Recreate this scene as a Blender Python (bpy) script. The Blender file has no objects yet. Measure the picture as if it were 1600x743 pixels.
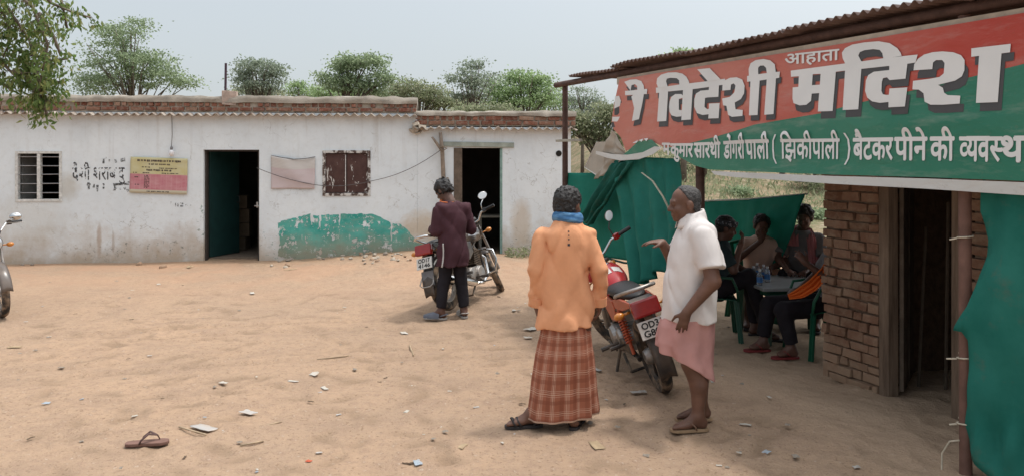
import bpy, bmesh, math, random
import numpy as np
from mathutils import Vector, Matrix, Euler
R = math.radians
random.seed(7); np.random.seed(7)
S = bpy.context.scene
COL = S.collection
# ---------------------------------------------------------------- camera, sky, sun, exposure
FPX, CX, HY, EYE = 1200.0, 800.0, 255.0, 1.75      # focal length in photo pixels, centre column, horizon row, eye height
cam = bpy.data.cameras.new('camera'); camo = bpy.data.objects.new('camera', cam); COL.objects.link(camo)
cam.sensor_width = 36; cam.lens = FPX / 1600 * 36; cam.shift_y = -(371.5 - HY) / 1600
cam.clip_start = 0.05; cam.clip_end = 2000
camo.location = (0, 0, EYE); camo.rotation_euler = (R(90), 0, 0); S.camera = camo
S.render.resolution_x, S.render.resolution_y = 1024, 475
SUN_EL, SUN_AZ = 70.0, 75.0     # elevation; azimuth clockwise from +Y: the sun stands high over the shed
W = bpy.data.worlds.new('World'); S.world = W; W.use_nodes = True
nt = W.node_tree; bgn = nt.nodes['Background']
sky = nt.nodes.new('ShaderNodeTexSky'); sky.sky_type = 'NISHITA'; sky.sun_disc = False
sky.sun_elevation = R(SUN_EL); sky.sun_rotation = R(SUN_AZ); sky.dust_density = 6.0; sky.air_density = 1.2; sky.altitude = 200
mixw = nt.nodes.new('ShaderNodeMix'); mixw.data_type = 'RGBA'; mixw.inputs[0].default_value = 0.72   # hazy, milky summer sky
mixw.inputs[7].default_value = (4.8, 5.2, 5.45, 1)
nt.links.new(sky.outputs[0], mixw.inputs[6])
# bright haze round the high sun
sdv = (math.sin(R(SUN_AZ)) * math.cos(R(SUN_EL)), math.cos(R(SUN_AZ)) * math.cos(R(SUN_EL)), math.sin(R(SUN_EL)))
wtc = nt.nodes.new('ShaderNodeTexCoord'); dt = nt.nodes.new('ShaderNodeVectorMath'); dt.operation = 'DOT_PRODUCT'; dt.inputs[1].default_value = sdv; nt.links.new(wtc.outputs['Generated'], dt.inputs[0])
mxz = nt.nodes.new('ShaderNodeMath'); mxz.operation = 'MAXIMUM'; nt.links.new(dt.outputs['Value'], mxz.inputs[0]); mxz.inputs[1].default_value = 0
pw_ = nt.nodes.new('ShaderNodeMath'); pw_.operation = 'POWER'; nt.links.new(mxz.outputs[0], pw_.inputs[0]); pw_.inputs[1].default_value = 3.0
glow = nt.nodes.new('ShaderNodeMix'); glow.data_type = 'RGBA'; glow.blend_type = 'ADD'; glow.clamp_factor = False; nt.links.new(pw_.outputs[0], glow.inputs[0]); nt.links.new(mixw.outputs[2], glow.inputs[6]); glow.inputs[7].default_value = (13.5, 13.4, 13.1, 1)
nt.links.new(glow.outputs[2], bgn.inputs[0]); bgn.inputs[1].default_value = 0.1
sl = bpy.data.lights.new('sun', 'SUN'); sl.energy = 1.45; sl.angle = R(5); sl.color = (1.0, 0.96, 0.90)
so = bpy.data.objects.new('sun', sl); COL.objects.link(so)
sd = Vector((math.sin(R(SUN_AZ)) * math.cos(R(SUN_EL)), math.cos(R(SUN_AZ)) * math.cos(R(SUN_EL)), math.sin(R(SUN_EL))))
so.rotation_euler = sd.to_track_quat('Z', 'Y').to_euler()
vs = S.view_settings; vs.view_transform = 'Standard'; vs.look = 'None'; vs.exposure = 0.6; vs.gamma = 1.0; vs.use_curve_mapping = False
S.cycles.use_denoising = True
S.cycles.max_bounces = 6; S.cycles.transparent_max_bounces = 12
# ---------------------------------------------------------------- helpers: pixels, naming, materials, meshes
def ray(px, py): return Vector(((px - CX) / FPX, 1.0, -(py - HY) / FPX))
def at(px, py, Y): d = ray(px, py); return Vector((d.x * Y, Y, EYE + d.z * Y))
def hit(px, py, P, n):
    d = ray(px, py); O = Vector((0, 0, EYE)); t = (Vector(P) - O).dot(n) / d.dot(n); return O + d * t
def tag(o, label=None, cat=None, group=None, kind=None):
    if label: o['label'] = label
    if cat: o['category'] = cat
    if group: o['group'] = group
    if kind: o['kind'] = kind
    return o
def empty(name, loc=(0, 0, 0), rz=0.0, label=None, cat=None, group=None):
    o = bpy.data.objects.new(name, None); COL.objects.link(o); o.location = loc; o.rotation_euler = (0, 0, rz)
    o.empty_display_size = 0.1
    return tag(o, label, cat, group)
def copy_tree(o, parent=None):
    c = o.copy(); COL.objects.link(c); c.parent = parent
    for ch in [x for x in list(bpy.data.objects) if x.parent == o]: copy_tree(ch, c)
    return c
def s2l(c):
    return tuple((x / 12.92 if x <= 0.04045 else ((x + 0.055) / 1.055) ** 2.4) for x in c)
def hx(h):
    h = h.lstrip('#'); return s2l(tuple(int(h[i:i + 2], 16) / 255 for i in (0, 2, 4)))
class NT:
    """short-hand for building a node tree"""
    def __init__(s, name):
        s.m = bpy.data.materials.new(name); s.m.use_nodes = True; s.t = s.m.node_tree
        s.b = s.t.nodes['Principled BSDF']; s.out = s.t.nodes['Material Output']; s._tc = None
    def n(s, typ, **kw):
        x = s.t.nodes.new('ShaderNode' + typ)
        for k, v in kw.items(): setattr(x, k, v)
        return x
    def l(s, a, b): s.t.links.new(a, b)
    def val(s, inp, v):
        if hasattr(v, 'is_output'): s.l(v, inp)
        else: inp.default_value = (tuple(v) + (1,)) if isinstance(v, (tuple, list)) and len(v) == 3 and inp.type == 'RGBA' else v
    def co(s, kind='Object'):
        if s._tc is None: s._tc = s.n('TexCoord')
        return s._tc.outputs[kind]
    def map(s, vec, scale=(1, 1, 1), loc=(0, 0, 0), rot=(0, 0, 0)):
        x = s.n('Mapping'); s.l(vec, x.inputs[0]); x.inputs[1].default_value = loc; x.inputs[2].default_value = rot; x.inputs[3].default_value = scale
        return x.outputs[0]
    def noise(s, vec, scale, detail=4, rough=0.55, dist=0.0):
        x = s.n('TexNoise'); s.l(vec, x.inputs['Vector']); x.inputs['Scale'].default_value = scale
        x.inputs['Detail'].default_value = detail; x.inputs['Roughness'].default_value = rough; x.inputs['Distortion'].default_value = dist
        return x.outputs[0]
    def vor(s, vec, scale, feature='F1', out=0):
        x = s.n('TexVoronoi', feature=feature); s.l(vec, x.inputs['Vector']); x.inputs['Scale'].default_value = scale
        return x.outputs[out]
    def ramp(s, f, a, b):
        x = s.n('MapRange'); x.clamp = True; s.val(x.inputs[0], f); x.inputs[1].default_value = a; x.inputs[2].default_value = b
        return x.outputs[0]
    def sep(s, vec):
        x = s.n('SeparateXYZ'); s.l(vec, x.inputs[0]); return x.outputs
    def math(s, op, a, b=0.0, c=0.0):
        x = s.n('Math', operation=op); s.val(x.inputs[0], a); s.val(x.inputs[1], b); s.val(x.inputs[2], c); return x.outputs[0]
    def mix(s, f, a, b, blend='MIX'):
        x = s.n('Mix', data_type='RGBA', blend_type=blend); s.val(x.inputs[0], f); s.val(x.inputs[6], a); s.val(x.inputs[7], b); return x.outputs[2]
    def bump(s, h, strength=0.3, dist=0.01):
        x = s.n('Bump'); x.inputs['Strength'].default_value = strength; x.inputs['Distance'].default_value = dist; s.l(h, x.inputs['Height'])
        if s.b.inputs['Normal'].is_linked: s.l(s.b.inputs['Normal'].links[0].from_socket, x.inputs['Normal'])
        s.l(x.outputs[0], s.b.inputs['Normal'])
    def set(s, col=None, rough=None, metal=None, spec=None):
        if col is not None: s.val(s.b.inputs['Base Color'], col)
        if rough is not None: s.val(s.b.inputs['Roughness'], rough)
        if metal is not None: s.b.inputs['Metallic'].default_value = metal
        if spec is not None: s.b.inputs['Specular IOR Level'].default_value = spec
        return s.m
_mc = {}
def mat(name, col, rough=0.8, var=0.18, scale=14, bump=0.25, bscale=60, metal=0.0, spec=0.35, dust=0.0):
    if name in _mc: return _mc[name]
    t = NT(name); o = t.co(); f = t.noise(o, scale, 5, 0.6)
    c = t.mix(t.ramp(f, 0.3, 0.7), tuple(x * (1 - var) for x in col), tuple(min(1, x * (1 + var)) for x in col))
    if dust: c = t.mix(t.math('MULTIPLY', t.ramp(t.noise(o, scale * .6, 4), .4, .65), dust), c, (.36, .25, .165))
    t.set(c, rough, metal, spec)
    if bump: t.bump(t.noise(o, bscale, 4), bump, 0.01)
    _mc[name] = t.m; return t.m
def two_sided(m, amount=0.35, col=None):
    """thin cloth / leaf: some light passes through"""
    t = m.node_tree; b = t.nodes['Principled BSDF']; tr = t.nodes.new('ShaderNodeBsdfTranslucent'); mx = t.nodes.new('ShaderNodeMixShader')
    if b.inputs['Base Color'].is_linked: t.links.new(b.inputs['Base Color'].links[0].from_socket, tr.inputs[0])
    else: tr.inputs[0].default_value = b.inputs['Base Color'].default_value
    mx.inputs[0].default_value = amount
    t.links.new(b.outputs[0], mx.inputs[1]); t.links.new(tr.outputs[0], mx.inputs[2]); t.links.new(mx.outputs[0], t.nodes['Material Output'].inputs[0])
    return m
class MB:
    def __init__(s): s.v = []; s.f = []; s.mi = []; s.uv = []; s.cur = 0; s.xf = None
    def add(s, vs, fs, uvs=None):
        b = len(s.v)
        for p in vs:
            p = Vector(p); s.v.append(s.xf @ p if s.xf is not None else p)
        for f in fs: s.f.append([b + i for i in f]); s.mi.append(s.cur)
        s.uv += (list(uvs) if uvs is not None else [(p[0], p[2]) for p in vs])
        return s
    def box(s, c, d, rot=None, jit=0.0):
        x, y, z = d[0] / 2, d[1] / 2, d[2] / 2
        P = [Vector(((-x, x)[i & 1], (-y, y)[i >> 1 & 1], (-z, z)[i >> 2])) for i in range(8)]
        if jit: P = [p + Vector([random.uniform(-jit, jit) for _ in range(3)]) for p in P]
        m = Euler(rot).to_matrix() if rot else Matrix.Identity(3)
        return s.add([m @ p + Vector(c) for p in P], [(0, 2, 3, 1), (4, 5, 7, 6), (0, 1, 5, 4), (2, 6, 7, 3), (0, 4, 6, 2), (1, 3, 7, 5)])
    def bar(s, a, b, w, h=None, up=(0, 0, 1)):
        a, b = Vector(a), Vector(b); d = (b - a).normalized(); h = h or w
        x = d.cross(Vector(up))
        if x.length < 1e-4: x = d.cross(Vector((1, 0, 0)))
        x.normalize(); y = x.cross(d)
        P = [q + x * (w / 2 * i) + y * (h / 2 * j) for q in (a, b) for i, j in ((-1, -1), (1, -1), (1, 1), (-1, 1))]
        return s.add(P, [(0, 1, 2, 3), (7, 6, 5, 4), (0, 4, 5, 1), (1, 5, 6, 2), (2, 6, 7, 3), (3, 7, 4, 0)])
    def tube(s, path, r, n=8, cap=True, closed=False, flat=1.0, up=(0, 0, 1)):
        path = [Vector(p) for p in path]; m = len(path); rs = r if isinstance(r, (list, tuple)) else [r] * m
        V = []; prev = None
        for i, p in enumerate(path):
            if closed: d = path[(i + 1) % m] - path[i - 1]
            else: d = path[min(i + 1, m - 1)] - path[max(i - 1, 0)]
            d.normalize()
            x = d.cross(Vector(up)) if prev is None else prev - d * prev.dot(d)
            if x.length < 1e-3: x = d.orthogonal()
            x.normalize(); prev = x; y = d.cross(x)
            for k in range(n):
                a = 2 * math.pi * k / n; V.append(p + x * (rs[i] * math.cos(a)) + y * (rs[i] * flat * math.sin(a)))
        F = []
        for i in range(m if closed else m - 1):
            j = (i + 1) % m
            for k in range(n): F.append((i * n + k, i * n + (k + 1) % n, j * n + (k + 1) % n, j * n + k))
        if cap and not closed: F += [tuple(range(n))[::-1], tuple(range((m - 1) * n, m * n))]
        return s.add(V, F)
    def lathe(s, prof, n=16, M=None, cap=True):
        M = M or Matrix.Identity(4); V = []; F = []; m = len(prof)
        for r, z in prof:
            for k in range(n):
                a = 2 * math.pi * k / n; V.append(M @ Vector((r * math.cos(a), r * math.sin(a), z)))
        for i in range(m - 1):
            for k in range(n): F.append((i * n + k, i * n + (k + 1) % n, (i + 1) * n + (k + 1) % n, (i + 1) * n + k))
        if cap: F += [tuple(range(n))[::-1], tuple(range((m - 1) * n, m * n))]
        return s.add(V, F)
    def grid(s, fn, nu, nv, uvf=None, wrap=False):
        V = []; U = []; F = []
        for i in range(nu + 1):
            for j in range(nv + 1):
                u, v = i / nu, j / nv; V.append(fn(u, v)); U.append(uvf(u, v) if uvf else (u, v))
        for i in range(nu):
            for j in range(nv): F.append((i * (nv + 1) + j, (i + 1) * (nv + 1) + j, (i + 1) * (nv + 1) + j + 1, i * (nv + 1) + j + 1))
        return s.add(V, F, U)
    def prism(s, pts, a, b, fn):
        """polygon pts (2d) between heights a and b; fn(x, y, h) -> point"""
        n = len(pts); V = [fn(x, y, a) for x, y in pts] + [fn(x, y, b) for x, y in pts]
        F = [tuple(range(n))[::-1], tuple(range(n, 2 * n))] + [(i, (i + 1) % n, n + (i + 1) % n, n + i) for i in range(n)]
        return s.add(V, F)
    def ball(s, c, r, n=10, m=7, rot=None):
        r = (r, r, r) if not isinstance(r, (tuple, list)) else r; Mx = Euler(rot).to_matrix() if rot else Matrix.Identity(3)
        V = [Mx @ Vector((r[0] * math.sin(math.pi * i / m) * math.cos(2 * math.pi * k / n), r[1] * math.sin(math.pi * i / m) * math.sin(2 * math.pi * k / n), -r[2] * math.cos(math.pi * i / m))) + Vector(c) for i in range(m + 1) for k in range(n)]
        F = [(i * n + k, i * n + (k + 1) % n, (i + 1) * n + (k + 1) % n, (i + 1) * n + k) for i in range(m) for k in range(n)]
        return s.add(V, F)
    def build(s, name, mats, parent=None, smooth=False, bevel=0.0, weld=False, solid=0.0, auto=None):
        me = bpy.data.meshes.new(name); me.from_pydata([tuple(v) for v in s.v], [], s.f)
        mats = mats if isinstance(mats, (list, tuple)) else [mats]
        for m in mats: me.materials.append(m)
        if len(mats) > 1: me.polygons.foreach_set('material_index', s.mi)
        ul = me.uv_layers.new(name='UVMap'); li = np.zeros(len(me.loops), dtype=np.int32); me.loops.foreach_get('vertex_index', li)
        ul.data.foreach_set('uv', np.array(s.uv, dtype=np.float32)[li].ravel())
        if weld or bevel:
            bm = bmesh.new(); bm.from_mesh(me)
            if weld: bmesh.ops.remove_doubles(bm, verts=bm.verts, dist=1e-4); bmesh.ops.recalc_face_normals(bm, faces=bm.faces)
            if bevel: bmesh.ops.bevel(bm, geom=[e for e in bm.edges if len(e.link_faces) == 2 and e.calc_face_angle(0) > 0.5], offset=bevel, segments=2, affect='EDGES', profile=0.6)
            bm.to_mesh(me); bm.free()
        if smooth:
            me.polygons.foreach_set('use_smooth', [True] * len(me.polygons))
            if auto: me.set_sharp_from_angle(angle=R(auto))
        me.update(); o = bpy.data.objects.new(name, me); COL.objects.link(o)
        if parent: o.parent = parent
        if solid:
            md = o.modifiers.new('thickness', 'SOLIDIFY'); md.thickness = solid; md.offset = 0
        return o
# numpy value noise (2d / 3d), smooth, deterministic
_rng = np.random.RandomState(11); _T = _rng.rand(64, 64, 64).astype(np.float32)
def vn3(x, y, z):
    x, y, z = np.broadcast_arrays(np.asarray(x, np.float32), np.asarray(y, np.float32), np.asarray(z, np.float32))
    xi, yi, zi = np.floor(x).astype(int), np.floor(y).astype(int), np.floor(z).astype(int)
    fx, fy, fz = x - xi, y - yi, z - zi
    fx = fx * fx * (3 - 2 * fx); fy = fy * fy * (3 - 2 * fy); fz = fz * fz * (3 - 2 * fz); o = 0
    for a in (0, 1):
        for b in (0, 1):
            for c in (0, 1):
                o = o + _T[(xi + a) & 63, (yi + b) & 63, (zi + c) & 63] * (fx if a else 1 - fx) * (fy if b else 1 - fy) * (fz if c else 1 - fz)
    return o * 2 - 1
def fbm(x, y, z=0.0, oct=4, gain=0.5):
    o = 0; a = 1.0; k = 1.0
    for i in range(oct): o = o + a * vn3(x * k + 7.3 * i, y * k + 3.1 * i, z * k + 1.7 * i); a *= gain; k *= 2.03
    return o
from mathutils.geometry import delaunay_2d_cdt
def fill(pts, step):
    """triangles filling a (possibly concave) outline, with inner points every step"""
    n = len(pts); xs = [p[0] for p in pts]; ys = [p[1] for p in pts]; V = [Vector(p) for p in pts]
    x = min(xs) + step * .37
    while x < max(xs):
        y = min(ys) + step * .41
        while y < max(ys):
            if min((x - p[0]) ** 2 + (y - p[1]) ** 2 for p in pts) > (step * .45) ** 2: V.append(Vector((x, y)))
            y += step
        x += step
    r = delaunay_2d_cdt(V, [(i, (i + 1) % n) for i in range(n)], [], 1, 1e-5); return r[0], r[2]
def text_tris(s, key={}):
    """flat text: list of (2d points, triangles-or-ngons, island id), unit = em"""
    if s in key: return key[s]
    c = bpy.data.curves.new('t', 'FONT'); c.body = s; c.fill_mode = 'FRONT'; c.resolution_u = 3
    o = bpy.data.objects.new('t', c); COL.objects.link(o); bpy.context.view_layer.update()
    e = o.evaluated_get(bpy.context.evaluated_depsgraph_get()); m = e.to_mesh()
    V = [(v.co.x, v.co.y) for v in m.vertices]; F = [tuple(p.vertices) for p in m.polygons]; e.to_mesh_clear()
    bpy.data.objects.remove(o); bpy.data.curves.remove(c)
    par = list(range(len(V)))
    def fd(i):
        while par[i] != i: par[i] = par[par[i]]; i = par[i]
        return i
    for f in F:
        for i in f[1:]: par[fd(i)] = fd(f[0])
    ids = {}; I = [ids.setdefault(fd(f[0]), len(ids)) for f in F]
    key[s] = (V, F, I); return key[s]
def put_text(mb, s, fn, bold=0.0, cut=None, ref=0.622):
    """fn(u, v, h): u 0..1 over the word's width, v 0 at the baseline and 1 at the head line; h = stacking height"""
    V, F, I = text_tris(s); xs = [p[0] for p in V]; x0, x1 = min(xs), max(xs)
    offs = [(0, 0)] if not bold else [(-bold, 0), (bold, 0), (0, bold), (0, -bold), (-bold * .7, -bold * .7), (bold * .7, bold * .7)]
    k = 0
    for dx, dy in offs:
        nI = max(I) + 1
        mb_v = {}
        vs = []; fs = []
        for f, i in zip(F, I):
            g = []
            for j in f:
                q = (j, i)
                if q not in mb_v:
                    mb_v[q] = len(vs); vs.append(fn((V[j][0] + dx - x0) / (x1 - x0), (V[j][1] + dy) / ref, (k * nI + i) * 0.00004))
                g.append(mb_v[q])
            fs.append(g)
        mb.add(vs, fs); k += 1
# signed-distance bodies: smooth union of limbs, meshed with surface nets
class SDF:
    def __init__(s, lo, hi, h):
        s.h = h; s.lo = np.array(lo, np.float32); s.n = np.ceil((np.array(hi) - s.lo) / h).astype(int) + 1
        s.F = np.full(s.n, 9.0, np.float32)
    def _sub(s, lo, hi):
        a = np.clip(np.floor((np.array(lo) - s.lo) / s.h).astype(int), 0, s.n); b = np.clip(np.ceil((np.array(hi) - s.lo) / s.h).astype(int) + 1, 0, s.n)
        sl = tuple(slice(i, j) for i, j in zip(a, b))
        g = np.meshgrid(*[(np.arange(i, j, dtype=np.float32) * s.h + s.lo[k]) for k, (i, j) in enumerate(zip(a, b))], indexing='ij')
        return sl, g
    def _put(s, sl, d, k, op='+'):
        F = s.F[sl]
        if F.size == 0: return
        if op == '-': F2 = -F
        else: F2 = F
        if k > 0:
            h = np.clip(0.5 + 0.5 * (F2 - d) / k, 0, 1); r = F2 * (1 - h) + d * h - k * h * (1 - h)
        else: r = np.minimum(F2, d)
        s.F[sl] = r if op == '+' else -r
    def cone(s, a, b, ra, rb, k=0.02, op='+', cut=False, flat=None):
        a, b = np.array(a, np.float32), np.array(b, np.float32); m = max(ra, rb) + k + 3 * s.h
        sl, (X, Y, Z) = s._sub(np.minimum(a, b) - m, np.maximum(a, b) + m); d = b - a; L2 = float(d @ d) + 1e-9
        t = np.clip(((X - a[0]) * d[0] + (Y - a[1]) * d[1] + (Z - a[2]) * d[2]) / L2, 0, 1)
        D = np.sqrt((X - a[0] - t * d[0]) ** 2 + (Y - a[1] - t * d[1]) ** 2 + (Z - a[2] - t * d[2]) ** 2) - (ra + (rb - ra) * t)
        if cut:
            u = d / math.sqrt(L2); D = np.maximum(D, (X - b[0]) * u[0] + (Y - b[1]) * u[1] + (Z - b[2]) * u[2])
        s._put(sl, D, k, op); return s
    def chain(s, pts, rs, k=0.02, op='+', cut=False):
        for i in range(len(pts) - 1): s.cone(pts[i], pts[i + 1], rs[i], rs[i + 1], k, op, cut and i == len(pts) - 2)
        return s
    def ell(s, c, r, k=0.02, op='+', rot=None):
        c = np.array(c, np.float32); r = np.array(r, np.float32); m = float(r.max()) + k + 3 * s.h
        sl, (X, Y, Z) = s._sub(c - m, c + m); P = [X - c[0], Y - c[1], Z - c[2]]
        if rot is not None:
            Q = np.array(rot, np.float32); P = [Q[0][i] * P[0] + Q[1][i] * P[1] + Q[2][i] * P[2] for i in range(3)]
        k0 = np.sqrt((P[0] / r[0]) ** 2 + (P[1] / r[1]) ** 2 + (P[2] / r[2]) ** 2) + 1e-6
        k1 = np.sqrt((P[0] / r[0] ** 2) ** 2 + (P[1] / r[1] ** 2) ** 2 + (P[2] / r[2] ** 2) ** 2) + 1e-6
        s._put(sl, k0 * (k0 - 1) / k1, k, op); return s
    def column(s, rings, k=0.03, op='+', pw=2.0, end=0.03):
        """rings: (z, cx, cy, rx, ry) from low to high"""
        q = np.array(rings, np.float32); m = 0.12
        lo = (float((q[:, 1] - q[:, 3]).min()) - m, float((q[:, 2] - q[:, 4]).min()) - m, float(q[0, 0]) - m); hi = (float((q[:, 1] + q[:, 3]).max()) + m, float((q[:, 2] + q[:, 4]).max()) + m, float(q[-1, 0]) + m)
        sl, (X, Y, Z) = s._sub(lo, hi); z = Z[0, 0, :]
        I = [np.interp(z, q[:, 0], q[:, i]) for i in range(1, 5)]
        # smooth the linear interpolation a little
        ker = np.ones(5) / 5; I = [np.convolve(np.pad(a, 2, mode='edge'), ker, 'valid') for a in I]
        e = (np.abs((X - I[0]) / I[2]) ** pw + np.abs((Y - I[1]) / I[3]) ** pw) ** (1 / pw)
        D = (e - 1) * np.minimum(I[2], I[3]); D = np.maximum(D, np.maximum(q[0, 0] - Z, Z - q[-1, 0]))
        s._put(sl, D, k, op); return s
    def warp(s, fn, amp):
        """adds wrinkles: fn(X, Y, Z) in -1..1"""
        sl, (X, Y, Z) = s._sub(s.lo, s.lo + s.n * s.h); near = np.abs(s.F) < 0.06
        s.F[near] += (amp * fn(X[near], Y[near], Z[near])).astype(np.float32); return s
    def clip(s, P, n):
        sl, (X, Y, Z) = s._sub(s.lo, s.lo + s.n * s.h)
        s.F = np.maximum(s.F, (X - P[0]) * n[0] + (Y - P[1]) * n[1] + (Z - P[2]) * n[2]); return s
    def mesh(s, name, m, parent=None, smooth=2, uv=None):
        F = s.F; F[0] = F[-1] = 1; F[:, 0] = F[:, -1] = 1; F[:, :, 0] = F[:, :, -1] = 1
        nx, ny, nz = F.shape; ins = F < 0
        C = np.zeros((nx - 1, ny - 1, nz - 1), np.int8)
        for i in (0, 1):
            for j in (0, 1):
                for k in (0, 1): C += ins[i:nx - 1 + i, j:ny - 1 + j, k:nz - 1 + k]
        act = (C > 0) & (C < 8); ids = np.full(C.shape, -1, np.int64); cells = np.argwhere(act); ids[act] = np.arange(len(cells))
        acc = np.zeros((len(cells), 3)); cnt = np.zeros(len(cells)); cor = [(i, j, k) for i in (0, 1) for j in (0, 1) for k in (0, 1)]
        for a in cor:
            for ax in range(3):
                if a[ax]: continue
                b = list(a); b[ax] = 1
                fa = F[cells[:, 0] + a[0], cells[:, 1] + a[1], cells[:, 2] + a[2]]; fb = F[cells[:, 0] + b[0], cells[:, 1] + b[1], cells[:, 2] + b[2]]
                w = (fa < 0) != (fb < 0); t = np.where(w, fa / np.where(fa == fb, 1, fa - fb), 0)
                for d in range(3): acc[:, d] += np.where(w, a[d] + (t if d == ax else 0), 0)
                cnt += w
        V = (cells + acc / cnt[:, None]) * s.h + s.lo
        Q = []
        for ax in range(3):
            o1, o2 = [(1, 2), (2, 0), (0, 1)][ax]
            sa = [slice(None)] * 3; sb = [slice(None)] * 3; sa[ax] = slice(0, -1); sb[ax] = slice(1, None)
            A, B = ins[tuple(sa)], ins[tuple(sb)]; E = np.argwhere(A != B); E = E[(E[:, o1] > 0) & (E[:, o2] > 0)]
            fl = A[E[:, 0], E[:, 1], E[:, 2]]
            c = []
            for p, q in ((0, 0), (1, 0), (1, 1), (0, 1)):
                X = E.copy(); X[:, o1] -= p; X[:, o2] -= q; c.append(ids[X[:, 0], X[:, 1], X[:, 2]])
            q4 = np.stack(c, 1); q4[~fl] = q4[~fl][:, ::-1]; Q.append(q4[:, ::-1])
        Q = np.concatenate(Q)
        for _ in range(smooth):       # Laplacian smoothing
            a = np.zeros_like(V); n = np.zeros(len(V))
            for i in range(4):
                j = (i + 1) % 4
                np.add.at(a, Q[:, i], V[Q[:, j]]); np.add.at(a, Q[:, j], V[Q[:, i]]); np.add.at(n, Q[:, i], 1); np.add.at(n, Q[:, j], 1)
            V = V * 0.5 + 0.5 * a / np.maximum(n, 1)[:, None]
        me = bpy.data.meshes.new(name); me.vertices.add(len(V)); me.vertices.foreach_set('co', V.astype(np.float32).ravel())
        me.loops.add(Q.size); me.loops.foreach_set('vertex_index', Q[:, ::-1].ravel().astype(np.int32)); me.polygons.add(len(Q))
        me.polygons.foreach_set('loop_start', np.arange(0, Q.size, 4, dtype=np.int32)); me.polygons.foreach_set('loop_total', np.full(len(Q), 4, np.int32))
        me.polygons.foreach_set('use_smooth', np.ones(len(Q), bool)); me.update(calc_edges=True); me.validate()
        for x in (m if isinstance(m, list) else [m]): me.materials.append(x)
        o = bpy.data.objects.new(name, me); COL.objects.link(o)
        if parent: o.parent = parent
        return o
# ---------------------------------------------------------------- ground
def sst(a, b, x): t = np.clip((x - a) / (b - a), 0, 1); return t * t * (3 - 2 * t)
def gh(x, y):
    x = np.asarray(x, float); y = np.asarray(y, float)
    z = 0.20 * np.exp(-((x + 1.4) / 1.7) ** 2 - ((y - 13.4) / 1.6) ** 2) + 0.10 * np.exp(-((x - 0.1) / 1.2) ** 2 - ((y - 10.6) / 1.3) ** 2)
    z = z + 2.5 * sst(13.5, 30, y) * sst(0.8, 4.5, x) * (0.85 + 0.15 * fbm(x * .25, y * .25, 2.0, 2))
    z = z + 1.2 * sst(24, 45, y)
    z = z + 0.014 * fbm(x * .9, y * .9, 3.0, 3) * sst(2, 4, y)
    # wheel ruts curving across the yard
    d = (y - 6.2) - 0.25 * (x + 3.0) + 0.35 * np.sin(x * .6); 
    for o in (0.0, 0.35, 1.3, 1.72): z = z - 0.022 * np.exp(-((d - o) / 0.06) ** 2) * (0.6 + 0.4 * vn3(x * 1.5, y * 1.5, 5.0)) + 0.006 * np.exp(-((d - o - .13) / 0.06) ** 2)
    return z
def gz(x, y): return float(gh(x, y))
def gnd(px, py, it=4):
    """point of the ground seen at a photo pixel"""
    d = ray(px, py); t = EYE / -d.z
    for _ in range(it): t = (EYE - gz(d.x * t, t)) / -d.z
    return Vector((d.x * t, t, gz(d.x * t, t)))
def axis(segs):
    o = []
    for a, b, h in segs: o += list(np.arange(a, b, h))
    return np.array(o + [segs[-1][1]])
gx = axis([(-600, -60, 60), (-60, -12, 2), (-12, -5.5, .18), (-5.5, 4.5, .028), (4.5, 12, .2), (12, 60, 2), (60, 600, 60)])
gy = axis([(-30, 3, 1.5), (3, 3.9, .1), (3.9, 8.6, .028), (8.6, 15, .06), (15, 45, .8), (45, 120, 5), (120, 1200, 90)])
GX, GY = np.meshgrid(gx, gy, indexing='ij')
GZ = gh(GX, GY)
near = (GX > -6) & (GX < 5) & (GY > 3.5) & (GY < 15)
fine = 0.011 * fbm(GX * 5.5, GY * 5.5, 1.0, 4, 0.7) - 0.012 * np.clip(fbm(GX * 3.4, GY * 3.4, 8.0, 2) - .35, 0, 1)
GZ = GZ + np.where(near, fine, 0)
pr = np.random.RandomState(3); WEAR = np.zeros_like(GZ); d_ = (GY - 6.2) - 0.25 * (GX + 3.0) + 0.35 * np.sin(GX * .6)
for o_ in (0.0, 0.35, 1.3, 1.72): WEAR += np.exp(-((d_ - o_) / 0.055) ** 2) * (.5 + .5 * vn3(GX * 1.5, GY * 1.5, 5.0)) * (.6 + .4 * np.sign(np.sin(GX * 60 + GY * 25)))
WEAR *= near
for _ in range(420):            # trodden footprints
    x0, y0 = pr.uniform(-5.4, 4.0), 3.9 + 6.5 * pr.rand() ** 1.3; a = pr.uniform(0, 6.28); i0, i1 = np.searchsorted(gx, [x0 - .25, x0 + .25]); j0, j1 = np.searchsorted(gy, [y0 - .25, y0 + .25])
    X_, Y_ = GX[i0:i1, j0:j1] - x0, GY[i0:i1, j0:j1] - y0; u = X_ * math.cos(a) + Y_ * math.sin(a); v = -X_ * math.sin(a) + Y_ * math.cos(a); q = (u / .125) ** 2 + (v / .05) ** 2
    WEAR[i0:i1, j0:j1] += np.exp(-q * 1.1); GZ[i0:i1, j0:j1] += pr.uniform(.006, .016) * (-np.exp(-q * 1.3) + .55 * np.exp(-(q - 1.9) ** 2 * 1.2))
me = bpy.data.meshes.new('ground'); n0, n1 = GX.shape
me.vertices.add(n0 * n1); me.vertices.foreach_set('co', np.stack([GX, GY, GZ], -1).astype(np.float32).ravel())
ii, jj = np.meshgrid(np.arange(n0 - 1), np.arange(n1 - 1), indexing='ij'); a_ = (ii * n1 + jj).ravel()
Q = np.stack([a_, a_ + n1, a_ + n1 + 1, a_ + 1], 1)
me.loops.add(Q.size); me.loops.foreach_set('vertex_index', Q.ravel().astype(np.int32)); me.polygons.add(len(Q))
me.polygons.foreach_set('loop_start', np.arange(0, Q.size, 4, dtype=np.int32)); me.polygons.foreach_set('loop_total', np.full(len(Q), 4, np.int32))
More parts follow.
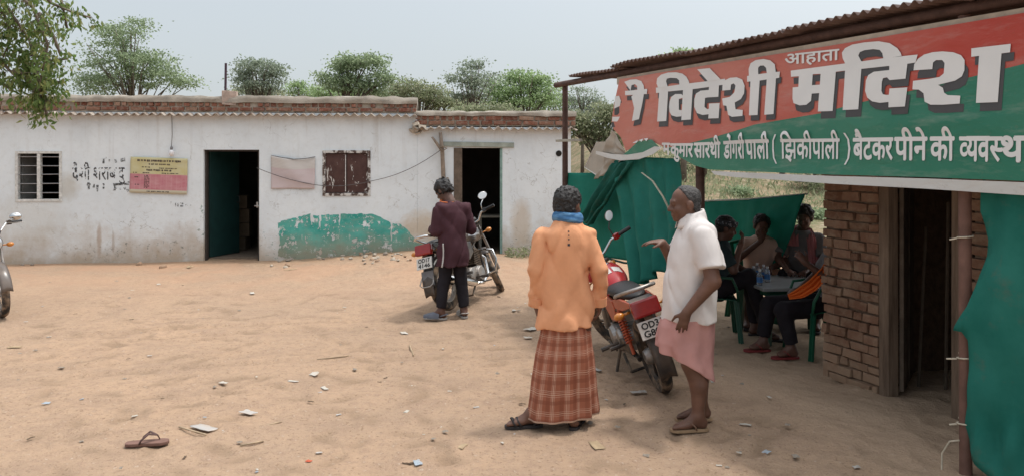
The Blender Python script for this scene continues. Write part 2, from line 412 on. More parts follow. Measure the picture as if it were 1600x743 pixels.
me.polygons.foreach_set('use_smooth', np.ones(len(Q), bool)); me.update(calc_edges=True)
at_ = me.attributes.new('trodden', 'FLOAT', 'POINT'); at_.data.foreach_set('value', np.clip(WEAR, 0, 1).astype(np.float32).ravel())
t = NT('sandy_soil'); o = t.co()
big = t.noise(o, .45, 4, .6, .4); mid = t.noise(o, 2.2, 5, .65, .3); sm = t.noise(o, 14, 5, .7); gr = t.noise(o, 120, 3, .7)
c = t.mix(t.ramp(big, .36, .64), (.352, .25, .174), (.412, .283, .19))
c = t.mix(t.math('MULTIPLY', t.ramp(mid, .48, .64), .55), c, (.30, .21, .15))
c = t.mix(t.math('MULTIPLY', t.ramp(sm, .46, .62), .6), c, (.285, .195, .14))
c = t.mix(t.math('MULTIPLY', t.ramp(gr, .52, .75), .40), c, (.52, .41, .32))
c = t.mix(t.math('MULTIPLY', t.ramp(t.noise(o, 40, 2, .5), .60, .68), .65), c, (.22, .145, .095)); c = t.mix(t.math('MULTIPLY', t.ramp(t.noise(o, 28, 3, .6), .64, .70), .6), c, (.50, .41, .33))
an_ = t.n('Attribute'); an_.attribute_name = 'trodden'; c = t.mix(t.math('MULTIPLY', an_.outputs['Fac'], .6), c, (.235, .165, .112))
# redder loose earth under the buildings' walls, greyer trodden mud by the shop, dry grass on the bank
P = t.sep(o); far = t.ramp(P[1], 9.5, 13.5)
c = t.mix(t.math('MULTIPLY', t.math('MULTIPLY', far, t.ramp(t.noise(o, 1.1, 4, .6), .40, .6)), .6), c, (.46, .27, .17))
shop = t.math('MULTIPLY', t.ramp(t.math('ADD', P[0], t.math('MULTIPLY', P[1], .383)), 3.7, 4.5), t.math('SUBTRACT', 1.0, t.ramp(P[1], 9, 11)))
c = t.mix(t.math('MULTIPLY', shop, .75), c, (.47, .345, .245))
bank = t.math('MULTIPLY', t.ramp(P[1], 13, 16), 1.0)
bc = t.mix(t.ramp(t.noise(o, 1.6, 5, .7), .42, .6), (.25, .19, .125), (.14, .14, .075))
bc = t.mix(t.ramp(t.noise(o, 5, 4, .7), .55, .66), bc, (.33, .27, .20))
c = t.mix(bank, c, bc)
t.set(c, .95, 0, .12); t.bump(t.noise(o, 6, 5, .7), .3, .04); t.bump(sm, .75, .025); t.bump(gr, .8, .008); t.bump(t.vor(o, 45), .45, .006)
me.materials.append(t.m)
ground = bpy.data.objects.new('ground', me); COL.objects.link(ground); tag(ground, kind='structure')

# ---------------------------------------------------------------- the long whitewashed building
BA = Vector((-8.94, 13.40, 0)); BB = Vector((0.95, 14.28, 0)); bth = math.atan2(BB.y - BA.y, BB.x - BA.x)
BM = Matrix.Translation(BA) @ Matrix.Rotation(bth, 4, 'Z'); BMi = BM.inverted(); bn = (BM.to_3x3() @ Vector((0, 1, 0)))
def wp(px, py, v=0.0):
    q = BMi @ hit(px, py, BM @ Vector((0, v, 0)), bn); return q.x, q.z
def wv(px, py, v=0.0): u, z = wp(px, py, v); return Vector((u, v, z))
t = NT('whitewash_plaster'); o = t.co(); P = t.sep(o); z = P[2]
c = t.mix(t.ramp(t.noise(o, 1.3, 5, .6), .35, .68), (.67, .72, .755), (.75, .80, .83))
c = t.mix(t.math('MULTIPLY', t.ramp(t.noise(o, 9, 5, .7), .5, .75), .35), c, (.52, .53, .51))
st = t.map(o, (7, 7, .35)); streak = t.ramp(t.noise(st, 1.0, 5, .6), .55, .75)
c = t.mix(t.math('MULTIPLY', t.math('MULTIPLY', streak, t.ramp(z, 1.2, 2.7)), .5), c, (.40, .37, .33))
c = t.mix(t.math('MULTIPLY', t.math('MULTIPLY', t.ramp(z, 2.35, 2.75), t.ramp(t.noise(o, 3.0, 4), .35, .65)), .55), c, (.36, .31, .26))
foot = t.ramp(t.math('ADD', z, t.math('MULTIPLY', t.math('SUBTRACT', t.noise(o, 1.8, 5, .7), .5), 1.5)), .70, .0)
c = t.mix(t.math('MULTIPLY', foot, .8), c, (.40, .30, .20))
def spot(px, py, rx, rz, amt, col):
    global c
    u, zz = wp(px, py); d = t.math('ADD', t.math('POWER', t.math('DIVIDE', t.math('SUBTRACT', P[0], u), rx), 2.0), t.math('POWER', t.math('DIVIDE', t.math('SUBTRACT', z, zz), rz), 2.0))
    d = t.math('ADD', d, t.math('MULTIPLY', t.math('SUBTRACT', t.noise(o, 4, 4, .7), .5), 1.6))
    c = t.mix(t.math('MULTIPLY', t.ramp(d, 1.0, .15), amt), c, col)
spot(100, 292, .35, .28, .45, (.40, .34, .24)); spot(45, 345, .9, .5, .30, (.50, .46, .38)); spot(665, 355, .55, .36, .6, (.50, .37, .22))
spot(815, 350, .24, .55, .55, (.48, .36, .23)); spot(155, 375, .05, .35, .6, (.36, .25, .17)); spot(177, 378, .03, .22, .5, (.36, .27, .20)); spot(300, 385, .12, .4, .3, (.45, .38, .3))
ch = t.ramp(t.noise(o, 13, 4, .75), .585, .615)
def chips(px, py, rx, rz, amt, col):
    global c
    u, zz = wp(px, py); d = t.math('ADD', t.math('POWER', t.math('DIVIDE', t.math('SUBTRACT', P[0], u), rx), 2.0), t.math('POWER', t.math('DIVIDE', t.math('SUBTRACT', z, zz), rz), 2.0))
    c = t.mix(t.math('MULTIPLY', t.math('MULTIPLY', t.ramp(d, 1.0, .3), ch), amt), c, col)
chips(235, 389, 1.05, .20, .9, (.10, .13, .12)); chips(130, 393, .5, .18, .6, (.16, .13, .10)); chips(430, 380, .35, .35, .8, (.10, .20, .16)); chips(822, 385, .5, .25, .8, (.13, .14, .11)); chips(313, 350, .1, .6, .7, (.10, .2, .17))
c = t.mix(t.math('MULTIPLY', t.ramp(t.noise(o, 22, 3, .8), .70, .73), .7), c, (.30, .27, .23))
dn = t.n('VectorMath', operation='ADD'); t.l(o, dn.inputs[0]); nz_ = t.n('TexNoise'); t.l(o, nz_.inputs['Vector']); nz_.inputs['Scale'].default_value = 3.5; nz_.inputs['Detail'].default_value = 5; t.l(nz_.outputs['Color'], dn.inputs[1])
c = t.mix(t.math('MULTIPLY', t.math('MULTIPLY', t.ramp(t.vor(dn.outputs[0], 1.3, 'DISTANCE_TO_EDGE'), .010, .002), t.ramp(t.noise(o, .9, 3), .50, .60)), .55), c, (.27, .25, .22))
c = t.mix(t.math('MULTIPLY', t.math('MULTIPLY', t.ramp(t.noise(o, 6.5, 5, .78), .60, .63), t.ramp(z, 1.6, .3)), .6), c, (.42, .37, .30))
t.set(c, .9, 0, .2); t.bump(t.noise(o, 5, 5, .6), .35, .02); t.bump(t.noise(o, 60, 3), .2, .004); WALL = t.m
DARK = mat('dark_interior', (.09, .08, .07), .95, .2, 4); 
t = NT('fired_brick'); o = t.co(); g = t.n('NewGeometry').outputs['Random Per Island']
rp = t.n('ValToRGB'); t.l(g, rp.inputs[0]); cr = rp.color_ramp; cr.elements[0].color = (.15, .055, .035, 1); cr.elements[1].color = (.28, .12, .08, 1)
e = cr.elements.new(.5); e.color = (.22, .085, .055, 1); e = cr.elements.new(.85); e.color = (.27, .16, .11, 1)
c = t.mix(t.math('MULTIPLY', t.ramp(t.noise(o, 18, 5, .7), .45, .7), .5), rp.outputs[0], (.40, .33, .27))
t.set(c, .9, 0, .2); t.bump(t.noise(o, 45, 4, .7), .5, .01); BRICK = t.m
MORTAR = mat('mud_mortar', (.40, .345, .28), .95, .2, 12, .5, 40)
CONC = mat('weathered_concrete', (.33, .295, .25), .92, .28, 3.5, .5, 30)
t = NT('grey_cement_sheet'); o = t.co(); c = t.mix(t.ramp(t.noise(o, 5, 5, .7), .35, .65), (.16, .12, .10), (.44, .39, .34)); t.set(c, .95, 0, .1); SHEET = t.m
WOOD = mat('old_grey_wood', (.125, .095, .072), .85, .35, 9, .5, 50); WOODG = mat('weathered_pale_wood', (.33, .31, .26), .9, .25, 8, .5, 40)
IRON = mat('dark_iron', (.06, .055, .055), .6, .3, 30, .2, 90, .6)
def wall_open(mb, u0, u1, z0, z1, v0, v1, ops):
    us = sorted({u0, u1} | {a for o in ops for a in o[:2]}); zs = sorted({z0, z1} | {a for o in ops for a in o[2:]})
    us = [a for a in us if u0 <= a <= u1]; zs = [a for a in zs if z0 <= a <= z1]
    solid = lambda i, j: 0 <= i < len(us) - 1 and 0 <= j < len(zs) - 1 and not any(o[0] <= (us[i] + us[i + 1]) / 2 <= o[1] and o[2] <= (zs[j] + zs[j + 1]) / 2 <= o[3] for o in ops)
    for i in range(len(us) - 1):
        for j in range(len(zs) - 1):
            if not solid(i, j): continue
            a, b, c_, d = us[i], us[i + 1], zs[j], zs[j + 1]
            mb.add([(a, v0, c_), (b, v0, c_), (b, v0, d), (a, v0, d)], [(0, 1, 2, 3)]); mb.add([(a, v1, c_), (b, v1, c_), (b, v1, d), (a, v1, d)], [(3, 2, 1, 0)])
            if not solid(i - 1, j): mb.add([(a, v0, c_), (a, v0, d), (a, v1, d), (a, v1, c_)], [(0, 1, 2, 3)])
            if not solid(i + 1, j): mb.add([(b, v0, c_), (b, v1, c_), (b, v1, d), (b, v0, d)], [(0, 1, 2, 3)])
            if not solid(i, j - 1): mb.add([(a, v0, c_), (a, v1, c_), (b, v1, c_), (b, v0, c_)], [(0, 1, 2, 3)])
            if not solid(i, j + 1): mb.add([(a, v0, d), (b, v0, d), (b, v1, d), (a, v1, d)], [(0, 1, 2, 3)])
uE, _ = wp(652, 200); uR, _ = wp(892, 250)
def rect(x0, y0, x1, y1): u0, z1 = wp(x0, y0); u1, z0 = wp(x1, y1); return (u0, u1, z0, z1)
W1 = rect(24, 236, 97, 315); W2 = rect(504, 235, 579, 306); D1 = rect(318, 234, 405, 411); D2 = rect(709, 231, 785, 411)
D1 = (D1[0], D1[1], -.5, D1[3]); D2 = (D2[0], D2[1], -.5, D2[3])
zW = wp(330, 176)[1]; zW2 = wp(770, 199)[1]
bld = empty('whitewashed_building', BA, bth, 'long whitewashed building with an open dark doorway and a turquoise patch low on its wall', 'building')
sid = empty('low_annex_building', BA, bth, 'lower white annex with a wooden door frame joined to the long building', 'building')
mb = MB(); wall_open(mb, -6, uE, -.6, zW, 0, .25, [W1, W2, D1]); mb.build('front_wall', WALL, bld)
mb = MB(); wall_open(mb, uE + .002, uR, -.6, zW2, 0, .25, [D2]); mb.build('front_wall', WALL, sid)
def shell(par, u0, u1, z, depth):
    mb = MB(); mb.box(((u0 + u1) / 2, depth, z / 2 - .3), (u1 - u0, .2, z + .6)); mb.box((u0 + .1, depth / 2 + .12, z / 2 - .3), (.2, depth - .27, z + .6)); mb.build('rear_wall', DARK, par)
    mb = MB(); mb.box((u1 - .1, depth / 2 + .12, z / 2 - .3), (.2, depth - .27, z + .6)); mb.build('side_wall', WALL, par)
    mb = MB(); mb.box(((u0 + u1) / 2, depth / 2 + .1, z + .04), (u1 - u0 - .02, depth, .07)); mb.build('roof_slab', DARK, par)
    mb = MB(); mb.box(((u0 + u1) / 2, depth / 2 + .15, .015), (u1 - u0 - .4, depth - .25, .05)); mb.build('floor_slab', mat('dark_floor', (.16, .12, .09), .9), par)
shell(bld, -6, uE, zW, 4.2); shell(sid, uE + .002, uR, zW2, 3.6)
def eaves(par, u0, u1, pys, pxm, bricks, capseed, over=.16):
    zb = wp(pxm, pys[0])[1]; zt = wp(pxm, pys[1])[1]; zc = wp(pxm, pys[2])[1]
    # corrugated cement sheet poking out under the bricks
    lam = .152; amp = .024; n = int((u1 - u0) / lam * 10)
    mb = MB()
    for top in (0, 1):
        mb.grid(lambda a, b: (u0 + (u1 - u0) * a, .22 - (over + .22) * b - (.02 * vn3(a * 40, 0, capseed) if b > .5 else 0), zb + .010 + .012 * top + amp * math.sin(2 * math.pi * (u0 + (u1 - u0) * a) / lam + .5 * float(vn3(a * 15, 2, capseed))) - .05 * b + .012 * float(vn3(a * 23, 5, capseed))), n, 3)
    m_ = n * 4 + 4
    for i in range(n): k = i * 4 + 3; mb.f.append([k, k + m_, k + 4 + m_, k + 4]); mb.mi.append(0)
    mb.build('corrugated_sheet', SHEET, par, True, auto=40)
    mb = MB(); mb.box(((u0 + u1) / 2, .12, (zb + zt) / 2 + .02), (u1 - u0 - .02, .2, zt - zb)); mb.build('mortar_bed', MORTAR, par)
    mb = MB(); rnd = random.Random(capseed); zl = zb + .035; h = (zt - zl) / 2
    for row in (0, 1):
        u = u0 + .01
        while u < u1 - .05:
            if row == 0: w = rnd.uniform(.22, .26)
            else: w = rnd.uniform(.105, .13)
            if bricks == 2 and u > u0 + (u1 - u0) * .42: w = rnd.uniform(.24, .34)
            w = min(w, u1 - u - .005)
            if rnd.random() > .06 or row == 0:
                mb.box((u + w / 2, .012 + rnd.uniform(-.015, .02) + .014 * row, zl + h * (row + .5)), (w - .032, .07, h - .020), (rnd.uniform(-.03, .03), rnd.uniform(-.04, .04), rnd.uniform(-.06, .06)), .006)
            u += w
    mb.build('brick_course', BRICK, par, bevel=.005)
    mb = MB(); nu = int((u1 - u0) / .08)
    def cap(a, b):
        u = u0 + (u1 - u0) * a; w = .022 * float(fbm(u * 5, b * 3, capseed, 4)); hgt = zc - zt
        hgt *= 1 + .12 * float(vn3(u * 1.1, 4, capseed)); prof = [(-.03, 0), (-.035, hgt * .55), (-.01, hgt * .95), (.12, hgt * 1.02), (.34, hgt * .9), (.42, 0), (.42, -.1)]
        k = b * 6; i = min(int(k), 5); f = k - i; v = prof[i][0] * (1 - f) + prof[i + 1][0] * f; zz = prof[i][1] * (1 - f) + prof[i + 1][1] * f
        return (u, v + w, zt - .004 + zz + w * (.9 if zz > .01 else .5))
    mb.grid(cap, nu, 12); mb.add([cap(0, i / 12) for i in range(13)] + [cap(1, i / 12) for i in range(13)], [tuple(range(13)), tuple(range(25, 12, -1))]); mb.build('concrete_coping', CONC, par, True, auto=50)
    return zt, zc
zt1, zc1 = eaves(bld, -6, uE, (177, 160, 149), 330, 1, 3); zt2, zc2 = eaves(sid, uE - .06, uR + .10, (199, 181, 173), 770, 2, 9)
mb = MB(); u, z = wp(356, 152); mb.box((u + .02, .05, z - .02), (.26, .16, .24), None, .02); mb.build('brick_stub', mat('stub_plaster', (.42, .33, .28), .9, .3, 8, .5), bld, bevel=.01)
mb = MB(); u, z = wp(352, 99, .1); mb.tube([(u, .1, zt1), (u + .01, .1, z)], .022, 8); mb.build('roof_rod', mat('purple_brown_pipe', (.055, .03, .045), .6), bld)
# broken corner lump where the two roofs meet
mb = MB(); u, z = wp(650, 203, -.1)
for dx, dz, w in ((0, 0, .12), (.10, .02, .13), (-.06, -.03, .09), (.04, -.07, .08), (.17, -.02, .10), (.0, .08, .12)): mb.box((u + dx, -.05, z + .02 + dz), (w, .12, w * .6), (random.uniform(-.5, .5), random.uniform(-.4, .4), random.uniform(-.4, .4)), .014)
mb.build('broken_corner', MORTAR, sid, bevel=.006)
# turquoise paint patch (a coat of paint on the plaster, ragged edge and drips)
pts = [(383, 628), (392, 560), (383, 480), (420, 465), (470, 455), (530, 438), (533, 490), (538, 488), (541, 446), (568, 447), (569, 500), (574, 498), (577, 445), (620, 444), (655, 442), (657, 492), (661, 492), (664, 440), (700, 440), (790, 440), (830, 450), (870, 470), (886, 480), (888, 560), (892, 560), (896, 482), (920, 483), (950, 500), (975, 530), (1000, 555), (1045, 578), (1000, 600), (820, 640), (640, 650), (480, 650)]
P2 = []
for i, (x, y) in enumerate(pts):
    X, Y = pts[(i + 1) % len(pts)]; m = max(1, int(math.hypot(X - x, Y - y) / 9))
    for k in range(m):
        f = k / m; j = 3.2 if k else 0
        P2.append(wp(300 + (x + (X - x) * f + random.uniform(-j, j)) / 2.858, 180 + (y + (Y - y) * f + random.uniform(-j, j)) / 2.858))
mb = MB(); mb.add([(u, -.004, z) for u, z in P2], [tuple(range(len(P2)))])
t = NT('turquoise_distemper'); o = t.co(); P = t.sep(o)
c = t.mix(t.ramp(t.noise(o, 2.2, 5, .65), .38, .66), (.04, .30, .255), (.13, .47, .41))
c = t.mix(t.math('MULTIPLY', t.ramp(t.noise(t.map(o, (1.2, 1, 4)), 1.6, 5, .7), .48, .62), .65), c, (.19, .33, .28))
c = t.mix(t.math('MULTIPLY', t.ramp(t.math('ADD', P[2], t.math('MULTIPLY', t.noise(o, 3, 4), .5)), .78, .36), .85), c, (.30, .27, .20))
c = t.mix(t.math('MULTIPLY', t.ramp(t.noise(o, 8, 4, .78), .58, .63), .7), c, (.56, .59, .56))
t.set(c, .85, 0, .3); t.bump(t.noise(o, 6, 4), .3, .01); tr = t.n('BsdfTransparent'); mx = t.n('MixShader'); t.l(t.ramp(t.math('ADD', t.math('MULTIPLY', t.noise(o, 5, 5, .75), .75), t.math('MULTIPLY', t.noise(t.map(o, (9, 1, 1.2)), 1.5, 4, .6), .25)), .435, .455), mx.inputs[0]); t.l(t.b.outputs[0], mx.inputs[2]); t.l(tr.outputs[0], mx.inputs[1]); t.l(mx.outputs[0], t.out.inputs[0]); mb.build('turquoise_paint', t.m, bld)
# ---- doorway 1
GREEN = mat('bottle_green_door', (.008, .034, .033), .55, .2, 5, .1)
u0, u1, _, z1 = D1
mb = MB(); a = R(66); L = .80; mb.xf = Matrix.Translation((u0 + .03, .25, 0)) @ Matrix.Rotation(a, 4, 'Z'); mb.box((L / 2, 0, z1 / 2 + .02), (L, .035, z1 - .06)); dl = mb.build('door', GREEN, bld, bevel=.004)
mb = MB(); mb.xf = Matrix.Translation((u0 + .03, .25, 0)) @ Matrix.Rotation(a, 4, 'Z'); mb.tube([(L - .06, -.02, 1.0), (L - .06, -.07, 1.02), (L - .06, -.07, 1.12), (L - .06, -.02, 1.14)], .008); mb.build('handle', IRON, dl)
mb = MB(); mb.box((u1 - .02, .14, z1 / 2 - .1), (.04, .12, z1 + .2)); mb.box(((u0 + u1) / 2, .14, z1 - .015), (u1 - u0 - .09, .12, .03)); mb.box((u0 + .015, .14, z1 / 2 - .1), (.03, .12, z1 + .2)); fr = mb.build('door_frame', mat('dark_frame', (.05, .04, .035), .7, .3), bld)
mb = MB(); u, z = wp(402, 320); mb.box((u, .02, z), (.03, .05, .10)); mb.tube([(u - .05, .0, z - .02), (u + .03, -.01, z - .02)], .010); mb.build('latch', mat('steel_latch', (.35, .34, .33), .4, .2, 30, .1, 60, .8), fr)
# ---- window 1: white frame, mullion, bars
PW = mat('chipped_white_paint', (.58, .58, .56), .75, .25, 18, .3, 50)
u0, u1, z0, z1 = W1; w1 = MB(); f = .045
for c, d in (((u0 + f / 2, .03, (z0 + z1) / 2), (f, .09, z1 - z0)), ((u1 - f / 2, .03, (z0 + z1) / 2), (f, .09, z1 - z0)), (((u0 + u1) / 2, .03, z1 - f / 2), (u1 - u0 - 2 * f - .004, .09, f)), (((u0 + u1) / 2, .03, z0 + f / 2), (u1 - u0 - 2 * f - .004, .09, f)), (((u0 + u1) / 2, .03, (z0 + z1) / 2), (.055, .085, z1 - z0 - 2 * f - .004))): w1.box(c, d)
win = w1.build('window', PW, bld, bevel=.004)
mb = MB()
for k in range(5): z = z1 - .10 - k * (z1 - z0 - .16) / 4.6; mb.tube([(u0 + .02, .02, z), (u1 - .02, .02, z + random.uniform(-.01, .01))], .008, 6)
mb.build('window_bars', mat('grey_bar', (.30, .30, .31), .5, .2, 30, .1, 60, .5), win)
mb = MB(); mb.xf = Matrix.Translation((u0 + .05, .10, 0)) @ Matrix.Rotation(R(74), 4, 'Z'); mb.box((.16, 0, (z0 + z1) / 2), (.30, .02, z1 - z0 - .1)); mb.build('shutter', mat('grey_shutter', (.12, .12, .115), .8), win)
# ---- window 2: closed brown shutters with scuffed white paint
t = NT('scuffed_brown_paint'); o = t.co(); c = t.mix(t.ramp(t.noise(o, 6, 4, .6), .4, .7), (.055, .022, .018), (.085, .04, .033))
c = t.mix(t.ramp(t.noise(t.map(o, (6, 6, 2.2), rot=(0, .5, 0)), 2.3, 5, .72, .6), .605, .625), c, (.6, .58, .55)); t.set(c, .6, 0, .4); BRN = t.m
u0, u1, z0, z1 = W2; mb = MB(); f = .05
for c, d in (((u0 + f / 2, .03, (z0 + z1) / 2), (f, .10, z1 - z0)), ((u1 - f / 2, .03, (z0 + z1) / 2), (f, .10, z1 - z0)), (((u0 + u1) / 2, .03, z1 - f / 2), (u1 - u0 - 2 * f - .004, .10, f)), (((u0 + u1) / 2, .03, z0 + f / 2), (u1 - u0 - 2 * f - .004, .10, f))): mb.box(c, d)
t = NT('worn_frame_paint'); o = t.co(); t.set(t.mix(t.ramp(t.noise(o, 12, 4, .7), .47, .53), (.09, .06, .05), (.55, .54, .52)), .8); win2 = mb.build('window', t.m, bld, bevel=.004)
for s in (0, 1):
    mb = MB(); a = u0 + f + .005 + s * ((u1 - u0) / 2 - f); w = (u1 - u0) / 2 - f - .012
    mb.box((a + w / 2, .035, (z0 + z1) / 2), (w, .03, z1 - z0 - 2 * f - .01)); mb.build('shutter', BRN, win2, bevel=.004)
mb = MB(); mb.bar(((u0 + u1) / 2 - .02, .012, z0 + .08), ((u0 + u1) / 2 - .02, .012, z1 - .08), .02, .012); mb.build('centre_bead', mat('flaked_white', (.6, .59, .57), .8, .3, 30), win2)
# ---- doorway 2
u0, u1, _, z1 = D2; uj, _ = wp(722, 300); mb = MB(); mb.box(((u0 + uj) / 2, .05, z1 / 2 - .1), (uj - u0, .12, z1 + .2), None, .006); mb.build('door_frame', WOOD, sid, bevel=.006)
mb = MB(); mb.box((u1 - .02, .06, z1 / 2 - .1), (.04, .10, z1 + .19)); mb.build('door_jamb', mat('faded_teal_paint', (.22, .34, .31), .8, .3, 12), sid)
ua, zl = wp(690, 227); ub, _ = wp(803, 227); mb = MB(); mb.grid(lambda a, b: (0, 0, 0), 1, 1); mb = MB(); mb.box(((ua + ub) / 2, -.012, zl + .01), (ub - ua, .05, .085), (0, .012, 0), .008); mb.build('lintel_plank', mat('greenish_plank', (.30, .33, .29), .9, .3, 6, .6, 30), sid, bevel=.006)
uh, zh = wp(873, 240); mb = MB(); mb.lathe([(.001, 0), (.04, 0), (.05, .006), (.056, .004)], 14, Matrix.Translation((uh, -.003, zh)) @ Matrix.Rotation(R(90), 4, 'X')); mb.build('drain_hole', mat('painted_hole_shade', (.02, .018, .016), .95), sid)  # flat disc on the plaster; the hole's inner shade is painted near-black
# ---- inscriptions painted on the wall, half worn off
t = NT('worn_black_paint'); o = t.co(); tr = t.n('BsdfTransparent'); mx = t.n('MixShader'); t.l(t.ramp(t.noise(o, 7, 4, .8), .47, .56), mx.inputs[0]); t.l(t.b.outputs[0], mx.inputs[2]); t.l(tr.outputs[0], mx.inputs[1]); t.l(mx.outputs[0], t.out.inputs[0]); t.set((.07, .07, .075), .9); INK = t.m
t2 = NT('faint_black_paint'); o = t2.co(); tr = t2.n('BsdfTransparent'); mx = t2.n('MixShader'); t2.l(t2.ramp(t2.noise(o, 14, 4, .8), .44, .56), mx.inputs[0]); t2.l(t2.b.outputs[0], mx.inputs[2]); t2.l(tr.outputs[0], mx.inputs[1]); t2.l(mx.outputs[0], t2.out.inputs[0]); t2.set((.06, .06, .06), .9); INK2 = t2.m
def write(mb, s, x0, x1, yh, yb, bold=.012):
    u0, zb = wp(x0, yb); u1, zh = wp(x1, yh); put_text(mb, s, lambda u, v, h: (u0 + (u1 - u0) * u, -.003 - h, zb + (zh - zb) * v), bold)
mb = MB(); write(mb, 'देशी', 113, 141, 262, 281); write(mb, 'शराब', 146, 182, 262, 281); write(mb, 'दु', 185, 195, 262, 280); mb.build('painted_inscription', INK, bld)
STR = [[(265, 440), (310, 430)], [(285, 410), (290, 490)], [(345, 430), (345, 470)], [(390, 440), (392, 520)], [(450, 435), (470, 432)], [(450, 475), (470, 472)], [(570, 435), (755, 425)], [(585, 435), (600, 470), (580, 510)], [(650, 470), (662, 492)], [(700, 465), (715, 490)], [(745, 400), (752, 418)], [(735, 490), (745, 520)],
       [(455, 130), (460, 190)], [(480, 125), (492, 128)], [(520, 155), (536, 157)], [(600, 140), (605, 180)], [(670, 130), (672, 175)], [(695, 125), (700, 175)], [(118, 205), (120, 215)], [(272, 210), (275, 222)], [(135, 245), (140, 285)],
       [(1245, 635), (1235, 662), (1262, 662)], [(1295, 645), (1297, 690)], [(1322, 645), (1324, 690)], [(1345, 648), (1385, 652), (1352, 685), (1385, 684)], [(1410, 672), (1440, 676)], [(1465, 676), (1490, 680)]]
mb = MB()
for i, s_ in enumerate(STR):
    for (x, y), (X, Y) in zip(s_, s_[1:]):
        a = wv(100 + x / 7.43, 230 + y / 7.43); b = wv(100 + X / 7.43, 230 + Y / 7.43); d = (b - a).normalized(); nn = Vector((-d.z, 0, d.x)) * (.021 if y < 560 else .010); off = Vector((0, -.003 - i * .00005, 0))
        mb.add([a + nn + off, a - nn + off, b - nn * .8 + off, b + nn * .8 + off], [(0, 1, 2, 3)])
mb.build('faded_marks', INK2, bld)
# ---------------------------------------------------------------- things on and by the wall
def loc2w(u, v, z): return BM @ Vector((u, v, z))
def wallthing(name, label, cat, px, py, v=0.0):
    u, z = wp(px, py, v); p = loc2w(u, v, z); e = empty(name, p, bth, label, cat); return e, (lambda x, y, dv=0.0: (wp(x, y, v)[0] - u, dv, wp(x, y, v)[1] - z))
e, f = wallthing('notice_poster', 'yellow and pink price notice hung left of the first dark doorway', 'poster', 248, 272)
t = NT('printed_notice'); uvn = t.co('UV'); U = t.sep(uvn); u_, v_ = U[0], U[1]
pink = t.mix(t.ramp(t.noise(uvn, 5, 4, .6), .4, .65), (.55, .20, .24), (.60, .30, .32)); yel = t.mix(t.ramp(t.noise(uvn, 4, 4), .4, .65), (.62, .56, .30), (.66, .62, .40))
c = t.mix(t.math('GREATER_THAN', v_, .535), pink, yel); c = t.mix(t.math('LESS_THAN', v_, .10), c, (.62, .58, .45))
rows = t.math('GREATER_THAN', t.math('FRACT', t.math('MULTIPLY', v_, 25)), .78); colm = t.math('GREATER_THAN', t.math('FRACT', t.math('MULTIPLY', u_, 11)), .92)
inpink = t.math('MULTIPLY', t.math('GREATER_THAN', v_, .10), t.math('LESS_THAN', v_, .535))
c = t.mix(t.math('MULTIPLY', t.math('MULTIPLY', t.math('MAXIMUM', rows, colm), inpink), .35), c, (.75, .5, .5))
t.set(c, .7, 0, .3); POST = two_sided(t.m, .15)
q = [f(205, 245), f(294, 248), f(293, 304), f(203, 301)]
def bil(q, a, b, d=0.0): A, B, C, D = [Vector(x) for x in q]; return (A * (1 - a) * b + B * a * b + C * a * (1 - b) + D * (1 - a) * (1 - b)) + Vector((0, d, 0))
mb = MB(); pf = lambda a, b: bil(q, a, b, -.022 + .010 * float(fbm(a * 3, b * 3, 4, 2)) - .015 * (1 - b) * .5); mb.grid(pf, 24, 16); mb.build('printed_sheet', POST, e, True, solid=.002)
mb = MB()
for a0, a1, b0, b1 in [(.12, .88, .875, .935), (.32, .70, .79, .83), (.2, .36, .71, .74), (.5, .82, .69, .72), (.28, .74, .62, .67), (.05, .12, .55, .58), (.22, .34, .55, .58), (.55, .85, .55, .58), (.08, .16, .43, .46), (.09, .17, .22, .25), (.3, .7, .035, .065)] + [(.25, .34, .14 + k * .042, .165 + k * .042) for k in range(9)]:
    a = a0      # the print is too small to read: broken dark dashes
    while a < a1 - .012:
        w = min(random.uniform(.012, .035), a1 - a); lo = b0 + random.uniform(0, .3) * (b1 - b0)
        mb.add([tuple(Vector(pf(x, y)) + Vector((0, -.004, 0))) for x, y in ((a, lo), (a + w, lo), (a + w, b1), (a, b1))], [(0, 1, 2, 3)]); a += w + random.choice([.004, .006, .02])
mb.build('printed_lettering', mat('print_ink', (.09, .07, .06), .8, .1), e)
e, f = wallthing('notice_sheet', 'faded pink notice sheet hanging crumpled between the doorway and brown shutters', 'poster', 458, 268)
t = NT('faded_notice'); uvn = t.co('UV'); U = t.sep(uvn); c = t.mix(t.math('GREATER_THAN', U[1], .66), (.64, .545, .55), (.66, .63, .60)); c = t.mix(t.math('MULTIPLY', t.math('MULTIPLY', t.math('GREATER_THAN', t.math('FRACT', t.math('MULTIPLY', U[1], 22)), .72), t.ramp(U[1], .30, .6)), .30), c, (.34, .28, .28))
c = t.mix(t.math('MULTIPLY', t.ramp(t.noise(uvn, 3, 3), .5, .7), .25), c, (.66, .6, .6)); t.set(c, .75, 0, .2); FAD = two_sided(t.m, .15)
q2 = [f(424, 243), f(493, 246), f(492, 295), f(424, 295)]
mb = MB(); mb.grid(lambda a, b: tuple(Vector(bil(q2, a, b, -.03 + .018 * math.sin(5 * (a + b * .8)) * (1 - abs(a - .4)) + .008 * float(fbm(a * 4, b * 4, 2, 2)))) + Vector((0, 0, -.05 * math.sin(math.pi * a) * b))), 28, 20); mb.build('faded_sheet', FAD, e, True, solid=.002)
mb = MB(); mb.tube([f(424, 243, -.03), f(440, 246, -.035), f(460, 249, -.035), f(478, 248, -.035), f(493, 245, -.03)], .006, 6); mb.build('hanging_string', mat('dark_cord', (.12, .10, .09), .9), e)
e, f = wallthing('light_bulb', 'small bulb hanging on its wire above the yellow and pink notice', 'bulb', 268, 237, -.06)
